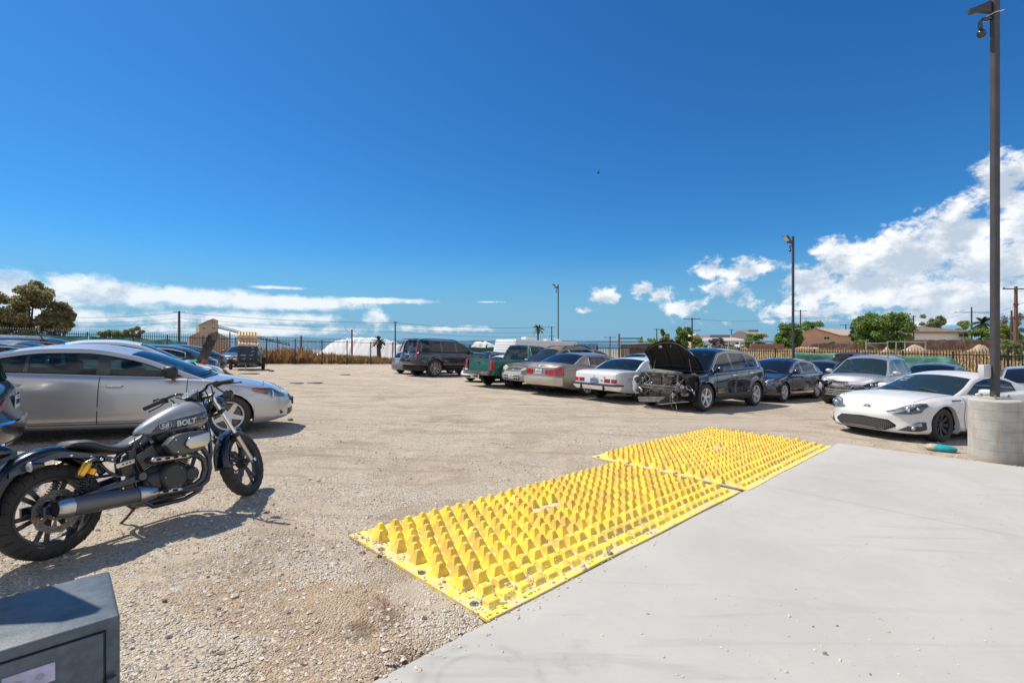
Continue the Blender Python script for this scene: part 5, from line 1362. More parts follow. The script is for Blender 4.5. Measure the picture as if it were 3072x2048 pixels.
# --- tan full-size sedan, tail to the camera
c = Car('large_sedan', 'large tan sedan with wide red taillights, left of the old white sedan', 'car', TAN, spot_at(1.47, 18.69, H1, -2.91 / 2, .88, sc=1.06),
    L=5.38, W=1.98, wb=2.91, fo=1.05, r=.34, tw=.22, fa=.6, ra_=.55, fn=2.8, rn=3, style='nine', flare=.004, arch=1.16,
    sh=[(0, .70), (.3, .84), (1.5, .95), (3, .97), (4.2, 1.03), (5.0, 1.04), (5.38, .98)], crown=.06, tcrown=.06,
    top=[(1.6, 0), (2.0, 1.20), (2.5, 1.40), (3.0, 1.455), (3.6, 1.445), (3.95, 1.40), (4.55, 0)], hdr=2.45, rhdr=3.92,
    doors=((1.75, 2.9), (2.9, 3.9)), win=((1.8, 2.8), (2.92, 3.5), (3.53, 3.8)), bz=.60, low=[(0, .3), (.6, .22), (4.3, .22), (5.38, .34)], hmat=TAN, glass=GLASSD,
    rear=[(0, .08), (.08, .02), (.2, 0), (.42, 0), (.47, .05), (.6, .06), (.85, .07), (.95, .09), (1, .15)])
c.patch('taillight', REDL, [(c.U(5.05), .70, .94), (c.R(.88), .68, .95), (c.R(.6), .69, .87), (c.R(.32), .70, .86)], off=.014, n=16)
c.plate(.79, True, w=.31)
c.across('rear_bumper_bar', pm('champagne', (.52, .46, .37), .3, .5, coat=1), .90, .36, .62, off=.06, rear=True, rim=.07, n=30)
for sd in (1, -1):
    m = MB(); m.grid([[c.P(S, z, .008, sd) for z in (zz, zz + .012)] for S in np.linspace(c.R(.85), c.R(.05), 10) for zz in (.43,)]); c.obj(m, 'bumper_line', pm('cream_line', (.6, .56, .48), .4))
m = MB(); m.tube([c.P(c.R(.01), .93, .0) + Vector((0, 0, .0)), c.P(c.R(.01), 1.0, .01)], .022, n=6); c.obj(m, 'trunk_badge', CHR)

# --- grey compact utility, nose to the camera
c = Car('small_utility', 'small grey utility with a light bumper and dark oval-badged grille', 'car', GREEN_GREY, spot_at(.12, 20.08, H2, 2.62 / 2, -.80, sc=1.03),
    L=4.4, W=1.79, wb=2.62, fo=.85, r=.345, tw=.22, fa=.42, ra_=.35, fn=3.2, rn=4, style='five', flare=.02, arch=1.18,
    sh=[(0, .84), (.15, .92), (.5, .97), (1.3, 1.02), (4, 1.04), (4.4, 1.0)], crown=.07,
    top=[(1.2, 0), (1.65, 1.40), (2.0, 1.62), (2.5, 1.73), (3.4, 1.74), (4.0, 1.66), (4.3, 0)], hdr=1.98, rhdr=4.0,
    doors=((1.4, 2.4), (2.4, 3.4)), win=((1.45, 2.3), (2.42, 3.2), (3.3, 3.95)), bz=.80, low=[(0, .36), (3.8, .3), (4.4, .4)], bmat=BMP, wglass=glassmat('hazy_screen', (.35, .48, .44), .45, .08))
c.po['roof'].data.materials[0] = pm('rusty_roof_paint', (.20, .13, .08), .7, var=.3, vs=3)
c.across('grille', GRILM, .44, .72, .84, off=.008); m = MB(); m.ell(c.P(0, .78, .02), (.008, .07, .032), 16, 8); c.obj(m, 'oval_badge', CHR)
lamp_pair(c, [(c.F(.50), .68, .86), (c.F(.65), .66, .88), (c.U(.25), .68, .90), (c.U(.38), .72, .90)], back=pm('yellowed_lamp', (.58, .55, .38), .35))
c.across('lower_grille', GRILM, .46, .40, .56, off=.006); m = MB()
for y in np.linspace(-.38, .38, 7): m.box(c.P(c.F(abs(y)), .44, .014, 1 if y > 0 else -1), (.02, .03, .10))
m.box(c.P(0, .50, .0), (.06, .96, .04)); c.obj(m, 'bumper_bars', BMP); c.plate(.52, False, w=.30); c.rails(2.2, 3.9, mat=BLK); c.wipers()

# --- green pickup, tailgate to the camera
def pickup(name, label, pt, m, full=True, lid=False):
    c = Car(name, label, 'pickup truck', pt, m, L=5.3, W=1.95, wb=3.25, fo=.95, r=.37, tw=.25, fa=.4, ra_=.12, fn=3, rn=6, style='steel', rimr=.21, flare=.015, arch=1.17,
        sh=[(0, .95), (.2, 1.04), (1.3, 1.12), (2.5, 1.16), (5.3, 1.16)], crown=.06, tcrown=.0,
        top=[(1.3, 0), (1.7, 1.45), (2.05, 1.70), (2.4, 1.80), (3.0, 1.81), (3.18, 1.76), (3.36, 0)], hdr=2.0, rhdr=3.16, rbulge=.02,
        doors=((1.5, 2.65),), win=((1.55, 2.5), (2.62, 3.12)), bz=.3, low=[(0, .45), (4.5, .45), (5.3, .52)], bed=(3.45, 5.16), hmat=BLK,
        rear=[(0, .03), (.1, .0), (1, .02)], side=[(0, .05), (.1, .01), (.5, 0), (.85, .005), (.97, .02), (1, .05)])
    x0 = c.X0; B = MB(); z1 = 1.155; w = .80
    B.box((x0 - 4.3, 0, .74), (1.7, 2 * w, .04)); B.box((x0 - 4.3, w, .95), (1.7, .04, .4)); B.box((x0 - 4.3, -w, .95), (1.7, .04, .4)); B.box((x0 - 3.46, 0, .95), (.04, 2 * w, .4)); B.box((x0 - 5.16, 0, .95), (.04, 2 * w, .4))
    c.obj(B, 'truck_bed', pt, bevel=.005)
    for sd in (1, -1):
        R_ = MB(); R_.box((x0 - 4.3, sd * (w + .055), z1 + .0), (1.72, .13, .03)); c.obj(R_, 'bed_rail', pt, bevel=.008)
    T = MB(); T.box((x0 - 5.235, 0, z1), (.12, 1.7, .028)); c.obj(T, 'tailgate_top', pt, bevel=.006)
    for sd in (1, -1):
        l = MB(); l.box((x0 - 5.31, sd * .885, .93), (.05, .13, .42)); l.box((x0 - 5.24, sd * .945, .93), (.10, .05, .42)); c.obj(l, 'taillight', REDL, bevel=.02)
        g = MB(); g.box((x0 - 5.306, sd * .80, .86), (.006, .008, .52)); c.obj(g, 'tailgate_gap', GAP)
    h = MB(); h.box((x0 - 5.31, 0, 1.02), (.02, .13, .05)); c.obj(h, 'tailgate_handle', BLK, bevel=.004)
    b = MB(); b.box((x0 - 5.40, 0, .60), (.16, 1.82, .17)); c.obj(b, 'rear_bumper_bar', pm('step_bumper', (.30, .29, .27), .4, .7, var=.5, vs=5), bevel=.02)
    b = MB(); b.box((x0 - 5.38, 0, .685), (.2, 1.6, .012)); c.obj(b, 'step_pad', BLK)
    c.plate(.60, True, off=.16); h = MB(); h.box((x0 - 5.46, .0, .45), (.2, .07, .07)); h.ell((x0 - 5.55, 0, .52), (.03, .03, .03), 8, 6); c.obj(h, 'tow_hitch', STL)
    b = MB(); b.box((x0 - 3.22, 0, 1.77), (.03, .2, .035)); c.obj(b, 'brake_light', REDL)
    lamp_pair(c, [(c.F(.5), .80, .95), (c.F(.8), .80, .95), (c.U(.25), .8, .95)]); c.across('grille', GRILM, .48, .78, .96)
    return c
pickup('pickup_truck', 'dark green pickup showing its tailgate, beside the grey utility', GRNP, spot_at(-1.13, 21.58, H1, -3.25 / 2, .93))

# --- low white sports car behind the pickup
c = Car('sports_car', 'low white sports car poking out from behind the green pickup', 'car', WHT, spot_at(-2.50, 23.5, H2, 2.55 / 2 + .7, -.62),
    L=4.35, W=1.74, wb=2.6, fo=.9, r=.31, tw=.2, fa=.8, fn=2.1, sh=[(0, .52), (.2, .62), (.9, .80), (1.4, .86), (3, .92), (4.35, .92)],
    top=[(1.3, 0), (1.9, 1.18), (2.4, 1.31), (2.9, 1.30), (3.4, 1.2), (4.0, 0)], hdr=2.0, rhdr=3.0, doors=((1.5, 2.7),), win=((1.6, 2.6), (2.65, 3.2)), bz=.55, low=[(0, .2), (4.35, .3)])
lamp_pair(c, [(c.F(.42), .50, .56), (c.F(.6), .48, .66), (c.U(.35), .56, .74), (c.U(.55), .68, .76)], back=pm('dark_bezel2', (.05, .055, .06), .25, coat=1))
c.across('lower_grille', GRILM, .42, .24, .33); c.plate(.6)

# --- black lifted SUV
def suv():
    c = Car('lifted_suv', 'black lifted SUV with large spoked chrome-lipped wheels', 'car', NAVY, spot_at(-4.2, 26.4, 42, -2.95 / 2, -.98, sc=1.04),
        L=5.14, W=2.01, wb=2.95, fo=1.0, r=.46, tw=.32, fa=.4, ra_=.38, fn=3.2, rn=3.5, style='mesh', rimmat=pm('dark_chrome', (.35, .35, .36), .2, 1.0), rimr=.335, flare=.02, arch=1.12,
        sh=[(0, 1.12), (.2, 1.2), (1.3, 1.27), (4.7, 1.30), (5.14, 1.25)], crown=.07,
        top=[(1.35, 0), (1.75, 1.66), (2.15, 1.90), (2.6, 1.99), (4.0, 1.99), (4.75, 1.93), (5.02, 0)], hdr=2.1, rhdr=4.78, rbulge=.04,
        doors=((1.55, 2.6), (2.6, 3.6)), win=((1.6, 2.5), (2.6, 3.45), (3.55, 4.65)), bz=.86, low=[(0, .56), (4.4, .53), (5.14, .60)], glass=GLASSD, trim=BLK, wglass=GLASSD, tum=.26, hmat=NAVY)
    for sd in (1, -1):
        m = MB(); m.grid([[c.P(c.R(.86) if k else c.R(.76), z, .012 + (.0 if z < 1.25 else -.26 * (z - 1.25)), sd) for z in np.linspace(.95, 1.30, 8)] for k in (0, 1)]); o = c.obj(m, 'taillight', REDL)
        m = MB(); y0 = .86; m.bar((c.X0 - 5.04, sd * .84, 1.30), (c.X0 - 4.86, sd * .70, 1.86), .04, .08); c.obj(m, 'pillar_lamp', pm('magenta_lens', (.30, .03, .10), .15, coat=1), o)
    c.plate(1.02, True, mat=BLK, ink=False); m = MB(); m.box(c.P(0 if False else c.R(.01), 1.17, .02), (.02, .46, .05)); c.obj(m, 'handle_bar', CHR, bevel=.01)
    m = MB(); m.ell(c.P(c.R(.01), 1.255, .012), (.01, .06, .04), 12, 6); c.obj(m, 'badge', CHR)
    b = MB(); b.box((c.X0 - 4.95, 0, 1.955), (.18, 1.3, .04)); c.obj(b, 'roof_spoiler', NAVY, bevel=.01); b = MB(); b.box((c.X0 - 5.02, 0, 1.925), (.04, .3, .035)); c.obj(b, 'brake_light', REDL)
    c.rails(2.3, 4.7, mat=BLK, h=.05)
    for sd in (1, -1):
        m = MB(); m.box((c.X0 - 2.5, sd * 1.0, .50), (1.7, .16, .05)); c.obj(m, 'running_board', BLK, bevel=.01)
    lamp_pair(c, [(c.F(.5), .9, 1.1), (c.F(.8), .9, 1.12), (c.U(.3), .95, 1.12)]); c.across('grille', CHR, .42, .8, 1.12); return c
suv()

# --- simpler neighbours, one generic sedan or wagon shape each
def sedan(label, pt, m, name='parked_sedan', L=4.75, W=1.8, H=1.45, glass=None, tl=True, hl=True, trim=CHR, wag=False, style='split', rails=False, **k):
    s = H / 1.45; ro = 4.3 / 4.75 * L
    top = [(1.38, 0), (1.85, 1.2 * s), (2.3, 1.385 * s), (2.8, H), (3.3, H * .985), (3.8, 1.32 * s), (ro + .2, 0)]
    hdr, rhdr = 2.28, 3.7
    win = ((1.6, 2.5), (2.6, 3.4), (3.44, 3.85)); shb = .95
    if wag: top = [(1.3, 0), (1.7, 1.24 * s), (2.15, 1.41 * s), (2.7, H), (3.7, H * .99), (L - .5, H * .93), (L - .1, 0)]; rhdr = L - .55; win = ((1.5, 2.4), (2.5, 3.3), (3.4, L - .75)); shb = .95 * s
    q = dict(L=L, W=W, wb=L * .59, fo=L * .2, r=.33 * (1.06 if wag else 1), sh=[(0, .60 * shb / .95), (.2, .68 * shb / .95), (.9, .84 * shb / .95), (1.4, .92 * shb / .95), (3.6, .98 * shb / .95), (L, .92 * shb / .95)], top=top, hdr=hdr, rhdr=rhdr,
             doors=((1.55, 2.58), (2.58, 3.6)), win=win, bz=.6, glass=glass, trim=trim, style=style)
    q.update(k); c = Car(name, label, 'car', pt, m, **q)
    f = shb / .95
    if tl: lamp_pair(c, [(c.R(.5), .76 * f, .88 * f), (c.R(.75), .74 * f, .9 * f), (c.U(L - .25), .78 * f, .92 * f)], 'taillight', REDL)
    if hl: lamp_pair(c, [(c.F(.46), .56 * f, .63 * f), (c.F(.68), .56 * f, .72 * f), (c.U(.38), .62 * f, .76 * f)], amber=[(c.U(.28), .62 * f, .72 * f), (c.U(.38), .64 * f, .76 * f)]); c.across('grille', GRILM, .36, .5 * f, .6 * f); c.across('lower_grille', GRILM, .5, .27, .37)
    c.plate(.72 * f if not wag else .8)
    if rails: c.rails(2.3, L - .9, mat=STL)
    return c
def at_nose(x, y, h, lx, ly, **k): return spot_at(x, y, h, lx, ly, **k)
# right row, behind
sedan('small silver-grey sedan tail showing left of the black lifted SUV', GREY, spot_at(-6.9, 29.5, 52, -1.4, .85), L=4.5, H=1.42)
sedan('dark sedan whose roof shows between the lifted SUV and the green pickup', DGREY, spot_at(-1.7, 32.5, H2, 0, 0), glass=GLASSD)
sedan('pale silver hatchback roof behind the old white sedan', SILVB, spot_at(6.4, 24.9, H2, 0, 0), H=1.56, name='parked_hatchback', wag=True, L=4.3)
sedan('red-brown wagon roof with rails behind the tan sedan', RED, spot_at(4.3, 26.6, H1 - 8, 0, 0), H=1.74, name='parked_wagon', wag=True, L=4.7, rails=True)
sedan('dark car with a broken mirror behind the black sedan', DGREY, spot_at(13.3, 20.9, H2, 0, 0), H=1.46, glass=GLASSD)
pickup('pickup_truck', 'black pickup roof with red brake light above the silver crossover', BLKP, spot_at(15.6, 21.9, H1, 0, 0))
sedan('dark blue sedan roof between the silver crossover and the pale blue sedan', paint('blue', (.02, .04, .10), .3), spot_at(16.3, 18.7, H2, 0, 0), H=1.47)
sedan('pale silver-blue sedan behind the white coupe roof', SILVB, spot_at(16.2, 15.0, H2 + 8, 0, 0), H=1.47, L=4.9, glass=GLASSD)
# left row
c = sedan('white sedan with a green tray and black beam on its bonnet', WHT, spot_at(-8.40, 14.35, H1, 4.6 * .2 + 4.6 * .295 - .25, -.70, sc=1.05), L=4.6, H=1.5)
sedan('grey wagon roof just above the silver sedan at the left edge', GREY, spot_at(-11.2, 11.0, 34, 0, 0), name='parked_wagon', wag=True, H=1.50, L=4.6)
sedan('dark grey utility with roof rails behind the grey wagon', DGREY, spot_at(-14.9, 15.6, 34, 0, 0), name='parked_utility', wag=True, H=1.60, L=4.5, rails=True)
sedan('red car roof at the far left edge of the row', BRITE, spot_at(-19.2, 17.2, 34, 0, 0), H=1.50)
sedan('white car roof in front of the green screens', WHT, spot_at(-16.2, 21.2, 34, 0, 0), H=1.47)
sedan('black sedan with chrome window surround behind the white sedan', NAVY, spot_at(-10.75, 17.5, -152, -4.9 / 2 + .1, .7), L=4.9, H=1.45, trimr=.016)
sedan('old black sedan with round red taillight near the fence', BLKP, spot_at(-14.2, 23.8, -152, -4.9 / 2 + .1, .7), L=4.9, H=1.43)
sedan('dark sedan facing the camera beside the pallet trailer', DGREY, spot_at(-18.3, 31.9, -76, 1.6, 0), L=4.7, H=1.42)
# dark crossover tail at the left edge
c = sedan('dark grey crossover tail at the left edge beside the motorcycle', DGREY, spot_at(-5.95, 5.82, H2, -4.55 * .59 / 2 - .91, 0), name='parked_crossover', wag=True, H=1.62, L=4.55, tl=False, ra_=.45,
          rear=[(0, .16), (.1, .10), (.2, .03), (.34, .0), (.46, .0), (.5, .05), (.6, .07), (.8, .10), (.9, .12), (1, .2)])
for a, b in ((.70, .755),): c.patch('taillight', REDL, [(c.R(.74), .66, .74), (c.R(.60), .74, .80), (c.R(.45), .82, .87)], off=.012, n=8)
m = MB(); c.across('chrome_strip', CHR, .72, .60, .64, off=.014, rear=True); c.across('lower_trim', pm('satin_trim', (.35, .33, .31), .35, .6), .66, .33, .37, off=.012, rear=True)
for sd in (1, -1):
    e = MB(); p = c.P(c.R(.55), .35, .0, sd); e.tube([p + Vector((.1, 0, 0)), p + Vector((-.03, 0, 0))], .05, n=12, flat=.6); c.obj(e, 'exhaust_tip', CHR)
sp_ = MB(); sp_.box((c.X0 - c.L + .36, 0, 1.48), (.34, 1.25, .04)); c.obj(sp_, 'roof_spoiler', DGREY, bevel=.015)
# ---------------------------------------------------------------- motorcycle
def motorcycle():
    TANK = pm('tank_grey', (.30, .31, .32), .3, .2, coat=1)
    FEN = pm('gloss_navy_black', (.004, .007, .016), .2, 0, coat=.35)
    BLUEF = pm('frame_navy', (.012, .02, .045), .25, .2, coat=.8)
    ENG = pm('engine_black', (.05, .051, .053), .40, .5, dust=.15, var=.2, vs=12)
    ENG2 = pm('engine_grey', (.10, .105, .11), .38, .6, dust=.2)
    BR = pm('brushed_alloy', (.60, .58, .55), .28, 1.0, bump=.15, bs=220)
    BLS = pm('seat_vinyl', (.035, .035, .037), .55, bump=.15, bs=300)
    GOLD = pm('gold_reservoir', (.85, .42, .03), .22, .9, coat=1)
    MUF = pm('muffler_black', (.14, .145, .15), .38, .5)
    HDR = pm('header_pipe', (.11, .10, .11), .45, .7, var=.3, vs=9)
    base = frame(-3.27, 3.44, 69.6, dz=.003)
    M = base @ Matrix.Scale(1.02, 4) @ Matrix.Rotation(rad(-9), 4, 'X')
    r = empty('motorcycle', 'grey and black cruiser motorcycle leaning on its stand in the foreground', 'motorcycle', None, M)
    def B(mb, n, m, p=None, **k): return mb.build(n, m, p or r, **k)
    def tyre(cx, cz, R, w, rr, parent, X=None):
        T = MB(); hw = w / 2; prof = []
        for q in np.linspace(-1, 1, 17):
            a = q * 1.45; prof.append((rr + (R - rr) * (math.cos(a) ** .8 if abs(a) < PI / 2 else 0) * 1.0, hw * math.sin(a) / math.sin(1.45)))
        prof = [(rr, -hw * .72)] + prof + [(rr, hw * .72)]
        T.lathe(prof, n=60); o = B(T, 'tyre', RUB, parent)
        G = MB()
        for k in range(26):
            a = 2 * PI * k / 26
            for s in (-1, 1):
                pts = []
                for j, (q, da) in enumerate(((.28, 0), (.5, .035), (.58, .0), (.85, .05))):
                    t = q * 1.45; Rr = rr + (R - rr) * math.cos(t) ** .8 + .0008; y = s * hw * math.sin(t) / math.sin(1.45); aa = a + da + (.12 if s > 0 else 0)
                    pts.append((Rr * math.cos(aa), y, Rr * math.sin(aa)))
                G.tube(pts, .0034, n=4)
        B(G, 'tread_grooves', GAP, o)
        return o
    def wheel(cx, cz, R, w, rr, nsp, parent, disc_side=-1, disc_r=.145, steer=False):
        e = bpy.data.objects.new('front_wheel' if steer else 'rear_wheel', None); COL.objects.link(e); e.parent = parent; e.location = (cx, 0, cz)
        tyre(0, 0, R, w, rr, e)
        m = MB(); hw = w * .36
        m.lathe([(rr + .004, -hw), (rr + .008, -hw * 1.08), (rr - .006, -hw * 1.1), (rr - .018, -hw * .7), (rr - .024, 0), (rr - .018, hw * .7), (rr - .006, hw * 1.1), (rr + .008, hw * 1.08), (rr + .004, hw)], n=56); B(m, 'rim', ENG, e)
        m = MB()
        for k in range(nsp):
            for d in (-.10, .10):
                a = 2 * PI * k / nsp + .2; a0 = a + d * .6; a1 = a + d * 1.5
                p0 = Vector((.035 * math.cos(a0), 0, .035 * math.sin(a0))); p1 = Vector(((rr - .012) * math.cos(a1), 0, (rr - .012) * math.sin(a1)))
                for y in (-.012,):
                    m.bar(p0 + Vector((0, y, 0)), p1 + Vector((0, y, 0)), .030, .013, up=(0, 1, 0))
        m.lathe([(0, -.05), (.04, -.05), (.045, -.02), (.045, .03), (.03, .05), (0, .05)], n=24); B(m, 'spokes', ENG, e, bevel=.003)
        y = disc_side * (w * .5 + .012); m = MB(); n = 72
        ro = lambda k: disc_r + .004 * math.sin(k / n * 2 * PI * 12)
        ri = disc_r * .70
        P = [[((q if i else 0) * 0 + rad_ * math.cos(2 * PI * k / n), y + dy, rad_ * math.sin(2 * PI * k / n)) for k in range(n) for rad_ in [0]] for i, (q, dy) in enumerate(())]
        rows = []
        for f, dy in ((0, -.002), (0, .002), (1, .002), (1, -.002)):
            rows.append([((ri + (ro(k) - ri) * f) * math.cos(2 * PI * k / n), y + dy, (ri + (ro(k) - ri) * f) * math.sin(2 * PI * k / n)) for k in range(n)])
        m.grid(rows + [rows[0]], cv=True)
        for k in range(7):   # carrier arms between the rotor and its inner ring
            a = 2 * PI * k / 7; p = lambda R_, da: Vector((R_ * math.cos(a + da), y, R_ * math.sin(a + da)))
            m.prism([p(ri * .56, -.08), p(ri * 1.02, -.15), p(ri * 1.02, .15), p(ri * .56, .08)], (0, -.002, 0), (0, .002, 0))
        m.lathe([(ri * .45, -.003), (ri * .62, -.003), (ri * .62, .003), (ri * .45, .003), (ri * .45, -.003)], c=(0, y, 0), n=40)
        d = B(m, 'brake_disc', ROTOR, e, angle=30)
        h = MB()
        for k in range(36):
            a = 2 * PI * k / 36; rr_ = disc_r * (.80 + .05 * (k % 3)); h.lathe([(0, 0), (.0042, 0)], c=(rr_ * math.cos(a), y + disc_side * .0028, rr_ * math.sin(a)), n=6)
        B(h, 'disc_holes', GAP, d, smooth=False, calc=False); return e
    wheel(0, .32, .32, .15, .222, 6, r)
    # swing arm, shocks
    m = MB()
    for s in (-1, 1):
        m.bar((-.02, s * .128, .345), (.52, s * .145, .43), .03, .055); m.box((-.04, s * .125, .335), (.13, .03, .07))
    B(m, 'swing_arm', BLUEF, bevel=.006)
    m = MB(); m.lathe([(0, -.15), (.022, -.15), (.022, .15), (0, .15)], c=(0, 0, .32), n=6); B(m, 'axle', CHR)
    for s in (-1, 1):
        y = s * .165; a = Vector((.06, y, .385)); b = Vector((.225, y, .625)); d = (b - a).normalized(); e = Vector((-d.z, 0, d.x))
        m = MB(); m.tube([a + d * .02, b - d * .03], .012, n=10); m.lathe([(.024, -.02), (.024, .02), (0, .02)], c=a, n=16); m.lathe([(.026, -.025), (.026, .025), (0, .025)], c=b, n=16); sh = B(m, 'shock_absorber', ENG)
        pts = []
        for k in range(90):
            t = k / 89; q = t * 7.5 * 2 * PI; pts.append(a + d * (.035 + .135 * t) + e * .027 * math.cos(q) + Vector((0, 1, 0)) * .027 * math.sin(q))
        m = MB(); m.tube(pts, .0052, n=6); B(m, 'spring', BLKG, sh)
        m = MB(); m.tube([a + d * .175, a + d * .215], .029, n=16); B(m, 'spring_collar', GOLD, sh)
        c0 = b - d * .045 + e * .058 + Vector((0, s * .015, 0)); m = MB(); m.tube([c0, c0 - d * .015, c0 - d * .095, c0 - d * .105], [.022, .030, .030, .026], n=20); B(m, 'reservoir', GOLD, sh)
        m = MB(); m.tube([c0 + d * .0, c0 + d * .03 - e * .02, b], .016, n=8); m.tube([c0 - d * .105, c0 - d * .112], .027, n=16); B(m, 'reservoir_cap', ENG2, sh)
        m = MB(); m.ell(b + Vector((0, s * .03, 0)), (.014, .01, .014), 10, 6); m.ell(a + Vector((0, s * .026, 0)), (.014, .01, .014), 10, 6); B(m, 'shock_bolt', CHR, sh)
    # rear fender
    m = MB(); P = []
    for k in range(28):
        a = rad(-2 + 0) + (rad(196) - rad(24)) * 0; t = k / 27; ang = rad(28 + t * 150); R = .385 + .03 * math.sin(t * PI); cx, cz = 0.0, .355
        row = []
        for q in np.linspace(-1, 1, 13):
            hw = .098; yy = hw * math.sin(q * PI / 2); dr = -.06 * (1 - math.cos(q * PI / 2)) ** 1.3 - (.03 if abs(q) == 1 else 0)
            row.append((cx + (R + dr) * math.cos(ang), yy, cz + (R + dr) * math.sin(ang)))
        P.append(row)
    m.grid(P); fo = B(m, 'rear_fender', FEN, angle=60); sd = fo.modifiers.new('t', 'SOLIDIFY'); sd.thickness = .004
    for s in (-1, 1):   # fender strut
        m = MB(); P = []
        for t in np.linspace(0, 1, 16):
            x = .36 - .62 * t; z = .595 + .115 * math.sin(min(1, t * 1.12) * PI * .62) - .10 * max(0, t - .55) ** 1.1 * 2; h = .022 * (1 - .25 * t)
            P.append([(x, s * .106, z - h), (x, s * .122, z - h), (x, s * .122, z + h), (x, s * .106, z + h), (x, s * .106, z - h)])
        m.grid(P); st = B(m, 'fender_strut', BLUEF, angle=40)
        for x, z in ((.335, .605), (.20, .655), (.08, .685)):
            q = MB(); q.ell((x, s * .125, z), (.011, .006, .011), 12, 6); B(q, 'bolt', CHR, st)
        m = MB(); c = Vector((-.16, s * .155, .655)); m.tube([(-.10, s * .11, .67), c + Vector((.05, -s * .01, .005)), c + Vector((.02, 0, 0))], [.012, .014, .024], n=12); m.tube([c + Vector((.06, s * .01, 0)), c + Vector((-.005, 0, 0))], [.020, .036], n=18)
        g = B(m, 'turn_signal', BLKG); m = MB(); m.ell(c + Vector((-.008, 0, 0)), (.016, .035, .035), 16, 8); B(m, 'signal_lens', CLR, g)
    m = MB(); m.tube([(-.20, 0, .765), (-.25, 0, .775), (-.31, 0, .775), (-.335, 0, .775)], [.03, .05, .052, .056], n=22); m.box((-.22, 0, .745), (.10, .05, .05)); t = B(m, 'tail_light', BLKG); m = MB(); m.ell((-.335, 0, .775), (.016, .052, .052), 22, 10); B(m, 'tail_lens', pm('clear_led', (.62, .62, .64), .2, .5, bump=1, bs=120), t)
    m = MB(); m.box((-.40, 0, .56), (.012, .20, .15), Matrix.Rotation(.25, 3, 'Y')); B(m, 'licence_plate', PLT, bevel=.004)
    m = MB(); m.box((-.36, 0, .60), (.03, .16, .14), Matrix.Rotation(.3, 3, 'Y')); B(m, 'plate_holder', BLK, bevel=.006)
    m = MB(); m.ell((-.36, -.115, .52), (.008, .028, .028), 14, 6); B(m, 'reflector', REDL)
    # seat
    m = MB(); P = []
    zt = pchip([(.06, .755), (.12, .79), (.20, .785), (.30, .735), (.42, .705), (.52, .725), (.60, .762), (.64, .770)]); zb = pchip([(.06, .745), (.15, .725), (.28, .665), (.40, .635), (.50, .645), (.60, .70), (.64, .735)]); wd = pchip([(.06, .06), (.12, .115), (.22, .145), (.35, .15), (.45, .12), (.55, .085), (.64, .055)])
    for x in np.linspace(.06, .64, 30):
        a, b, w = zb(x), zt(x), wd(x); row = []
        for q in np.linspace(0, 2 * PI, 25)[:-1]:
            cs, sn = math.cos(q), math.sin(q); row.append((x, w * math.copysign(abs(cs) ** .6, cs), (a + b) / 2 + (b - a) / 2 * math.copysign(abs(sn) ** .7, sn) - .012 * (abs(cs) ** 2) * (1 if sn > 0 else 0)))
        P.append(row)
    m.grid(P, cv=True); m.add(P[0], [tuple(range(24))]); m.add(P[-1], [tuple(range(24))]); se = B(m, 'seat', BLS, angle=70)
    m = MB(); m.tube([(x, -wd(x) * .93 - .003, zb(x) * .42 + zt(x) * .58) for x in np.linspace(.1, .6, 18)], .0035, n=5); B(m, 'seat_seam', GAP, se)
    # tank
    tt = pchip([(.575, .79), (.60, .815), (.70, .883), (.82, .942), (.95, .985), (1.04, 1.0), (1.11, .985), (1.16, .94), (1.185, .87)])
    tb = pchip([(.575, .765), (.62, .738), (.8, .728), (1.0, .73), (1.1, .745), (1.16, .785), (1.185, .85)])
    tw = pchip([(.575, .022), (.60, .048), (.70, .090), (.82, .122), (.95, .138), (1.05, .140), (1.12, .122), (1.165, .08), (1.185, .035)])
    def tank_hw(x, z):
        a, b, w = tb(x), tt(x), tw(x); c = a + (b - a) * .42; v = (z - c) / ((b - c) if z > c else (c - a)); v = max(-1, min(1, v))
        return w * (1 - abs(v) ** (2.0 if z > c else 3.2)) ** (1 / 2.1)
    P = []
    for x in [.575, .58, .59, .605] + list(np.linspace(.63, 1.15, 30)) + [1.165, 1.178, 1.185]:
        a, b, w = tb(x), tt(x), tw(x); c = a + (b - a) * .42; row = []
        for q in np.linspace(0, 2 * PI, 41)[:-1]:
            cs, sn = math.cos(q), math.sin(q); v = math.copysign(abs(sn) ** .8, sn); z = c + v * ((b - c) if v > 0 else (c - a))
            row.append((x, math.copysign(w * (1 - abs(v) ** (2.0 if v > 0 else 3.2)) ** (1 / 2.1), cs) if abs(v) < 1 else 0, z))
        P.append(row)
    m = MB(); m.grid(P, cv=True); m.add(P[0], [tuple(range(40))]); m.add(P[-1], [tuple(range(40))]); tk = B(m, 'fuel_tank', TANK, angle=70)
    for s in (-1, 1):   # dark band on the tank side
        lo = pchip([(.665, .765), (.8, .772), (1.0, .785), (1.165, .815)]); hi = pchip([(.665, .776), (.73, .832), (.9, .858), (1.165, .896)])
        m = MB(); m.grid([[(x, s * (tank_hw(x, z) + .0015), z) for z in np.linspace(lo(x), hi(x), 7)] for x in np.linspace(.665, 1.155, 30)]); B(m, 'tank_band', pm('band_navy', (.008, .016, .045), .25, coat=1), tk, calc=False)
        for dz, x1 in ((.008, 1.15), (.020, 1.13)):
            m = MB(); m.grid([[(x, s * (tank_hw(x, lo(x) + dz + e) + .003), lo(x) + dz + e) for e in (0, .004)] for x in np.linspace(.93, x1, 16)]); B(m, 'pin_stripe', TANK, tk, calc=False)
    LET = pm('letter_grey', (.62, .63, .64), .45)
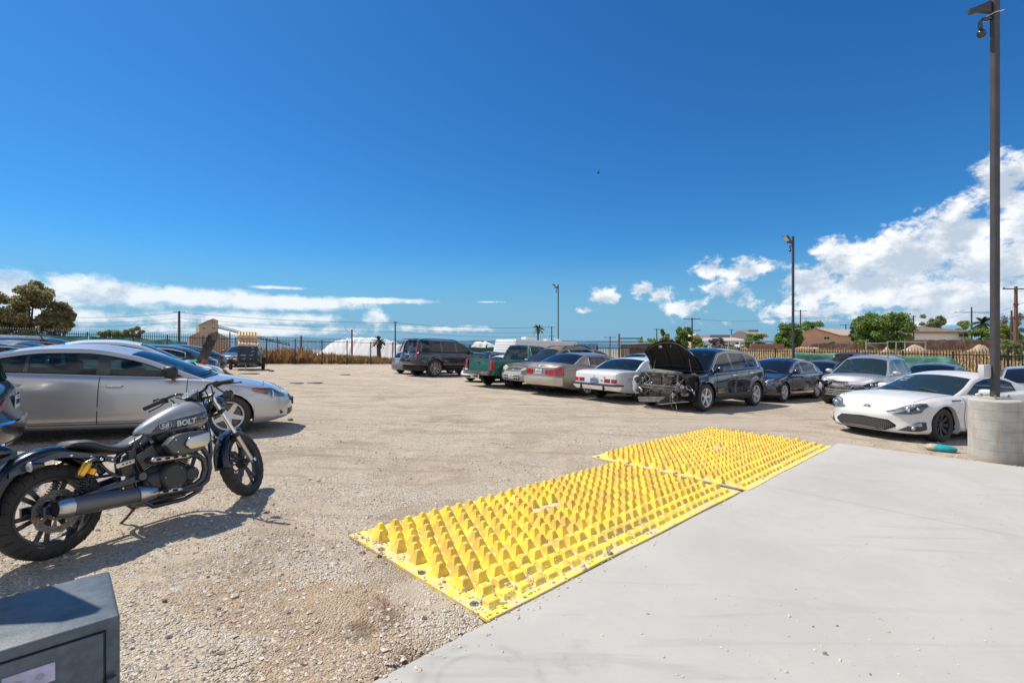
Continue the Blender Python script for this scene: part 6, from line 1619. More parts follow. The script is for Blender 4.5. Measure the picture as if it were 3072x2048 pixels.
    def text(s, size, x0, z0, shear=.25, rot=.06, bold=.0, name='lettering'):
        c = bpy.data.curves.new('t', 'FONT'); c.body = s; c.size = size; c.offset = bold; c.shear = shear; c.resolution_u = 2
        o = bpy.data.objects.new('t', c); COL.objects.link(o); bpy.context.view_layer.update()
        me = bpy.data.meshes.new_from_object(o.evaluated_get(bpy.context.evaluated_depsgraph_get())); bpy.data.objects.remove(o)
        bm = bmesh.new(); bm.from_mesh(me); bmesh.ops.triangulate(bm, faces=bm.faces); bmesh.ops.subdivide_edges(bm, edges=bm.edges, cuts=3, use_grid_fill=True); bm.to_mesh(me); bm.free()
        for v in me.vertices:
            x = v.co.x * math.cos(rot) - v.co.y * math.sin(rot) + x0; z = v.co.x * math.sin(rot) + v.co.y * math.cos(rot) + z0
            v.co = (x, -(tank_hw(x, z) + .0045), z)
        me.name = name; me.materials.append(LET); o = bpy.data.objects.new(name, me); COL.objects.link(o); o.parent = tk; return o
    text('58', .056, .722, .783, bold=.0018); text('BOLT', .066, .838, .786, bold=.003, shear=.15); text('R-SPEC', .022, 1.045, .832)
    text('1-', .03, .803, .787)
    m = MB(); m.tube([(.757 + .044 * math.cos(q), -(tank_hw(.757 + .044 * math.cos(q), .806 + .031 * math.sin(q)) + .003), .806 + .031 * math.sin(q)) for q in np.linspace(0, 2 * PI, 25)], .0022, n=4, cap=False); B(m, 'number_ring', LET, tk)
    m = MB(); m.lathe([(0, .018), (.03, .016), (.034, 0)], c=(.93, 0, .97), axis='Z', n=24); B(m, 'fuel_cap', CHR, tk)
    # frame tubes
    m = MB()
    m.tube([(1.17, 0, .80), (1.0, 0, .79), (.66, 0, .74), (.50, 0, .64)], .022, n=10)
    for s in (-1, 1):
        m.tube([(1.175, s * .04, .80), (1.165, s * .075, .68), (1.15, s * .10, .50), (1.09, s * .115, .33), (1.0, s * .125, .20), (.86, s * .13, .165), (.60, s * .13, .175), (.53, s * .12, .24), (.50, s * .10, .36), (.485, s * .085, .55), (.50, s * .06, .66)], .0185, n=10)
        m.tube([(.60, s * .05, .745), (.48, s * .09, .68), (.36, s * .11, .605), (.22, s * .11, .62)], .016, n=8)
        m.tube([(.47, s * .10, .47), (.36, s * .13, .475), (.30, s * .13, .52), (.24, s * .12, .60)], .012, n=8)
    m.tube([(1.13, 0, .74), (1.19, 0, .94)], .034, n=14); B(m, 'main_frame', BLUEF)
    # engine
    m = MB(); m.ell((.735, 0, .36), (.23, .155, .155), 24, 14, pw=.75); m.ell((.90, 0, .35), (.12, .12, .12), 16, 10, pw=.8); B(m, 'crankcase', ENG)
    for nm, c, rr_, y0, hgt in (('clutch_cover', (.745, .375), .112, .155, .055), ('pulley_cover', (.905, .365), .062, .14, .05)):
        m = MB(); m.lathe([(rr_ * 1.08, -y0 + .02), (rr_ * 1.08, -y0 - hgt * .4), (rr_ * .98, -y0 - hgt * .85), (rr_ * .86, -y0 - hgt), (rr_ * .82, -y0 - hgt * .93), (0, -y0 - hgt * 1.0)], c=(c[0], 0, c[1]), n=48); o = B(m, nm, ENG)
        for k in range(3):
            a = 2 * PI * k / 3 + .9; q = MB(); q.ell((c[0] + rr_ * .74 * math.cos(a), -y0 - hgt * .98, c[1] + rr_ * .74 * math.sin(a)), (.008, .005, .008), 8, 5); B(q, 'cover_bolt', STL, o)
    m = MB(); m.ell((.62, -.14, .36), (.10, .05, .09), 16, 10, pw=.8); B(m, 'gear_cover', ENG, bevel=0)
    m = MB(); m.box((.735, 0, .205), (.34, .2, .05)); B(m, 'sump', ENG, bevel=.015)
    for nm, bx, tx, in (('rear', .655, .565), ('front', .86, .985)):
        a = Vector((bx, 0, .47)); b = Vector((tx, 0, .665)); d = (b - a).normalized(); R_ = d.to_track_quat('Z', 'Y').to_matrix()
        m = MB()
        for k in range(11):
            q = a + d * (.005 + .0165 * k); m.box(q, (.155, .185, .0065), Matrix((Vector((d.z, 0, -d.x)), Vector((0, 1, 0)), d)).transposed())
        cy = B(m, 'cylinder', ENG, bevel=.002)
        m = MB(); m.tube([a, a + d * .2], .062, n=20); B(m, 'cylinder_barrel', GAP, cy)
        e_ = MB()
        for k in range(11):
            q = a + d * (.005 + .0165 * k); e_.box(q + Vector((0, -.094, 0)), (.15, .004, .0052), Matrix((Vector((d.z, 0, -d.x)), Vector((0, 1, 0)), d)).transposed())
        B(e_, 'fin_edges', pm('fin_alloy', (.42, .41, .40), .4, .4), cy)
        m = MB(); q = b + d * .035; m.box(q, (.165, .20, .075), Matrix((Vector((d.z, 0, -d.x)), Vector((0, 1, 0)), d)).transposed()); B(m, 'rocker_cover', ENG2 if nm == 'rear' else ENG, cy, bevel=.022, segs=3)
        q2 = MB(); q2.ell(b + d * .03 + Vector((.0, -.103, 0)), (.010, .006, .010), 8, 5); B(q2, 'cover_bolt', CHR, cy)
    # air cleaner
    y = -.17; m = MB(); poly = [(.655, .665), (.72, .725), (.80, .745), (1.00, .745), (1.035, .72), (1.02, .62), (.95, .575), (.78, .565), (.71, .59)]
    m.prism([(x, 0, z) for x, z in poly], (0, y, 0), (0, y - .085, 0)); ac = B(m, 'air_cleaner', ENG2, bevel=.014, segs=3); ac.location = (0, 0, -.02)
    m = MB(); poly = [(.80, .645), (.83, .70), (1.02, .725), (1.025, .65), (.99, .605), (.84, .600)]; m.prism([(x, 0, z) for x, z in poly], (0, y - .085, 0), (0, y - .108, 0)); B(m, 'air_cleaner_plate', BR, ac, bevel=.009, segs=3)
    for x, z in ((.735, .70), (.745, .60)):
        q = MB(); q.ell((x, y - .087, z), (.008, .005, .008), 10, 6); B(q, 'cover_bolt', CHR, ac)
    # side cover with slotted strip
    m = MB(); m.prism([(x, 0, z) for x, z in ((.375, .555), (.46, .635), (.475, .63), (.48, .46), (.455, .445), (.39, .47))], (0, -.10, 0), (0, -.135, 0)); sc = B(m, 'side_cover', ENG, bevel=.010)
    m = MB(); m.bar((.345, -.142, .548), (.485, -.142, .568), .010, .036); st = B(m, 'side_strip', BR, sc, bevel=.004)
    m = MB()
    for k in range(3): m.bar((.385 + .026 * k, -.1485, .554 + .0035 * k), (.399 + .026 * k, -.1485, .556 + .0035 * k), .002, .010)
    B(m, 'slots', GAP, st)
    m = MB(); m.box((.45, -.15, .62), (.05, .03, .06)); m.ell((.47, -.165, .60), (.012, .012, .012), 8, 6); B(m, 'key_switch', ENG, bevel=.008)
    # exhaust
    m = MB(); m.tube([(.60, -.10, .55), (.60, -.17, .535), (.70, -.185, .53), (.86, -.185, .53), (.96, -.18, .515), (1.02, -.175, .46), (1.03, -.17, .38), (1.0, -.165, .30), (.93, -.165, .265), (.80, -.17, .26)], .024, n=14); B(m, 'exhaust_pipe', HDR)
    m = MB(); m.tube([(1.0, -.08, .60), (1.06, -.11, .57), (1.10, -.13, .48), (1.09, -.15, .38), (1.04, -.17, .28), (.95, -.18, .235), (.80, -.18, .245), (.62, -.185, .275)], .024, n=14); B(m, 'exhaust_pipe', HDR)
    def shield(name, a, b, rad_, nslot, w):
        a = Vector(a); b = Vector(b); m = MB(); rows = []; d = b - a
        for t in np.linspace(0, 1, 14):
            e = min(1, min(t, 1 - t) * 14 / 1.2 + .35); rows.append([a + d * t + Vector((0, -rad_ * math.cos(q), rad_ * math.sin(q) * e)) for q in np.linspace(-w, w, 9)])
        m.grid(rows); o = B(m, name, BR, angle=60); s_ = o.modifiers.new('t', 'SOLIDIFY'); s_.thickness = .003
        m = MB()
        for k in range(nslot):
            t = (k + .9) / (nslot + .8); c = a + d * t; L = d.length / (nslot + .8) * .30
            n_ = 14; pts = [c + d.normalized() * (L * math.copysign(min(1, abs(math.cos(q)) * 1.3), math.cos(q))) + Vector((0, -rad_ * 1.012, rad_ * .30 * math.sin(q))) for q in np.linspace(0, 2 * PI, n_ + 1)[:-1]]
            m.add(pts, [tuple(range(n_))])
        B(m, 'slots', GAP, o, smooth=False, calc=False)
        for t in (.05, .95):
            q = MB(); q.ell(a + d * t + Vector((0, -rad_ - .002, 0)), (.006, .004, .006), 8, 5); B(q, 'shield_bolt', STL, o)
    shield('heat_shield', (.555, -.183, .548), (.885, -.183, .528), .030, 4, .75)
    shield('heat_shield', (.585, -.183, .287), (.80, -.18, .262), .031, 2, .95)
    a = Vector((-.075, -.215, .348)); b = Vector((.60, -.19, .292)); d = b - a
    m = MB(); m.tube([a + d * .10, a + d * .12, a + d * .5, a + d * .84, a + d * .96, b], [.060, .066, .066, .061, .048, .03], n=30, cap=False); mf = B(m, 'muffler', MUF)
    m = MB(); m.tube([a + d * .0, a + d * .02, a + d * .06, a + d * .125, a + d * .13], [.048, .057, .066, .0695, .067], n=30, cap=False); B(m, 'muffler_cap', BR, mf)
    m = MB(); m.tube([a + d * .002, a + d * .02, a + d * .03], [.044, .034, .026], n=24, cap=False); m.tube([a + d * .01, a + d * .012], [.036, .0], n=20, cap=False); B(m, 'muffler_end', GAP, mf)
    m = MB(); rows = []
    for t in np.linspace(.76, .97, 8):
        R_ = .068 - .018 * max(0, t - .84) / .13; rows.append([a + d * t + Vector((0, -R_ * math.cos(q), R_ * math.sin(q))) for q in np.linspace(-1.1, 1.3, 12)])
    m.grid(rows); B(m, 'muffler_shield', BR, mf, angle=60)
    for t in (.80, .92):
        q = MB(); q.ell(a + d * t + Vector((0, -.062, 0)), (.006, .005, .006), 8, 5); B(q, 'shield_bolt', STL, mf)
    # foot controls
    for s in (-1, 1):
        m = MB(); m.tube([(.60, s * .14, .30), (.62, s * .25, .305), (.62, s * .31, .31)], .016, n=10); B(m, 'foot_peg', BLK)
    m = MB(); m.tube([(.58, -.14, .27), (.70, -.20, .22), (.80, -.22, .215)], .008, n=8); m.box((.81, -.22, .225), (.05, .04, .012)); B(m, 'brake_pedal', ENG)
    m = MB(); m.tube([(.51, -.18, .435), (.51, -.10, .435)], .030, n=16); m.tube([(.55, -.175, .355), (.55, -.12, .355)], .018, n=10); B(m, 'pivot_cap', ENG2)
    m = MB(); m.tube([(.62, .10, .18), (.60, .22, .08), (.60, .30, .035)], .011, n=8); m.box((.60, .305, .03), (.07, .04, .008)); B(m, 'side_stand', BLK)
    rn = random.Random(2)
    for pts, rr_ in ((((.54, -.06, .74), (.49, -.14, .66), (.49, -.15, .50), (.56, -.19, .36), (.62, -.18, .26)), .005), (((1.10, -.06, .84), (1.12, -.10, .74), (1.04, -.12, .70), (.9, -.14, .76)), .006), (((1.13, .05, .86), (1.2, -.06, .78), (1.12, -.07, .64)), .007), (((.60, -.08, .76), (.53, -.12, .70), (.57, -.12, .62)), .006), (((.30, -.13, .40), (.42, -.13, .43), (.50, -.12, .40)), .009)):
        m = MB(); sm_ = []; pts = [Vector(p) for p in pts]
        for i in range(len(pts) - 1):
            for t in np.linspace(0, 1, 6)[:-1]:
                p0, p1, p2, p3 = pts[max(i - 1, 0)], pts[i], pts[i + 1], pts[min(i + 2, len(pts) - 1)]
                sm_.append(.5 * ((2 * p1) + (p2 - p0) * t + (2 * p0 - 5 * p1 + 4 * p2 - p3) * t * t + (3 * p1 - p0 - 3 * p2 + p3) * t ** 3))
        m.tube(sm_ + [pts[-1]], rr_, n=6); B(m, 'cable', BLK)
    m = MB()
    for k in range(16): m.box((rn.uniform(.55, 1.1), rn.uniform(-.10, .06), rn.uniform(.66, .77)), (rn.uniform(.03, .09), .06, rn.uniform(.02, .06)), Matrix.Rotation(rn.uniform(-.6, .6), 3, 'Y'))
    B(m, 'wiring_clutter', BLK, bevel=.006)
    m = MB(); m.ell((.78, 0, .60), (.12, .10, .09), 14, 8); B(m, 'intake', BLK)
    # front end, steered to the left
    hd = Vector((1.165, 0, .87)); ax = Vector((-math.sin(rad(29)), 0, math.cos(rad(29))))
    S = bpy.data.objects.new('front_end', None); COL.objects.link(S); S.parent = r
    S.matrix_local = Matrix.Translation(hd) @ Matrix.Rotation(rad(23), 4, ax) @ Matrix.Translation(-hd)
    wheel(1.59, .33, .33, .115, .247, 5, S, steer=True, disc_r=.15, disc_side=1)
    fx = Vector((1.59, 0, .33)); top = fx + ax * .80
    for s in (-1, 1):
        o = Vector((0, s * .10, 0)); m = MB(); m.tube([fx + o + ax * .32, top + o], .0205, n=20); fk = B(m, 'fork_tube', CHR, S)
        m = MB(); m.tube([fx + o + ax * .30, fx + o + ax * .345], .030, n=20); m.tube([fx + o + ax * .59, fx + o + ax * .625], .028, n=16); B(m, 'fork_collar', BLK, fk)
        m = MB(); m.tube([fx + o + ax * .30, fx + o + ax * .03, fx + o - ax * .015], [.027, .025, .02], n=20); B(m, 'fork_leg', BR, fk)
        m = MB(); m.box(fx + o + ax * .22 + Vector((-.0, s * .027, 0)), (.012, .004, .05), Matrix.Rotation(rad(-29), 3, 'Y')); B(m, 'fork_reflector', AMB, fk)
    m = MB(); m.box(fx + ax * .60, (.09, .26, .03), Matrix.Rotation(rad(-29), 3, 'Y')); m.box(fx + ax * .79, (.09, .25, .028), Matrix.Rotation(rad(-29), 3, 'Y')); B(m, 'triple_clamp', ENG, S, bevel=.01)
    m = MB(); P = []
    for k in range(24):
        ang = rad(86 + 96 * k / 23); row = []
        for q in np.linspace(-1, 1, 11):
            dr = -.05 * (1 - math.cos(q * PI / 2)) ** 1.3 - (.02 if abs(q) == 1 else 0); row.append((fx.x + (.365 + dr) * math.cos(ang), .072 * math.sin(q * PI / 2), fx.z + (.365 + dr) * math.sin(ang)))
        P.append(row)
    m.grid(P); o = B(m, 'front_fender', FEN, S, angle=60); s_ = o.modifiers.new('t', 'SOLIDIFY'); s_.thickness = .004
    m = MB()
    for s in (-1, 1): m.bar(fx + ax * .30 + Vector((0, s * .09, 0)), fx + Vector((-.08, s * .07, .36)), .02, .012)
    B(m, 'fender_bracket', BLK, S)
    m = MB(); m.lathe([(0, -.14), (.02, -.14), (.02, .13), (0, .13)], c=fx, n=6); B(m, 'front_axle', CHR, S)
    m = MB(); m.box(fx + Vector((-.10, -.085, .10)), (.06, .045, .11), Matrix.Rotation(.5, 3, 'Y')); B(m, 'brake_caliper', ENG, S, bevel=.01)
    # headlight, gauge
    hc = fx + ax * .70 + Vector((.12, 0, 0)); m = MB(); m.tube([hc + Vector((-.10, 0, 0)), hc + Vector((-.06, 0, 0)), hc + Vector((.03, 0, 0)), hc + Vector((.06, 0, 0))], [.03, .07, .088, .086], n=28); h = B(m, 'headlight', BLKG, S); m = MB(); m.ell(hc + Vector((.058, 0, 0)), (.02, .082, .082), 24, 10); B(m, 'headlight_lens', LENS, h)
    gc = Vector((1.085, .01, 1.06)); gn = Vector((-.50, -.05, .86)).normalized(); R_ = gn.to_track_quat('Z', 'Y').to_matrix()
    m = MB(); m.lathe([(0, -.05), (.055, -.045), (.066, -.02), (.070, .0), (.066, .008)], c=gc, axis='Z', n=32, M=R_); g = B(m, 'gauge', BLKG, S)
    m = MB(); m.lathe([(.069, .0), (.074, .006), (.066, .013), (.058, .009)], c=gc, axis='Z', n=32, M=R_); B(m, 'gauge_ring', CHR, g); m = MB(); m.lathe([(0, .0095), (.060, .0095)], c=gc, axis='Z', n=28, M=R_); B(m, 'gauge_face', pm('gauge_face', (.05, .05, .055), .5), g)
    # handlebars
    def sm(pts):
        pts = [Vector(p) for p in pts]; out = []
        for i in range(len(pts) - 1):
            for t in np.linspace(0, 1, 7)[:-1]:
                p0, p1, p2, p3 = pts[max(i - 1, 0)], pts[i], pts[i + 1], pts[min(i + 2, len(pts) - 1)]
                out.append(.5 * ((2 * p1) + (p2 - p0) * t + (2 * p0 - 5 * p1 + 4 * p2 - p3) * t * t + (3 * p1 - p0 - 3 * p2 + p3) * t ** 3))
        return out + [pts[-1]]
    tz = 1.05
    m = MB(); m.tube(sm([(1.045, .42, tz + .005), (1.07, .28, tz + .03), (1.12, .16, tz + .055), (1.16, .09, tz + .03), (1.17, 0, tz + .015), (1.16, -.09, tz + .03), (1.12, -.16, tz + .055), (1.07, -.28, tz + .03), (1.045, -.42, tz + .005)]), .0125, n=10); hb = B(m, 'handlebar', BLKG, S)
    m = MB(); m.bar((1.165, 0, .985), (1.17, 0, tz + .02), .13, .05, up=(0, 1, 0)); B(m, 'bar_riser', ENG, S, bevel=.012)
    for s in (-1, 1):
        a_ = Vector((1.073, s * .285, tz + .028)); b_ = Vector((1.045, s * .42, tz + .005)); m = MB(); n_ = 22; m.tube([a_ + (b_ - a_) * (k / n_) for k in range(n_ + 1)], [.0185 + .002 * (k % 2) for k in range(n_ + 1)], n=14); B(m, 'grip', BLK, hb)
        m = MB(); m.box(a_ + Vector((.01, -s * .035, 0)), (.05, .045, .05)); m.tube([a_ + Vector((.03, -s * .03, 0)), a_ + Vector((.06, -s * .01, -.005))], .013, n=8); B(m, 'switch_pod', BLK, hb, bevel=.01)
        m = MB(); m.tube(sm([a_ + Vector((.06, -s * .01, -.005)), a_ + Vector((.085, s * .06, -.02)), a_ + Vector((.065, s * .14, -.04)), a_ + Vector((.062, s * .155, -.042))]), [.009] * 12 + [.006] * 7, n=8, flat=.7) if False else m.tube(sm([a_ + Vector((.06, -s * .01, -.005)), a_ + Vector((.085, s * .06, -.02)), a_ + Vector((.065, s * .14, -.04)), a_ + Vector((.062, s * .155, -.042))]), .0065, n=8)
        m.ell(a_ + Vector((.062, s * .158, -.042)), (.010, .010, .010), 8, 6); B(m, 'lever', BLK, hb)
        # mirrors slung under the bar
        p_ = a_ + Vector((.04, -s * .07, -.005)); q_ = a_ + Vector((.10, -s * .03 if s > 0 else .02, -.10)); m = MB(); m.tube(sm([p_, p_ + Vector((.04, 0, -.03)), q_]), .007, n=8); mi = B(m, 'mirror', BLKG, S)
        m = MB(); m.ell(q_ + Vector((.01, s * .01, -.01)), (.028, .05, .045), 20, 12); B(m, 'mirror_shell', BLKG, mi); m = MB(); m.ell(q_ + Vector((-.012, s * .01, -.01)), (.010, .046, .041), 20, 8); B(m, 'mirror_glass', pm('dark_mirror', (.05, .055, .06), .05, .6), mi)
    m = MB(); m.lathe([(0, .03), (.026, .028), (.026, 0)], c=a_ + Vector((.03, .05, .012)), axis='Z', n=16); B(m, 'fluid_reservoir', BLKG, hb)
    for s in (-1, 1):
        m = MB(); c = fx + ax * .70 + Vector((.03, s * .16, 0)); m.tube([fx + ax * .70 + Vector((0, s * .09, 0)), c], .008, n=8); m.tube([c + Vector((-.03, 0, 0)), c + Vector((.025, 0, 0))], [.018, .029], n=16); g = B(m, 'front_signal', BLKG, S); m = MB(); m.ell(c + Vector((.025, 0, 0)), (.012, .027, .027), 14, 8); B(m, 'signal_lens', CLR, g)
    for k in range(5):
        y0 = rn.uniform(-.1, .1); m = MB(); m.tube(sm([(1.10, y0 * 2, tz + .03), (1.19, y0 * 1.4, tz - .03), (1.20, y0, .93), (1.15, y0 * .6, .82)]), .0055, n=6); B(m, 'cable', BLK, S)
motorcycle()
# ---------------------------------------------------------------- beam, tray and board on the white sedan's bonnet
WOODD = pm('dark_timber', (.022, .020, .018), .85, var=.6, vs=9, col2=(.05, .046, .04), bump=.5, bs=30)
WOODR = pm('red_wood', (.34, .13, .08), .7, var=.4, vs=12)
def pt(px, py, Y): return at(px, py, Y)
a = pt(592, 1112, 14.6); b = pt(640, 1006, 14.0)
m = MB(); m.bar(a, b, .22, .14, up=(0, 1, 0)); o = m.build('timber_beam', WOODD, None, bevel=.01); tag(o, 'long dark timber beam leaning up from the white sedan bonnet', 'beam')
e = MB(); d = (b - a).normalized(); e.bar(b - d * .01, b + d * .045 + Vector((.09, 0, -.03)), .235, .15, up=(0, 1, 0)); e.build('splintered_end', pm('bleached_wood', (.16, .15, .13), .9, var=.4, vs=12), o, bevel=.015)
m = MB(); m.bar(pt(598, 1108, 14.4), pt(618, 1076, 14.3), .12, .05, up=(0, 1, 0)); tag(m.build('wood_board', WOODR, None, bevel=.004), 'short reddish board beside the leaning timber beam', 'board')
m = MB(); q = [pt(545, 1098, 14.2), pt(562, 1086, 14.9), pt(590, 1082, 15.2), pt(596, 1088, 14.9), pt(590, 1096, 14.5), pt(566, 1102, 14.1)]
m.prism(q, (0, 0, 0), (0, 0, .07)); o = m.build('plastic_tray', pm('green_plastic', (.01, .24, .10), .35), None, bevel=.012); tag(o, 'bright green plastic tray lying on the white sedan bonnet', 'tray')
m = MB(); m.prism([p + Vector((-.25, .05, .02)) for p in q[:4]], (0, 0, 0), (0, 0, .03)); m.build('white_lid', WHT, o, bevel=.01)
m = MB(); m.box(pt(598, 1111, 14.3) + Vector((0, 0, -.05)), (.25, .2, .10)); tag(m.build('plastic_box', pm('dark_green_box', (.01, .12, .05), .5), None, bevel=.01), 'small dark green box at the foot of the timber beam', 'box')
# ---------------------------------------------------------------- trailer with pallets
ang = 118.5
tm = frame(-16.0, 29.2, ang); T = empty('utility_trailer', 'small flat utility trailer loaded with pallets near the fence', 'trailer', None, tm)
m = MB(); m.box((0, 0, .52), (2.4, 1.35, .06)); m.box((-1.2, 0, .47), (.06, 1.35, .12)); m.box((1.2, 0, .47), (.06, 1.35, .12)); m.build('deck', BLK, T, bevel=.006)
m = MB(); m.bar((-1.2, .55, .44), (-2.3, 0, .40), .07); m.bar((-1.2, -.55, .44), (-2.3, 0, .40), .07); m.box((-2.35, 0, .42), (.2, .09, .09)); m.build('tongue', BLK, T)
m = MB(); m.tube([(-2.2, .06, .45), (-2.2, .06, .06)], .03, n=8); m.ell((-2.2, .06, .06), (.06, .03, .06), 10, 6); m.build('jockey_wheel', STL, T)
m = MB(); m.tube([(0, -.9, .33), (0, .9, .33)], .04, n=8); m.build('axle', BLK, T)
for s in (-1, 1): wheel_objs('steel', .33, .19, T, Vector((0, s * .86, .33)), s, rimr=.19)
for s in (-1, 1):
    m = MB(); m.grid([[(.42 * math.cos(q), s * (.76 + d), .33 + .42 * math.sin(q)) for d in (0, .22)] for q in np.linspace(.2, PI - .2, 9)]); o = m.build('mudguard', BLK, T)
m = MB(); m.box((-1.0, -.72, .75), (.05, .05, .5)); m.box((-1.22, .66, .55), (.02, .14, .07)); m.build('side_marker', REDL, T)
PW = pm('pallet_wood', (.70, .50, .30), .8, var=.45, vs=5, col2=(.52, .35, .20)); PB = pm('pallet_black', (.028, .028, .03), .65, dust=.35)
def pallet(kind, mat, x, y, z, rz=0, ry=0, rx=0, L=1.2, W=1.05, label='', group='stacked pallets'):
    h = .145 if kind == 'wood' else .21
    m = MB()
    if kind == 'wood':
        for k in range(7): m.box((0, -W / 2 + .05 + k * (W - .1) / 6, h - .01), (L, .095, .02))
        for k in range(3): m.box((0, -W / 2 + .05 + k * (W - .1) / 2, .01), (L, .12, .02))
        for k in range(3): m.box((-L / 2 + .03 + k * (L - .06) / 2, 0, h / 2), (.05, W, h - .045))
    else:
        m.box((0, 0, h - .025), (L, W, .05)); m.box((0, 0, .02), (L, W, .03))
        for i in range(3):
            for j in range(3): m.box((-L / 2 + .09 + i * (L - .18) / 2, -W / 2 + .09 + j * (W - .18) / 2, h / 2 - .01), (.17, .17, h - .07))
    o = m.build('wood_pallet' if kind == 'wood' else 'plastic_pallet', mat, None, bevel=.004)
    o.matrix_world = tm @ Matrix.Translation((x, y, z)) @ Matrix.Rotation(rad(rz), 4, 'Z') @ Matrix.Rotation(rad(ry), 4, 'Y') @ Matrix.Rotation(rad(rx), 4, 'X')
    tag(o, label, 'pallet', group)
nm = ['lowest', 'second lowest', 'second highest', 'highest']
for k in range(4): pallet('plastic', PB, -.45, 0, .55 + .215 * k, rz=(0, 1, -1.5, 1)[k], label='%s of the four black plastic pallets on the trailer' % nm[k])
pallet('wood', PW, -.50, -.02, 1.60, ry=-20, rz=1, label='pale wood pallet sloping on top of the black pallets')
nm = ['lowest', 'middle', 'topmost']
for k in range(3): pallet('wood', PW, -.05, 0, 1.72 + .15 * k, rz=(2, -2, 1)[k], ry=(-4, -4, -13)[k], label='%s wood pallet of the upright wooden stack on the trailer' % nm[k])

# ---------------------------------------------------------------- white travel trailer
def rv():
    RVW = pm('trailer_white', (.72, .72, .71), .4, dust=.15)
    m = spot_at(-1.4, 36.2, H1, -3.3, 1.2); r = empty('travel_trailer', 'white ribbed travel trailer behind the green pickup', 'trailer', None, m)
    L, W, z0, z1 = 6.4, 2.4, .55, 2.34
    # end wall leans back towards the top
    prof = [(-L / 2 - .25, z0), (-L / 2 - .25, z0 + .5), (-L / 2 + .05, z1 - .05), (-L / 2 + .12, z1), (L / 2 - .1, z1), (L / 2, z1 - .1), (L / 2 + .2, z0 + .5), (L / 2 + .1, z0)]
    B = MB(); B.prism([(x, 0, z) for x, z in prof], (0, -W / 2, 0), (0, W / 2, 0)); B.build('body', RVW, r, bevel=.03)
    R = MB()
    for k in range(9):
        z = z0 + .14 + k * .18
        x = -L / 2 - .25 if z < z0 + .5 else -L / 2 - .25 + .30 * (z - z0 - .5) / (z1 - .55 - z0)
        R.box((x - .008, 0, z), (.02, W - .12, .022))
        for s in (-1, 1): R.box((0, s * (W / 2 + .003), z), (L - .3, .014, .020))
    R.build('ribs', pm('rib_shade', (.56, .56, .56), .45), r)
    for x in (-1.9, -.9, .15):
        w = MB(); w.box((x, -W / 2 - .012, 1.55), (.55, .03, .42)); o = w.build('window', BLKG, r, bevel=.01); f = MB(); f.box((x, -W / 2 - .008, 1.55), (.62, .02, .49)); f.build('window_frame', BLK, o, bevel=.01)
    for nm, x, d in (('air_conditioner', -.95, (.95, .6, .22)), ('roof_vent', .95, (.42, .42, .13)), ('roof_vent', 2.15, (.42, .42, .12))):
        a = MB(); a.box((x, 0, z1 + d[2] / 2 + .01), d); a.build(nm, RVW, r, bevel=.05, segs=3)
    a = MB(); a.tube([(2.1, .1, z1), (2.1, .1, z1 + .18)], .02, n=6); a.ell((2.1, .1, z1 + .2), (.3, .12, .04), 12, 6); a.build('antenna', RVW, r)
    for s in (-1, 1):
        q = MB(); q.ell((-L / 2 + .03, s * 1.05, z1 - .12), (.03, .04, .03), 8, 6); q.build('marker_lamp', AMB, r)
        for x in (-.3, .4): wheel_objs('steel', .33, .2, r, Vector((x, s * 1.05, .33)), s, rimr=.19)
    u = MB(); u.box((0, 0, .48), (L, 1.7, .16)); u.build('underbody', GAP, r)
rv()

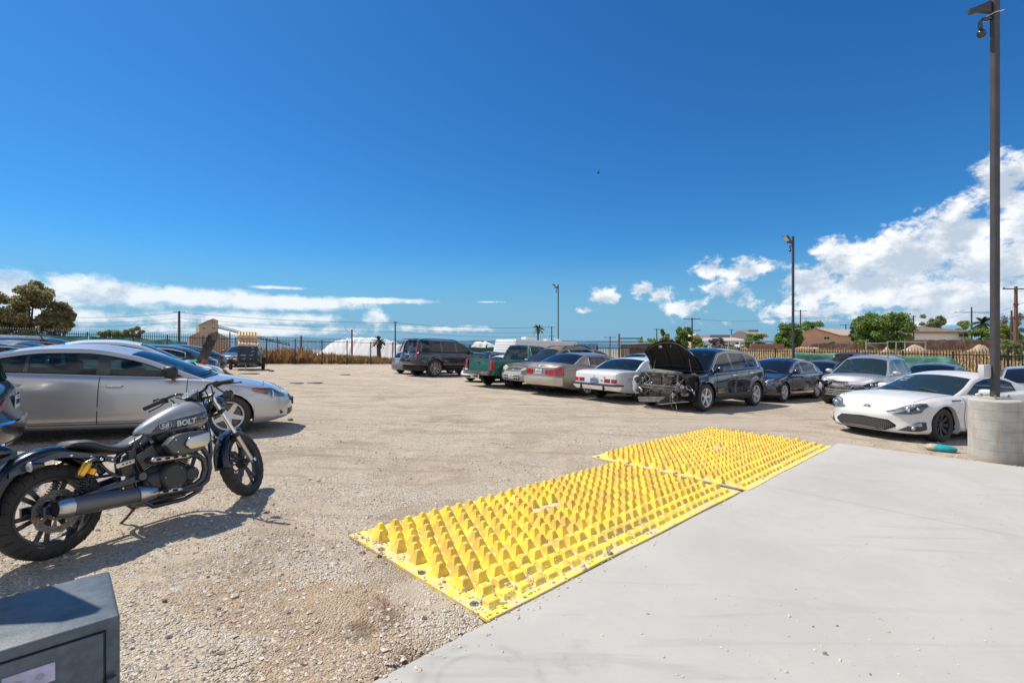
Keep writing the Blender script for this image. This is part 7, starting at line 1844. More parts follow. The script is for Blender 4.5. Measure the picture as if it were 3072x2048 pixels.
# ---------------------------------------------------------------- far buildings
def plain(px, base_py, Y): p = at(px, base_py, Y); return p
SALTB = pm('tan_sheet', (.40, .32, .27), .8, var=.15, vs=.15, bump=.1, bs=2)
WIN = pm('far_window', (.04, .04, .05), .2); WFR = pm('window_frame_white', (.65, .64, .6), .6)
def saltbuilding():
    Y = 230; s = Y / FPX; X = lambda px: (px - 1536) * s; Z = lambda py: CAMZ - (py - 1023) * s; g = terrain(X(630), Y)
    r = empty('salt_works_building', 'tall tan gabled works building beyond the fence on the left', 'building', None, Matrix.Translation((0, 0, 0)))
    B = MB(); pf = [(569, 1052), (569, 1009), (598, 995), (598, 974), (620, 963), (641, 955), (655, 960), (655, 997), (687, 1012), (687, 1052)]
    P = [(X(a), Y, Z(b) if b < 1050 else g - 1) for a, b in pf]; B.prism(P, (0, 0, 0), (-16, 22, 0)); B.build('wall', SALTB, r, smooth=False)
    R = MB()
    for (a, b) in ((1, 2), (3, 4), (4, 5), (5, 6), (7, 8)):
        p, q = Vector(P[a]), Vector(P[b]); n_ = Vector((0, -.5, 0)); R.add([p + n_ + Vector((0, 0, .12)), q + n_ + Vector((0, 0, .12)), q + Vector((-16, 22.5, .12)), p + Vector((-16, 22.5, .12)), p + n_ + Vector((0, 0, -.15)), q + n_ + Vector((0, 0, -.15))], [(0, 1, 2, 3), (0, 4, 5, 1)])
    R.build('roof', pm('roof_edge', (.50, .44, .38), .7), r, smooth=False)
    for (a, b, w, h) in ((641, 966, 11, 6), (613, 983, 10, 6), (641, 983, 11, 6), (670, 1015, 11, 5), (585, 1015, 9, 4)):
        m = MB(); m.box((X(a), Y - .05, Z(b)), (w * s, .2, h * s)); f = m.build('window', WFR, r, smooth=False)
        m = MB(); 
        for dx in (-.25, .25): m.box((X(a) + dx * w * s, Y - .18, Z(b)), (w * s * .38, .08, h * s * .72))
        m.build('pane', WIN, f, smooth=False)
    # conveyor from the tower down to the right
    r2 = empty('conveyor', 'long sloping conveyor running right from the works building', 'conveyor', None, Matrix.Translation((0, 0, 0)))
    m = MB(); pts = [(655, 982, Y), (700, 993, Y), (755, 1008, Y + 10), (815, 1022, Y + 25), (870, 1034, Y + 45)]
    p = [at(*q) for q in pts]; m.tube(p, .32, n=6); m.tube([q + Vector((0, 0, .95)) for q in p], .16, n=5)
    for i in range(len(p) - 1):
        for k in range(9):
            q = p[i].lerp(p[i + 1], k / 9); q2 = p[i].lerp(p[i + 1], (k + .5) / 9); m.tube([q, q2 + Vector((0, 0, 1.0))], .10, n=4)
    m.build('belt_truss', pm('dark_steel', (.05, .05, .055), .6), r2, smooth=False)
    for (a, b, yy) in ((690, 995, Y), (832, 1010, Y + 28)):
        m = MB(); t_ = at(a, b, yy); gz = terrain(t_.x, t_.y); m.tube([t_, (t_.x, t_.y, gz)], .3, n=6); m.build('support', pm('rust_steel', (.20, .09, .07), .7), r2)
saltbuilding()
SALT = pm('white_salt', (.80, .80, .79), .8, var=.12, vs=.06, bump=.5, bs=1.5)
def saltpile(label, Y, prof, depth, seed):
    s = Y / FPX; P = []; xs = np.linspace(prof[0][0], prof[-1][0], 90); f = pchip(prof)
    g = terrain((prof[0][0] - 1536) * s, Y) - .5
    for px in xs:
        top = CAMZ - (f(px) - 1023) * s + .35 * abs(noise.noise(Vector((px * .35, seed, 0)))) * 2.0 * min(1, (f(prof[0][0]) - f(px)) / 20 + .2); row = []
        for k in range(15):
            t = k / 14; h = math.sin(PI * t) ** .8; z = g + (top - g) * h + .8 * noise.noise(Vector((px * .09, t * 6, seed))) * (h > .05)
            row.append(((px - 1536) * s * (1 + (t - .5) * depth / Y * .2), Y + depth * (t - .5), z))
        P.append(row)
    o = MB().grid(P).build('salt_pile', SALT, angle=60, doubles=False); tag(o, label, 'salt pile', 'white salt heaps beyond the fence')
saltpile('large white salt heap left of the yucca, beyond the fence', 260, [(940, 1075), (975, 1050), (1012, 1022), (1065, 1013), (1110, 1013), (1150, 1017), (1180, 1023), (1215, 1045), (1250, 1075)], 50, 1)
saltpile('smaller white salt heap between the lifted SUV and the travel trailer', 300, [(1395, 1075), (1418, 1034), (1428, 1025), (1440, 1024), (1447, 1026), (1457, 1022), (1470, 1030), (1490, 1034), (1530, 1075)], 40, 2)
saltpile('grey-white salt strip left of the lifted SUV', 340, [(1140, 1070), (1165, 1040), (1190, 1032), (1215, 1036), (1245, 1060)], 40, 3)

# ---------------------------------------------------------------- plants
def leafmat(name, a, b, c=None):
    if name in MATS: return MATS[name]
    m = bpy.data.materials.new(name); m.use_nodes = True; t = NT(m.node_tree); p = t.n['Principled BSDF']
    rn = t.new('ShaderNodeNewGeometry').outputs['Random Per Island']; r = t.new('ShaderNodeValToRGB'); t.l.new(rn, r.inputs[0])
    r.color_ramp.elements[0].color = (*a, 1); r.color_ramp.elements[1].color = (*b, 1)
    if c: e = r.color_ramp.elements.new(.8); e.color = (*c, 1)
    n = t.noise(t.new('ShaderNodeTexCoord').outputs['Object'], .8, 4, .6)
    col = t.mix(t.m('MULTIPLY', t.sm(n, .4, .65), .35), r.outputs[0], tuple(v * .55 for v in a))
    t.l.new(col, p.inputs['Base Color']); p.inputs['Roughness'].default_value = .6
    tl = t.new('ShaderNodeBsdfTranslucent'); t.l.new(col, tl.inputs[0]); ms = t.new('ShaderNodeMixShader'); ms.inputs[0].default_value = .42
    t.l.new(p.outputs[0], ms.inputs[1]); t.l.new(tl.outputs[0], ms.inputs[2]); t.l.new(ms.outputs[0], t.n['Material Output'].inputs[0])
    MATS[name] = m; return m
BARK = pm('bark', (.13, .10, .075), .95, var=.4, vs=6)
def leaves(clumps, n, size, seed, flat=.0):
    """clumps: (centre, radii). Leaf quads spread through each clump, denser near the shell"""
    rn = np.random.RandomState(seed); out = []
    w = np.array([c[1][0] * c[1][1] + c[1][0] * c[1][2] for c in clumps]); w = w / w.sum()
    for (c, r_), k in zip(clumps, (w * n).astype(int)):
        d = rn.randn(k, 3); d /= np.linalg.norm(d, axis=1)[:, None]; rr = rn.rand(k, 1) ** .38 * (1 + .22 * rn.randn(k, 1) * .6)
        out.append(np.array(c) + d * rr * np.array(r_))
    P = np.concatenate(out); k = len(P); a = rn.randn(k, 3); a /= np.linalg.norm(a, axis=1)[:, None]; b = np.cross(a, rn.randn(k, 3)); b /= np.linalg.norm(b, axis=1)[:, None]
    s = size * (.6 + .8 * rn.rand(k, 1)); V = np.stack([P - a * s, P + b * s * .55, P + a * s, P - b * s * .55], 1).reshape(-1, 3)
    return V, np.arange(4 * k).reshape(-1, 4)
def mesh_np(name, V, F, mat, parent=None):
    me = bpy.data.meshes.new(name); me.from_pydata(V.tolist(), [], F.tolist()); me.materials.append(mat); o = bpy.data.objects.new(name, me); COL.objects.link(o); o.parent = parent; return o
def tree(name, label, px0, px1, py_top, Y, mat, n=5000, leaf=.16, seed=1, ncl=16, base=None, cat='tree', group='trees around the lot', squash=1.0, low=.25, trunk=True, shape=None):
    s = Y / FPX; cx = ((px0 + px1) / 2 - 1536) * s; W = (px1 - px0) * s / 2; zt = CAMZ - (py_top - 1023) * s
    g = base if base is not None else terrain(cx, Y); H = zt - g; r = empty(name, label, cat, group, Matrix.Translation((cx, Y, g)))
    rn = random.Random(seed); cl = []
    for k in range(int(ncl * 2.2)):
        a = rn.uniform(0, 2 * PI); q = math.sqrt(rn.random()); zz = rn.uniform(low, 1); wid = math.sqrt(max(.05, 1 - ((zz - (low + .25)) / (1.02 - low)) ** 2)) if shape is None else shape(zz)
        rad_ = W * rn.uniform(.15, .31); x = math.cos(a) * q * (W * wid - rad_ * .7); y = math.sin(a) * q * (W * wid - rad_ * .7); z = H * zz - rad_ * .5 * squash
        cl.append(((x, y, min(z, H - rad_ * .75)), (rad_, rad_, rad_ * .75 * squash)))
    V, F = leaves(cl, n, leaf, seed); mesh_np('crown', V, F, mat, r)
    if trunk:
        T = MB(); T.tube([(0, 0, -.3), (W * .04, 0, H * .25), (0, 0, H * .5)], [W * .09 + .08, W * .06 + .05, W * .04 + .03], n=8)
        for k in range(min(16, len(cl))):
            c = cl[k][0]; T.tube([(0, 0, H * .28), (c[0] * .5, c[1] * .5, (H * .3 + c[2]) / 2), c], [W * .045 + .03, W * .03 + .02, .02], n=5)
        T.build('trunk', BARK, r)
    return r
LG = leafmat('leaf_green', (0.088, 0.188, 0.037), (0.213, 0.338, 0.075), (0.300, 0.425, 0.125)); LO = leafmat('leaf_olive', (.13, .17, .055), (.32, .33, .13), (.48, .38, .22))
LY = leafmat('leaf_yellow', (0.213, 0.288, 0.050), (0.375, 0.413, 0.088)); LD = leafmat('leaf_dark', (0.062, 0.112, 0.044), (0.138, 0.200, 0.075)); LP = leafmat('leaf_purple', (0.150, 0.125, 0.138), (0.300, 0.250, 0.250)); LPALE = leafmat('leaf_pale', (0.275, 0.300, 0.163), (0.500, 0.463, 0.350), (0.150, 0.250, 0.062))
tree('broad_tree', 'big olive-brown bushy tree behind the left fence', 5, 165, 838, 44, LO, 22000, .13, 3, 34, low=.05)
tree('broad_tree', 'lower olive tree right of the big bushy tree behind the left fence', 120, 232, 905, 46, LO, 20000, .13, 4, 34, low=.02)
tree('broad_tree', 'dark tree cut off by the left frame edge', -120, 32, 870, 42, LO, 14000, .13, 5, 30, low=.05)
tree('bush', 'round olive bush above the left fence top', 375, 430, 978, 52, LO, 5000, .10, 6, 14, low=.7, trunk=False, cat='bush')
tree('bush', 'low green creeper just left of the round olive bush', 302, 388, 988, 52, LG, 5000, .10, 7, 16, low=.8, trunk=False, cat='bush')
# right side neighbourhood
tree('broad_tree', 'large leafy green tree between the tan and the white house', 2562, 2735, 938, 78, LG, 24000, .22, 8, 30, low=.05, base=.1)
tree('broad_tree', 'green tree with pale blossom behind the white house', 2752, 2845, 941, 112, LPALE, 7000, .22, 9, 14, low=.3, base=.1)
tree('bush', 'rounded yellow-green bush right of the white house', 2860, 2925, 958, 110, LY, 6000, .18, 10, 12, low=.0, base=.1, cat='bush')
tree('bush', 'drooping green shrub at the white house corner', 2895, 2985, 985, 90, LG, 5000, .18, 11, 12, low=.0, base=.1, cat='bush', trunk=False)
tree('broad_tree', 'yellow-green tree at the right edge behind the lamp post', 2995, 3072, 960, 96, LY, 7000, .2, 12, 12, low=.1, base=.1)
tree('bare_tree', 'greyish thin-leaved tree behind the tall brown utility pole', 3000, 3066, 938, 130, LP, 2200, .18, 13, 10, low=.4, base=.1)
tree('broad_tree', 'light green tree crossing the middle lamp post', 2322, 2405, 968, 92, LG, 12000, .2, 14, 24, low=.05, base=.1)
tree('broad_tree', 'flat-topped green tree behind the tan house roof', 2392, 2472, 961, 165, LG, 8000, .24, 15, 16, low=.3, base=.1)
tree('broad_tree', 'dark bushy tree behind the top left of the large leafy tree', 2548, 2600, 955, 100, LD, 3500, .2, 16, 8, low=.3, base=.1)
tree('conifer', 'spiky dark green tree left of the raised bonnet, with a narrow top', 1976, 2015, 985, 88, LG, 3500, .2, 17, 10, low=.05, base=-.3, squash=1.3)
tree('conifer', 'twin-topped bright green tree above the raised bonnet', 2020, 2092, 980, 86, LG, 8000, .2, 18, 16, low=.0, base=-.3, squash=1.2)
tree('bush', 'grey-green bush below the spiky trees', 1975, 2030, 1004, 84, LPALE, 2500, .16, 19, 9, low=.0, base=-.3, cat='bush', trunk=False)
tree('bush', 'purple-grey shrub left of the carport', 2122, 2178, 1012, 84, LP, 3500, .15, 20, 10, low=.0, base=-.3, cat='bush', trunk=False)
tree('bush', 'yellow-green hedge mound below the twin-topped tree', 2070, 2120, 1012, 84, LY, 2500, .16, 21, 8, low=.0, base=-.3, cat='bush', trunk=False)
tree('bush', 'green shrub in front of the rusty barn roof', 2225, 2300, 1000, 94, LG, 3500, .18, 22, 10, low=.0, base=.1, cat='bush', trunk=False)
tree('bush', 'small round bush in front of the tan house', 2463, 2506, 1022, 118, LD, 2500, .14, 23, 8, low=.0, base=.1, cat='bush', trunk=False)
tree('bush', 'small green bush under the twin masts near the brown shed', 1905, 1995, 1012, 80, LG, 2500, .15, 25, 10, low=.2, base=-.6, cat='bush', trunk=False)
tree('bush', 'pale flowering bush at the right edge behind the lamp post', 3000, 3072, 1018, 48, LPALE, 4000, .11, 24, 10, low=.0, base=-.1, cat='bush', trunk=False)
def palm(name, label, px, py_top, py_base, Y, nf=26, fl=2.2, th=.18, yucca=False):
    s = Y / FPX; x = (px - 1536) * s; zt = CAMZ - (py_top - 1023) * s; g = terrain(x, Y); r = empty(name, label, 'palm tree', 'palms', Matrix.Translation((x, Y, g)))
    H = zt - g - fl * .55; T = MB(); T.tube([(0, 0, -.3), (.05, 0, H * .5), (0, 0, H)], [th * 1.3, th, th * .9], n=8); T.build('trunk', BARK, r)
    rn = random.Random(nf); M_ = MB()
    for k in range(nf):
        a = rn.uniform(0, 2 * PI); e = rn.uniform(-.9, 1.35); d = Vector((math.cos(a) * math.cos(e), math.sin(a) * math.cos(e), math.sin(e))); sd = Vector((-math.sin(a), math.cos(a), 0)); pts = []
        for j in range(7):
            t = j / 6; p = Vector((0, 0, H)) + d * fl * t + Vector((0, 0, -fl * .42 * t * t)); pts.append(p)
        for j in range(6):
            w = fl * .13 * math.sin(PI * (j + 1) / 8)
            for sg in (-1, 1):
                M_.add([pts[j], pts[j + 1], pts[j + 1] + sd * sg * w * 1.6 + Vector((0, 0, -w * .8)), pts[j] + sd * sg * w * .9 + Vector((0, 0, -w * .5))], [(0, 1, 2, 3)])
    M_.build('fronds', leafmat('frond', (.03, .06, .02), (.10, .13, .05)), r, smooth=False, doubles=False, calc=False)
palm('palm_tree', 'lone fan palm standing above the white travel trailer', 1614, 972, 1040, 150, 30, 2.1, .28)
palm('palm_tree', 'stubby palm in front of the large salt heap beyond the fence', 1136, 1006, 1075, 62, 34, 1.0, .28)
palm('palm_tree', 'feathery palm right of the white house, left of the near lamp post', 2946, 948, 1010, 105, 34, 2.6, .3)

# dry brush beyond the left fence: many stalks one cannot count
def brush():
    rn = np.random.RandomState(5); N = 26000; A = np.array([-28.6, 29.4]); d = np.array([29.2, 23.2]); d = d / np.linalg.norm(d); nrm = np.array([-d[1], d[0]])
    u = rn.rand(N) * 44 + 3; v = .8 + rn.rand(N) ** 1.3 * 24; P = A + d * u[:, None] + nrm * v[:, None]
    keep = np.array([noise.noise(Vector((p[0] * .22, p[1] * .22, 4))) > -.22 for p in P]); P = P[keep]; k = len(P)
    z = np.array([terrain(p[0], p[1]) for p in P]); X = P[:, 0] / P[:, 1]
    h = (.24 + .40 * rn.rand(k)) * np.clip(1.6 - (X + .5) * 4.5, .25, 1.5) * (1 + .8 * np.array([noise.noise(Vector((p[0] * .35, p[1] * .35, 9))) for p in P])) + .15
    dz = np.clip((P - A) @ nrm, 0, 30)
    h = h + np.clip(dz, 0, 12) * .055
    a = rn.rand(k) * 6.28; w = .035 + .06 * rn.rand(k); b = np.stack([np.cos(a), np.sin(a), 0 * a], 1) * w[:, None]; lean = rn.randn(k, 3) * .18; lean[:, 2] = 0
    B0 = np.stack([P[:, 0], P[:, 1], z - .05], 1); T0 = B0 + np.stack([0 * h, 0 * h, h], 1) + lean * h[:, None]
    V = np.stack([B0 - b * .4, B0 + b * .4, (B0 + T0) / 2 + b * 1.2, T0, (B0 + T0) / 2 - b * 1.2], 1).reshape(-1, 3); F = np.arange(5 * k).reshape(-1, 5)
    m = leafmat('dry_stalk', (.30, .13, .045), (.50, .26, .09), (.52, .36, .16)); o = mesh_np('dry_brush', V, F, m); tag(o, 'rusty orange dry brush growing beyond the left fence', 'brush', kind='stuff')
    rn = np.random.RandomState(6); N = 9000; u = rn.rand(N) * 50; v = .4 + rn.rand(N) * 6; P = A + d * u[:, None] + nrm * v[:, None]; k = N
    kp = np.array([noise.noise(Vector((p[0] * .3, p[1] * .3, 14))) > .02 for p in P]); P = P[kp]; k = len(P); z = np.array([terrain(p[0], p[1]) for p in P])
    C = np.stack([P[:, 0], P[:, 1], z + rn.rand(k) * .5], 1); a = rn.randn(k, 3) * .07; b = rn.randn(k, 3) * .05; V = np.stack([C - a, C + b, C + a, C - b], 1).reshape(-1, 3)
    o = mesh_np('green_weeds', V, np.arange(4 * k).reshape(-1, 4), leafmat('weed', (.12, .15, .04), (.28, .27, .09), (.40, .33, .12))); tag(o, 'yellow-green weeds at the foot of the left fence', 'weeds', kind='stuff')
    # straw field on the right
    N = 26000; y = 24 + rn.rand(N) ** 1.2 * 55; x = y * (.25 + .95 * rn.rand(N)); kp = (x - 12) * 8 + (y - 30) * 12 > 8; x = x[kp]; y = y[kp]; k = len(x)
    z = np.array([terrain(a_, b_) for a_, b_ in zip(x, y)]); h = .16 + .25 * rn.rand(k); a = rn.rand(k) * 6.28; b = np.stack([np.cos(a), np.sin(a), 0 * a], 1) * .05; B0 = np.stack([x, y, z - .02], 1); T0 = B0 + np.stack([rn.randn(k) * .06, rn.randn(k) * .06, h], 1)
    V = np.stack([B0 - b, B0 + b, T0], 1).reshape(-1, 3); o = mesh_np('straw_grass', V, np.arange(3 * k).reshape(-1, 3), leafmat('straw', (.42, .29, .13), (.58, .44, .24), (.34, .22, .10))); tag(o, 'golden dry grass in the field beyond the right fence', 'grass', kind='stuff')
brush()

# ---------------------------------------------------------------- houses and yards on the right
def boxw(mb, x0, x1, y0, y1, z0, z1): mb.box(((x0 + x1) / 2, (y0 + y1) / 2, (z0 + z1) / 2), (x1 - x0, y1 - y0, z1 - z0)); return mb
TANW = pm('tan_stucco', (.64, .38, .26), .9, var=.08, vs=.6); TROOF = pm('tan_roof', (.54, .43, .33), .9, var=.25, vs=2, bump=.3, bs=6); BROOF = pm('brown_roof', (.22, .155, .13), .9, var=.3, vs=1.5, bump=.3, bs=6)
def window(parent, x, y, z, w, h, d=.1):
    m = MB(); m.box((x, y, z), (w, d, h)); f = m.build('window', WFR, parent, smooth=False); m = MB()
    for s in (-1, 1): m.box((x + s * w * .235, y - d * .5, z), (w * .40, .05, h * .76))
    m.build('pane', WIN, f, smooth=False)
def tan_house():
    Y = 130; s = Y / FPX; X = lambda p: (p - 1536) * s; Z = lambda p: CAMZ - (p - 1023) * s; g = -.6
    r = empty('tan_house', 'tan stucco house with a low gable end facing the lot', 'house', 'houses beyond the right fence', Matrix.Identity(4)); D = 14; sk = 18
    P = [(X(2388), Z(1003)), (X(2445), Z(986)), (X(2512), Z(1005)), (X(2512), g), (X(2388), g)]
    m = MB(); m.prism([(a, Y, b) for a, b in P], (0, 0, 0), (sk, D, 0)); m.build('wall', TANW, r, smooth=False)
    m = MB(); e = .35
    for (a, b) in ((0, 1), (1, 2)):
        p, q = Vector((P[a][0], Y - e, P[a][1])), Vector((P[b][0], Y - e, P[b][1])); dv = (q - p).normalized(); 
        if a == 0: p = p - dv * .5
        else: q = q + dv * .6
        m.prism([p + Vector((0, 0, .05)), q + Vector((0, 0, .05)), q + Vector((sk, D, .05)), p + Vector((sk, D, .05))], (0, 0, 0), (0, 0, .22))
    rf = m.build('roof', TROOF, r, smooth=False)
    m = MB(); m.tube([(X(2475), Y + 5, Z(985) - .5), (X(2475), Y + 5, Z(985) + .7)], .12, n=6); m.tube([(X(2497), Y + 4, Z(990) - .6), (X(2497), Y + 4, Z(990) + .5)], .10, n=6); m.ell((X(2492), Y + 6, Z(984)), (.45, .1, .4), 10, 6); m.build('roof_vent', GAP, rf)
    window(r, X(2479), Y - .05, Z(1013), 19 * s, 10 * s); window(r, X(2405), Y - .05, Z(1016), 9 * s, 15 * s)
    m = MB(); m.box((X(2512) + 8, Y + 4.0, .7), (.1, 1.2, 2.2)); m.build('door', BROOF, r)
tan_house()
def white_house():
    Y = 92; s = Y / FPX; X = lambda p: (p - 1536) * s; Z = lambda p: CAMZ - (p - 1023) * s; g = -.4
    r = empty('white_house', 'white house with a low brown hip roof behind the plank fence', 'house', 'houses beyond the right fence', Matrix.Identity(4))
    x0, x1 = X(2700), X(2908); m = MB(); boxw(m, x0, x1, Y, Y + 9, g, Z(994)); m.build('wall', pm('white_stucco', (.78, .78, .78), .85), r, smooth=False)
    e = .7; zt = Z(975); ze = Z(994); m = MB()
    a = [(x0 - e, Y - e, ze), (x1 + e, Y - e, ze), (x1 + e, Y + 9 + e, ze), (x0 - e, Y + 9 + e, ze)]; b = [(X(2795), Y + 4.5, zt), (X(2820), Y + 4.5, zt)]
    m.add(a + b, [(0, 1, 5, 4), (1, 2, 5), (2, 3, 4, 5), (3, 0, 4)]); m.add([(p[0], p[1], p[2] - .22) for p in a] + a, [(0, 1, 5, 4), (1, 2, 6, 5), (2, 3, 7, 6), (3, 0, 4, 7), (3, 2, 1, 0)])
    rf = m.build('roof', BROOF, r, smooth=False); m = MB(); m.tube([(X(2783), Y + 3, zt - .6), (X(2783), Y + 3, zt + .15)], .15, n=6); m.build('roof_vent', BROOF, rf)
    window(r, X(2713), Y - .05, Z(1007), 30 * s, 11 * s); window(r, X(2888), Y - .05, Z(1005), 30 * s, 10 * s)
    m = MB(); m.box((X(2740), Y - .03, Z(1004)), (.2, .1, 20 * s)); m.build('corner_trim', BROOF, r)
white_house()
def plank_fence(label, pts, h, mat, zf=lambda x, y: 0.1, step=2.4):
    r = empty('plank_fence', label, 'fence', 'plank fences', Matrix.Identity(4))
    for (a, b) in zip(pts[:-1], pts[1:]):
        a = Vector(a); b = Vector(b); d = b - a; n = max(1, int(d.length / step)); m = MB(); k2 = int(d.length / .2)
        for i in range(k2):
            p = a + d * ((i + .5) / k2); z = zf(p.x, p.y); m.box((p.x, p.y, z + h / 2 + .03 * math.sin(i * 7.1)), (.17, .03, h), Matrix.Rotation(math.atan2(d.y, d.x), 3, 'Z'))
        m.build('boards', mat, r, smooth=False, calc=False, doubles=False)
        for i in range(n + 1):
            p = a + d * (i / n); z = zf(p.x, p.y); q = MB(); q.box((p.x, p.y - .08, z + h / 2 + .05), (.16, .12, h + .1)); q.build('post', mat, r, smooth=False)
PLK = pm('brown_planks', (.15, .085, .065), .9, var=.4, vs=1.2, col2=(.26, .17, .13))
plank_fence('weathered brown plank fence in front of the white house', [(58.5, 72), (77, 70), (92, 80)], 1.95, PLK, lambda x, y: -.15)
plank_fence('dull brown fence beside the blue car', [(49.5, 78), (58.5, 76)], 1.5, PLK, lambda x, y: -.3)
TER = pm('terracotta_wall', (.34, .17, .12), .9, var=.15, vs=1)
m = MB(); boxw(m, (2252 - 1536) / FPX * 82, (2352 - 1536) / FPX * 82, 82, 82.3, -1.2, CAMZ - (1030 - 1023) / FPX * 82); tag(m.build('garden_wall', TER, None, smooth=False), 'low terracotta garden wall beside the carport', 'wall')
def barn():
    Y = 140; s = Y / FPX; X = lambda p: (p - 1536) * s; Z = lambda p: CAMZ - (p - 1023) * s
    r = empty('metal_barn', 'arched metal barn with a rusty roof left of the middle lamp post', 'barn', None, Matrix.Identity(4)); c, w = X(2222), 30 * s; z0, z1 = 0, Z(1012); zt = Z(995)
    arc = [(c + w * math.cos(q), z1 + (zt - z1) * math.sin(q)) for q in np.linspace(PI, 0, 15)]
    m = MB(); m.prism([(a, Y, b) for a, b in [(c - w, z0)] + arc + [(c + w, z0)]], (0, 0, 0), (0, .2, 0)); m.build('end_wall', pm('grey_sheet', (.36, .40, .42), .5, .3), r, smooth=False)
    m = MB(); m.grid([[(a, Y - .1, b + .1), (a + 9.5, Y + 8, b + .1)] for a, b in arc]); m.build('roof', pm('rusty_roof', (.42, .40, .38), .7, var=.6, vs=.35, col2=(.36, .13, .06)), r)
barn()
def carport():
    Y = 84; s = Y / FPX; X = lambda p: (p - 1536) * s; Z = lambda p: CAMZ - (p - 1023) * s; r = empty('carport', 'open carport with a flat grey roof and white posts', 'carport', None, Matrix.Identity(4))
    m = MB(); m.box(((X(2175) + X(2325)) / 2, Y + 2.5, Z(1022.5)), (X(2325) - X(2175), 5, .16), None); m.build('roof', pm('grey_roof', (.40, .38, .34), .8), r, smooth=False)
    for p in (2185, 2222, 2262, 2300):
        m = MB(); m.box((X(p), Y + .1, (Z(1022.5) - 1) / 2), (.16, .16, Z(1022.5) + 1)); m.build('post', WFR, r, smooth=False)
    for p in (2192, 2255): m = MB(); m.bar((X(p), Y + .1, Z(1032)), (X(p + 12), Y + .1, Z(1023)), .1); m.build('brace', WFR, r, smooth=False)
    m = MB(); m.prism([(X(2172), Y + 12, Z(1021)), (X(2355), Y + 12, Z(1021)), (X(2330), Y + 16, Z(1011)), (X(2190), Y + 16, Z(1012))], (0, 0, 0), (0, .1, .1)); o = m.build('tile_roof', TROOF, None, smooth=False)
    tag(o, 'low tan tiled roof just behind the carport', 'roof')
carport()
def box_roof(label, px0, px1, py0, py1, Y, mat, rm, name='shed', cat='shed'):
    s = Y / FPX; X = lambda p: (p - 1536) * s; Z = lambda p: CAMZ - (p - 1023) * s; r = empty(name, label, cat, None, Matrix.Identity(4)); g = terrain(X(px0), Y) - .3
    m = MB(); boxw(m, X(px0), X(px1), Y, Y + 5, g, Z(py1)); m.build('wall', mat, r, smooth=False)
    m = MB(); c = (X(px0) + X(px1)) / 2; m.prism([(X(px0) - .3, Y - .3, Z(py1)), (c, Y - .3, Z(py0)), (X(px1) + .3, Y - .3, Z(py1))], (0, 0, 0), (0, 5.6, 0)); m.build('roof', rm, r, smooth=False)
box_roof('small tan gabled shed right of the twin-topped tree', 2080, 2100, 1000, 1008, 120, TANW, TROOF)
box_roof('long low brown shed with a sagging roof behind the fence corner', 1888, 2000, 1028, 1032, 66, pm('brown_sheet', (.14, .10, .075), .8, var=.4, vs=1), pm('shed_roof', (.20, .16, .12), .8))
# gantry and rusty masts
RS = pm('rust_steel', (.20, .09, .07), .7)
def mast(label, px, py0, py1, Y, w=.3, name='steel_mast', grp='rusty masts at the works', guy=False):
    p = at(px, py0, Y); g = terrain(p.x, Y); m = MB(); m.tube([(p.x, Y, g), p], w / 2, n=6)
    if guy:
        for dx in (-9, 9): m.tube([p, (p.x + dx, Y + 2, p.z - (p.z - CAMZ) * .9 - 1)], .05, n=4)
    tag(m.build(name, RS, None, smooth=False), label, 'mast', grp)
mast('thin rusty guyed mast in front of the large salt heap', 1056, 987, 1050, 240, .9, guy=True); mast('short rusty mast in the brush left of the salt heap', 904, 1006, 1050, 200, .9)
mast('left rusty post of the beam frame near the brown shed', 1857, 1000, 1030, 90, .35); mast('right rusty post of the beam frame near the brown shed', 1925, 1009, 1030, 90, .35)
m = MB(); m.bar(at(1857, 1014, 90), at(1922, 1014, 90), .2); tag(m.build('crossbeam', GAP, None, smooth=False), 'dark horizontal beam between two rusty posts', 'beam')
# utility poles and wires
UP_ = pm('utility_pole_wood', (.075, .065, .07), .9); UPB = pm('red_brown_pole', (.16, .085, .065), .85)
PT = {}
def upole(label, px, py_top, Y, arms=((0, 2.2),), w=.28, mat=None, tilt=0, col=None):
    p = at(px, py_top, Y); g = terrain(p.x, Y); r = empty('utility_pole', label, 'utility pole', 'wooden utility poles', Matrix.Translation((p.x, Y, g))); H = p.z - g
    m = MB(); m.tube([(0, 0, -.3), (0, 0, H)], [w * .62, w * .42], n=8); m.build('pole', mat or UP_, r)
    for dz, L in arms:
        m = MB(); m.bar((-L / 2, 0, H - .35 - dz), (L / 2, 0, H - .35 - dz), .14); c = m.build('crossarm', mat or UP_, r, smooth=False)
        for k in (-1, 1): q = MB(); q.ell((k * L * .45, 0, H - .2 - dz), (.07, .07, .12), 6, 4); q.build('insulator', GAP, c)
    PT[px] = (p, [d for d, l in arms])
upole('tall transmission pole with four crossarms left of the works building', 538, 932, 190, ((0, 4.6), (6.4, 4.4), (13, 4.4), (28, 3)), .95)
upole('slim utility pole beyond the large salt heap', 1186, 963, 200, ((0, 2), (19, 3)), .6); upole('utility pole right of the fan palm', 1655, 978, 190, ((0, 3), (3.5, 2)), .45)
upole('short utility pole above the brown shed left end', 1830, 1008, 160, ((0, 4), (3.5, 3)), .4); upole('thin utility pole left of the spiky trees', 1970, 984, 150, ((0, 1.6),), .35)
upole('utility pole with three crossarms above the raised bonnet', 2076, 952, 120, ((0, 4), (2.8, 4), (9, 4)), .4); upole('thin utility pole above the barn', 2194, 986, 180, ((0, 2),), .4)
upole('utility pole just right of the middle lamp post', 2401, 928, 150, ((0, 4), (9, 3)), .4); upole('small utility pole behind the tan house roof end', 2537, 971, 170, ((0, 4), (2, 3)), .4)
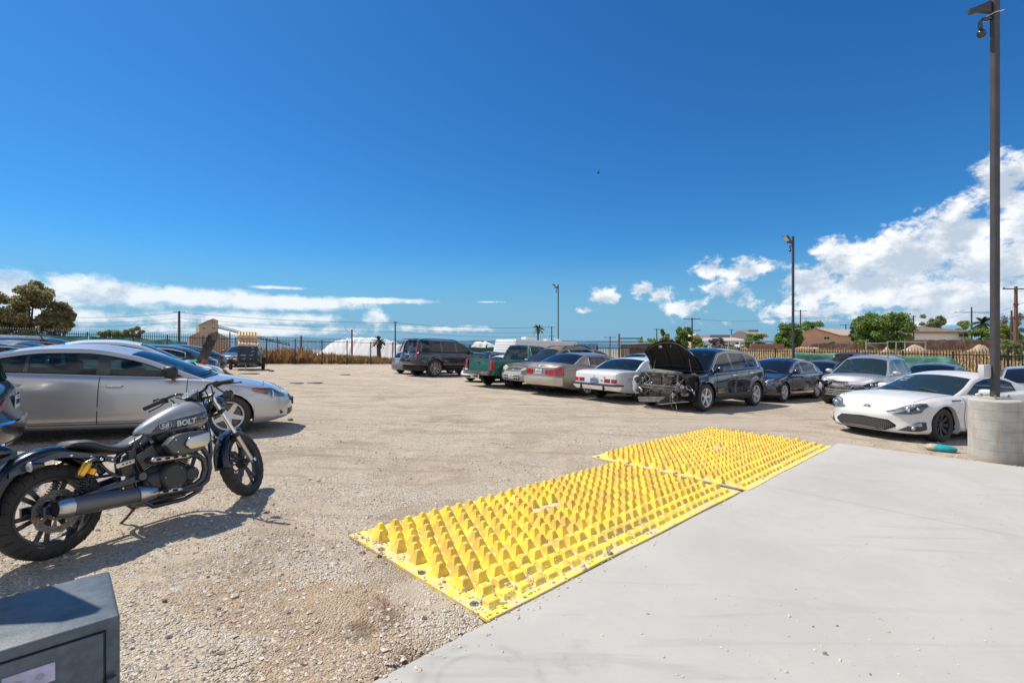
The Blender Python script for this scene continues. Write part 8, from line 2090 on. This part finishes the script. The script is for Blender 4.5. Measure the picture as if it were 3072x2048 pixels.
upole('utility pole right of the large leafy tree', 2740, 945, 160, ((0, 1.5), (3, 1.5)), .45); upole('utility pole with one long crossarm above the white house', 2914, 920, 140, ((1.2, 10),), .4)
upole('tall red-brown utility pole at the right edge', 3047, 858, 66, ((0, 3.6), (2.2, .6), (4.0, .6)), .42, UPB); upole('short pole beside the tall red-brown pole', 3034, 930, 95, (), .35)
WIRE = pm('wire_grey', (.07, .08, .10), .8)
def wire(label, pts, sag=.6, r_=.035):
    P = []
    for a, b in zip(pts[:-1], pts[1:]):
        for k in range(12): t = k / 12; p = a.lerp(b, t); P.append(p + Vector((0, 0, -sag * 4 * t * (1 - t))))
    m = MB(); m.tube(P + [pts[-1]], r_, n=3, cap=False); tag(m.build('power_line', WIRE, None, smooth=False, calc=False), label, 'power line', 'power lines strung between poles')
nm = ['topmost', 'second', 'third', 'lowest']
for k, (y0, y1, y2) in enumerate(((949, 936, 942), (963, 953, 957), (976, 964, 969), (995, 991, 992))):
    wire('%s power line passing the tall transmission pole' % nm[k], [at(150, y0, 190), at(538, y1, 190), at(1186, y2 + 25, 200), at(1655, y2 + 38, 190)], 1.0, .06 + .02 * (k == 0))
wire('power line from the three-armed pole towards the tan house', [at(1970, 985, 150), at(2076, 954, 120), at(2401, 945, 150), at(2740, 952, 160)], 1.2, .035)
wire('power line crossing above the white house', [at(2401, 950, 150), at(2740, 960, 160), at(2914, 930, 140), at(3072, 905, 66)], 1.2, .03)
# dirt mounds, gate frame
DIRT = pm('dirt_mound', (.50, .38, .26), .95, var=.3, vs=1, bump=.6, bs=4)
def mound(label, px0, px1, py_top, Y, seed):
    s = Y / FPX; cx = ((px0 + px1) / 2 - 1536) * s; W = (px1 - px0) * s / 2; zt = CAMZ - (py_top - 1023) * s; g = terrain(cx, Y) - .3; P = []
    for i in range(25):
        row = []
        for j in range(15):
            u = -1 + i / 12; v = -1 + j / 7; h = max(0, 1 - math.hypot(u * (1 + .15 * math.sin(seed)), v)) ** 1.1 * (1 + .5 * noise.noise(Vector((u * 2.2, v * 2.2, seed + 3)))); row.append((cx + u * W, Y + v * W * .6, g + (zt - g) * h * (1 + .25 * noise.noise(Vector((u * 3, v * 3, seed))))))
        P.append(row)
    tag(MB().grid(P).build('dirt_mound', DIRT, None, angle=80), label, 'dirt mound', 'dirt mounds in the dry field')
mound('left dirt mound behind the pale gate frame', 2625, 2700, 1037, 62, 1); mound('middle dirt mound in front of the plank fence', 2680, 2810, 1032, 66, 2); mound('right dirt mound in front of the plank fence', 2885, 2990, 1031, 64, 3)
GP = pm('galvanised', (.42, .42, .42), .5, .5)
r = empty('field_gate', 'pale metal gate frame standing in the dry field', 'gate', None, Matrix.Identity(4))
for px, y0 in ((2598, 1023), (2662, 1022), (2688, 1024), (2714, 1026), (2776, 1024)):
    p = at(px, y0, 60); m = MB(); m.tube([(p.x, 60, terrain(p.x, 60)), p], .07, n=6); m.build('post', GP, r)
m = MB(); m.tube([at(2598, 1028, 60), at(2662, 1028, 60)], .05, n=6); m.tube([at(2600, 1030, 60), at(2630, 1043, 60)], .04, n=5); m.tube([at(2662, 1023, 60), at(2776, 1026, 60)], .05, n=6); m.build('rails', GP, r)
# parked cars in the neighbourhood
def far_car(label, pt_, px, py_base, Y, head, **k):
    x = (px - 1536) / FPX * Y; mm = Matrix.Translation((x, Y, CAMZ - (py_base - 1023) / FPX * Y)) @ Matrix.Rotation(rad(head), 4, 'Z'); return sedan(label, pt_, mm, name='distant_car', tl=False, hl=False, group='cars parked by the houses', **k)
far_car('bright blue car parked by the brown fence beyond the field', paint('bright_blue', (.02, .30, .62), .2), 2578, 1045, 122, 175); far_car('dark purple-black car in front of the tan house', paint('plum', (.03, .025, .05), .3), 2448, 1045, 122, 170)
far_car('dark grey car right of the small round bush by the tan house', DGREY, 2512, 1045, 123, 10); far_car('white utility vehicle under the carport edge', WHT, 2235, 1047, 108, 15, H=1.7, wag=True)
far_car('teal and white vehicle near the purple-grey shrub', paint('teal', (.10, .42, .42), .1), 2098, 1043, 105, 40, H=1.7, wag=True)
for px, lb in ((2150, 'left'), (2185, 'right')): far_car('low white car roof above the right fence, %s one of two' % lb, WHT, px, 1053, 90, 5)
# distant flat roofs along the mudflats
for px0, px1, y0, y1, Y, lb in ((2245, 2275, 988, 992, 210, 'flat dark warehouse roof far behind the barn'), (2130, 2190, 1003, 1009, 260, 'long pale warehouse far behind the purple shrub')):
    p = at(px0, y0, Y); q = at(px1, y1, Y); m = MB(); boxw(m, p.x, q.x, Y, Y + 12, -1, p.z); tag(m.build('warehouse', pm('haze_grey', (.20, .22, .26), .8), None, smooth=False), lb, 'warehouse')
# bird
p = at(1795, 518, 60); m = MB(); m.ell(p, (.16, .08, .07), 10, 6); m.prism([p, p + Vector((-.05, .3, .18)), p + Vector((-.12, .3, .17)), p + Vector((-.14, 0, 0))], (0, 0, 0), (0, 0, .012)); m.prism([p, p + Vector((.1, -.3, .2)), p + Vector((.02, -.3, .2)), p + Vector((-.1, 0, 0))], (0, 0, 0), (0, 0, .012))
tag(m.build('bird', GAP, None, doubles=False), 'tiny dark bird high in the blue sky', 'bird')
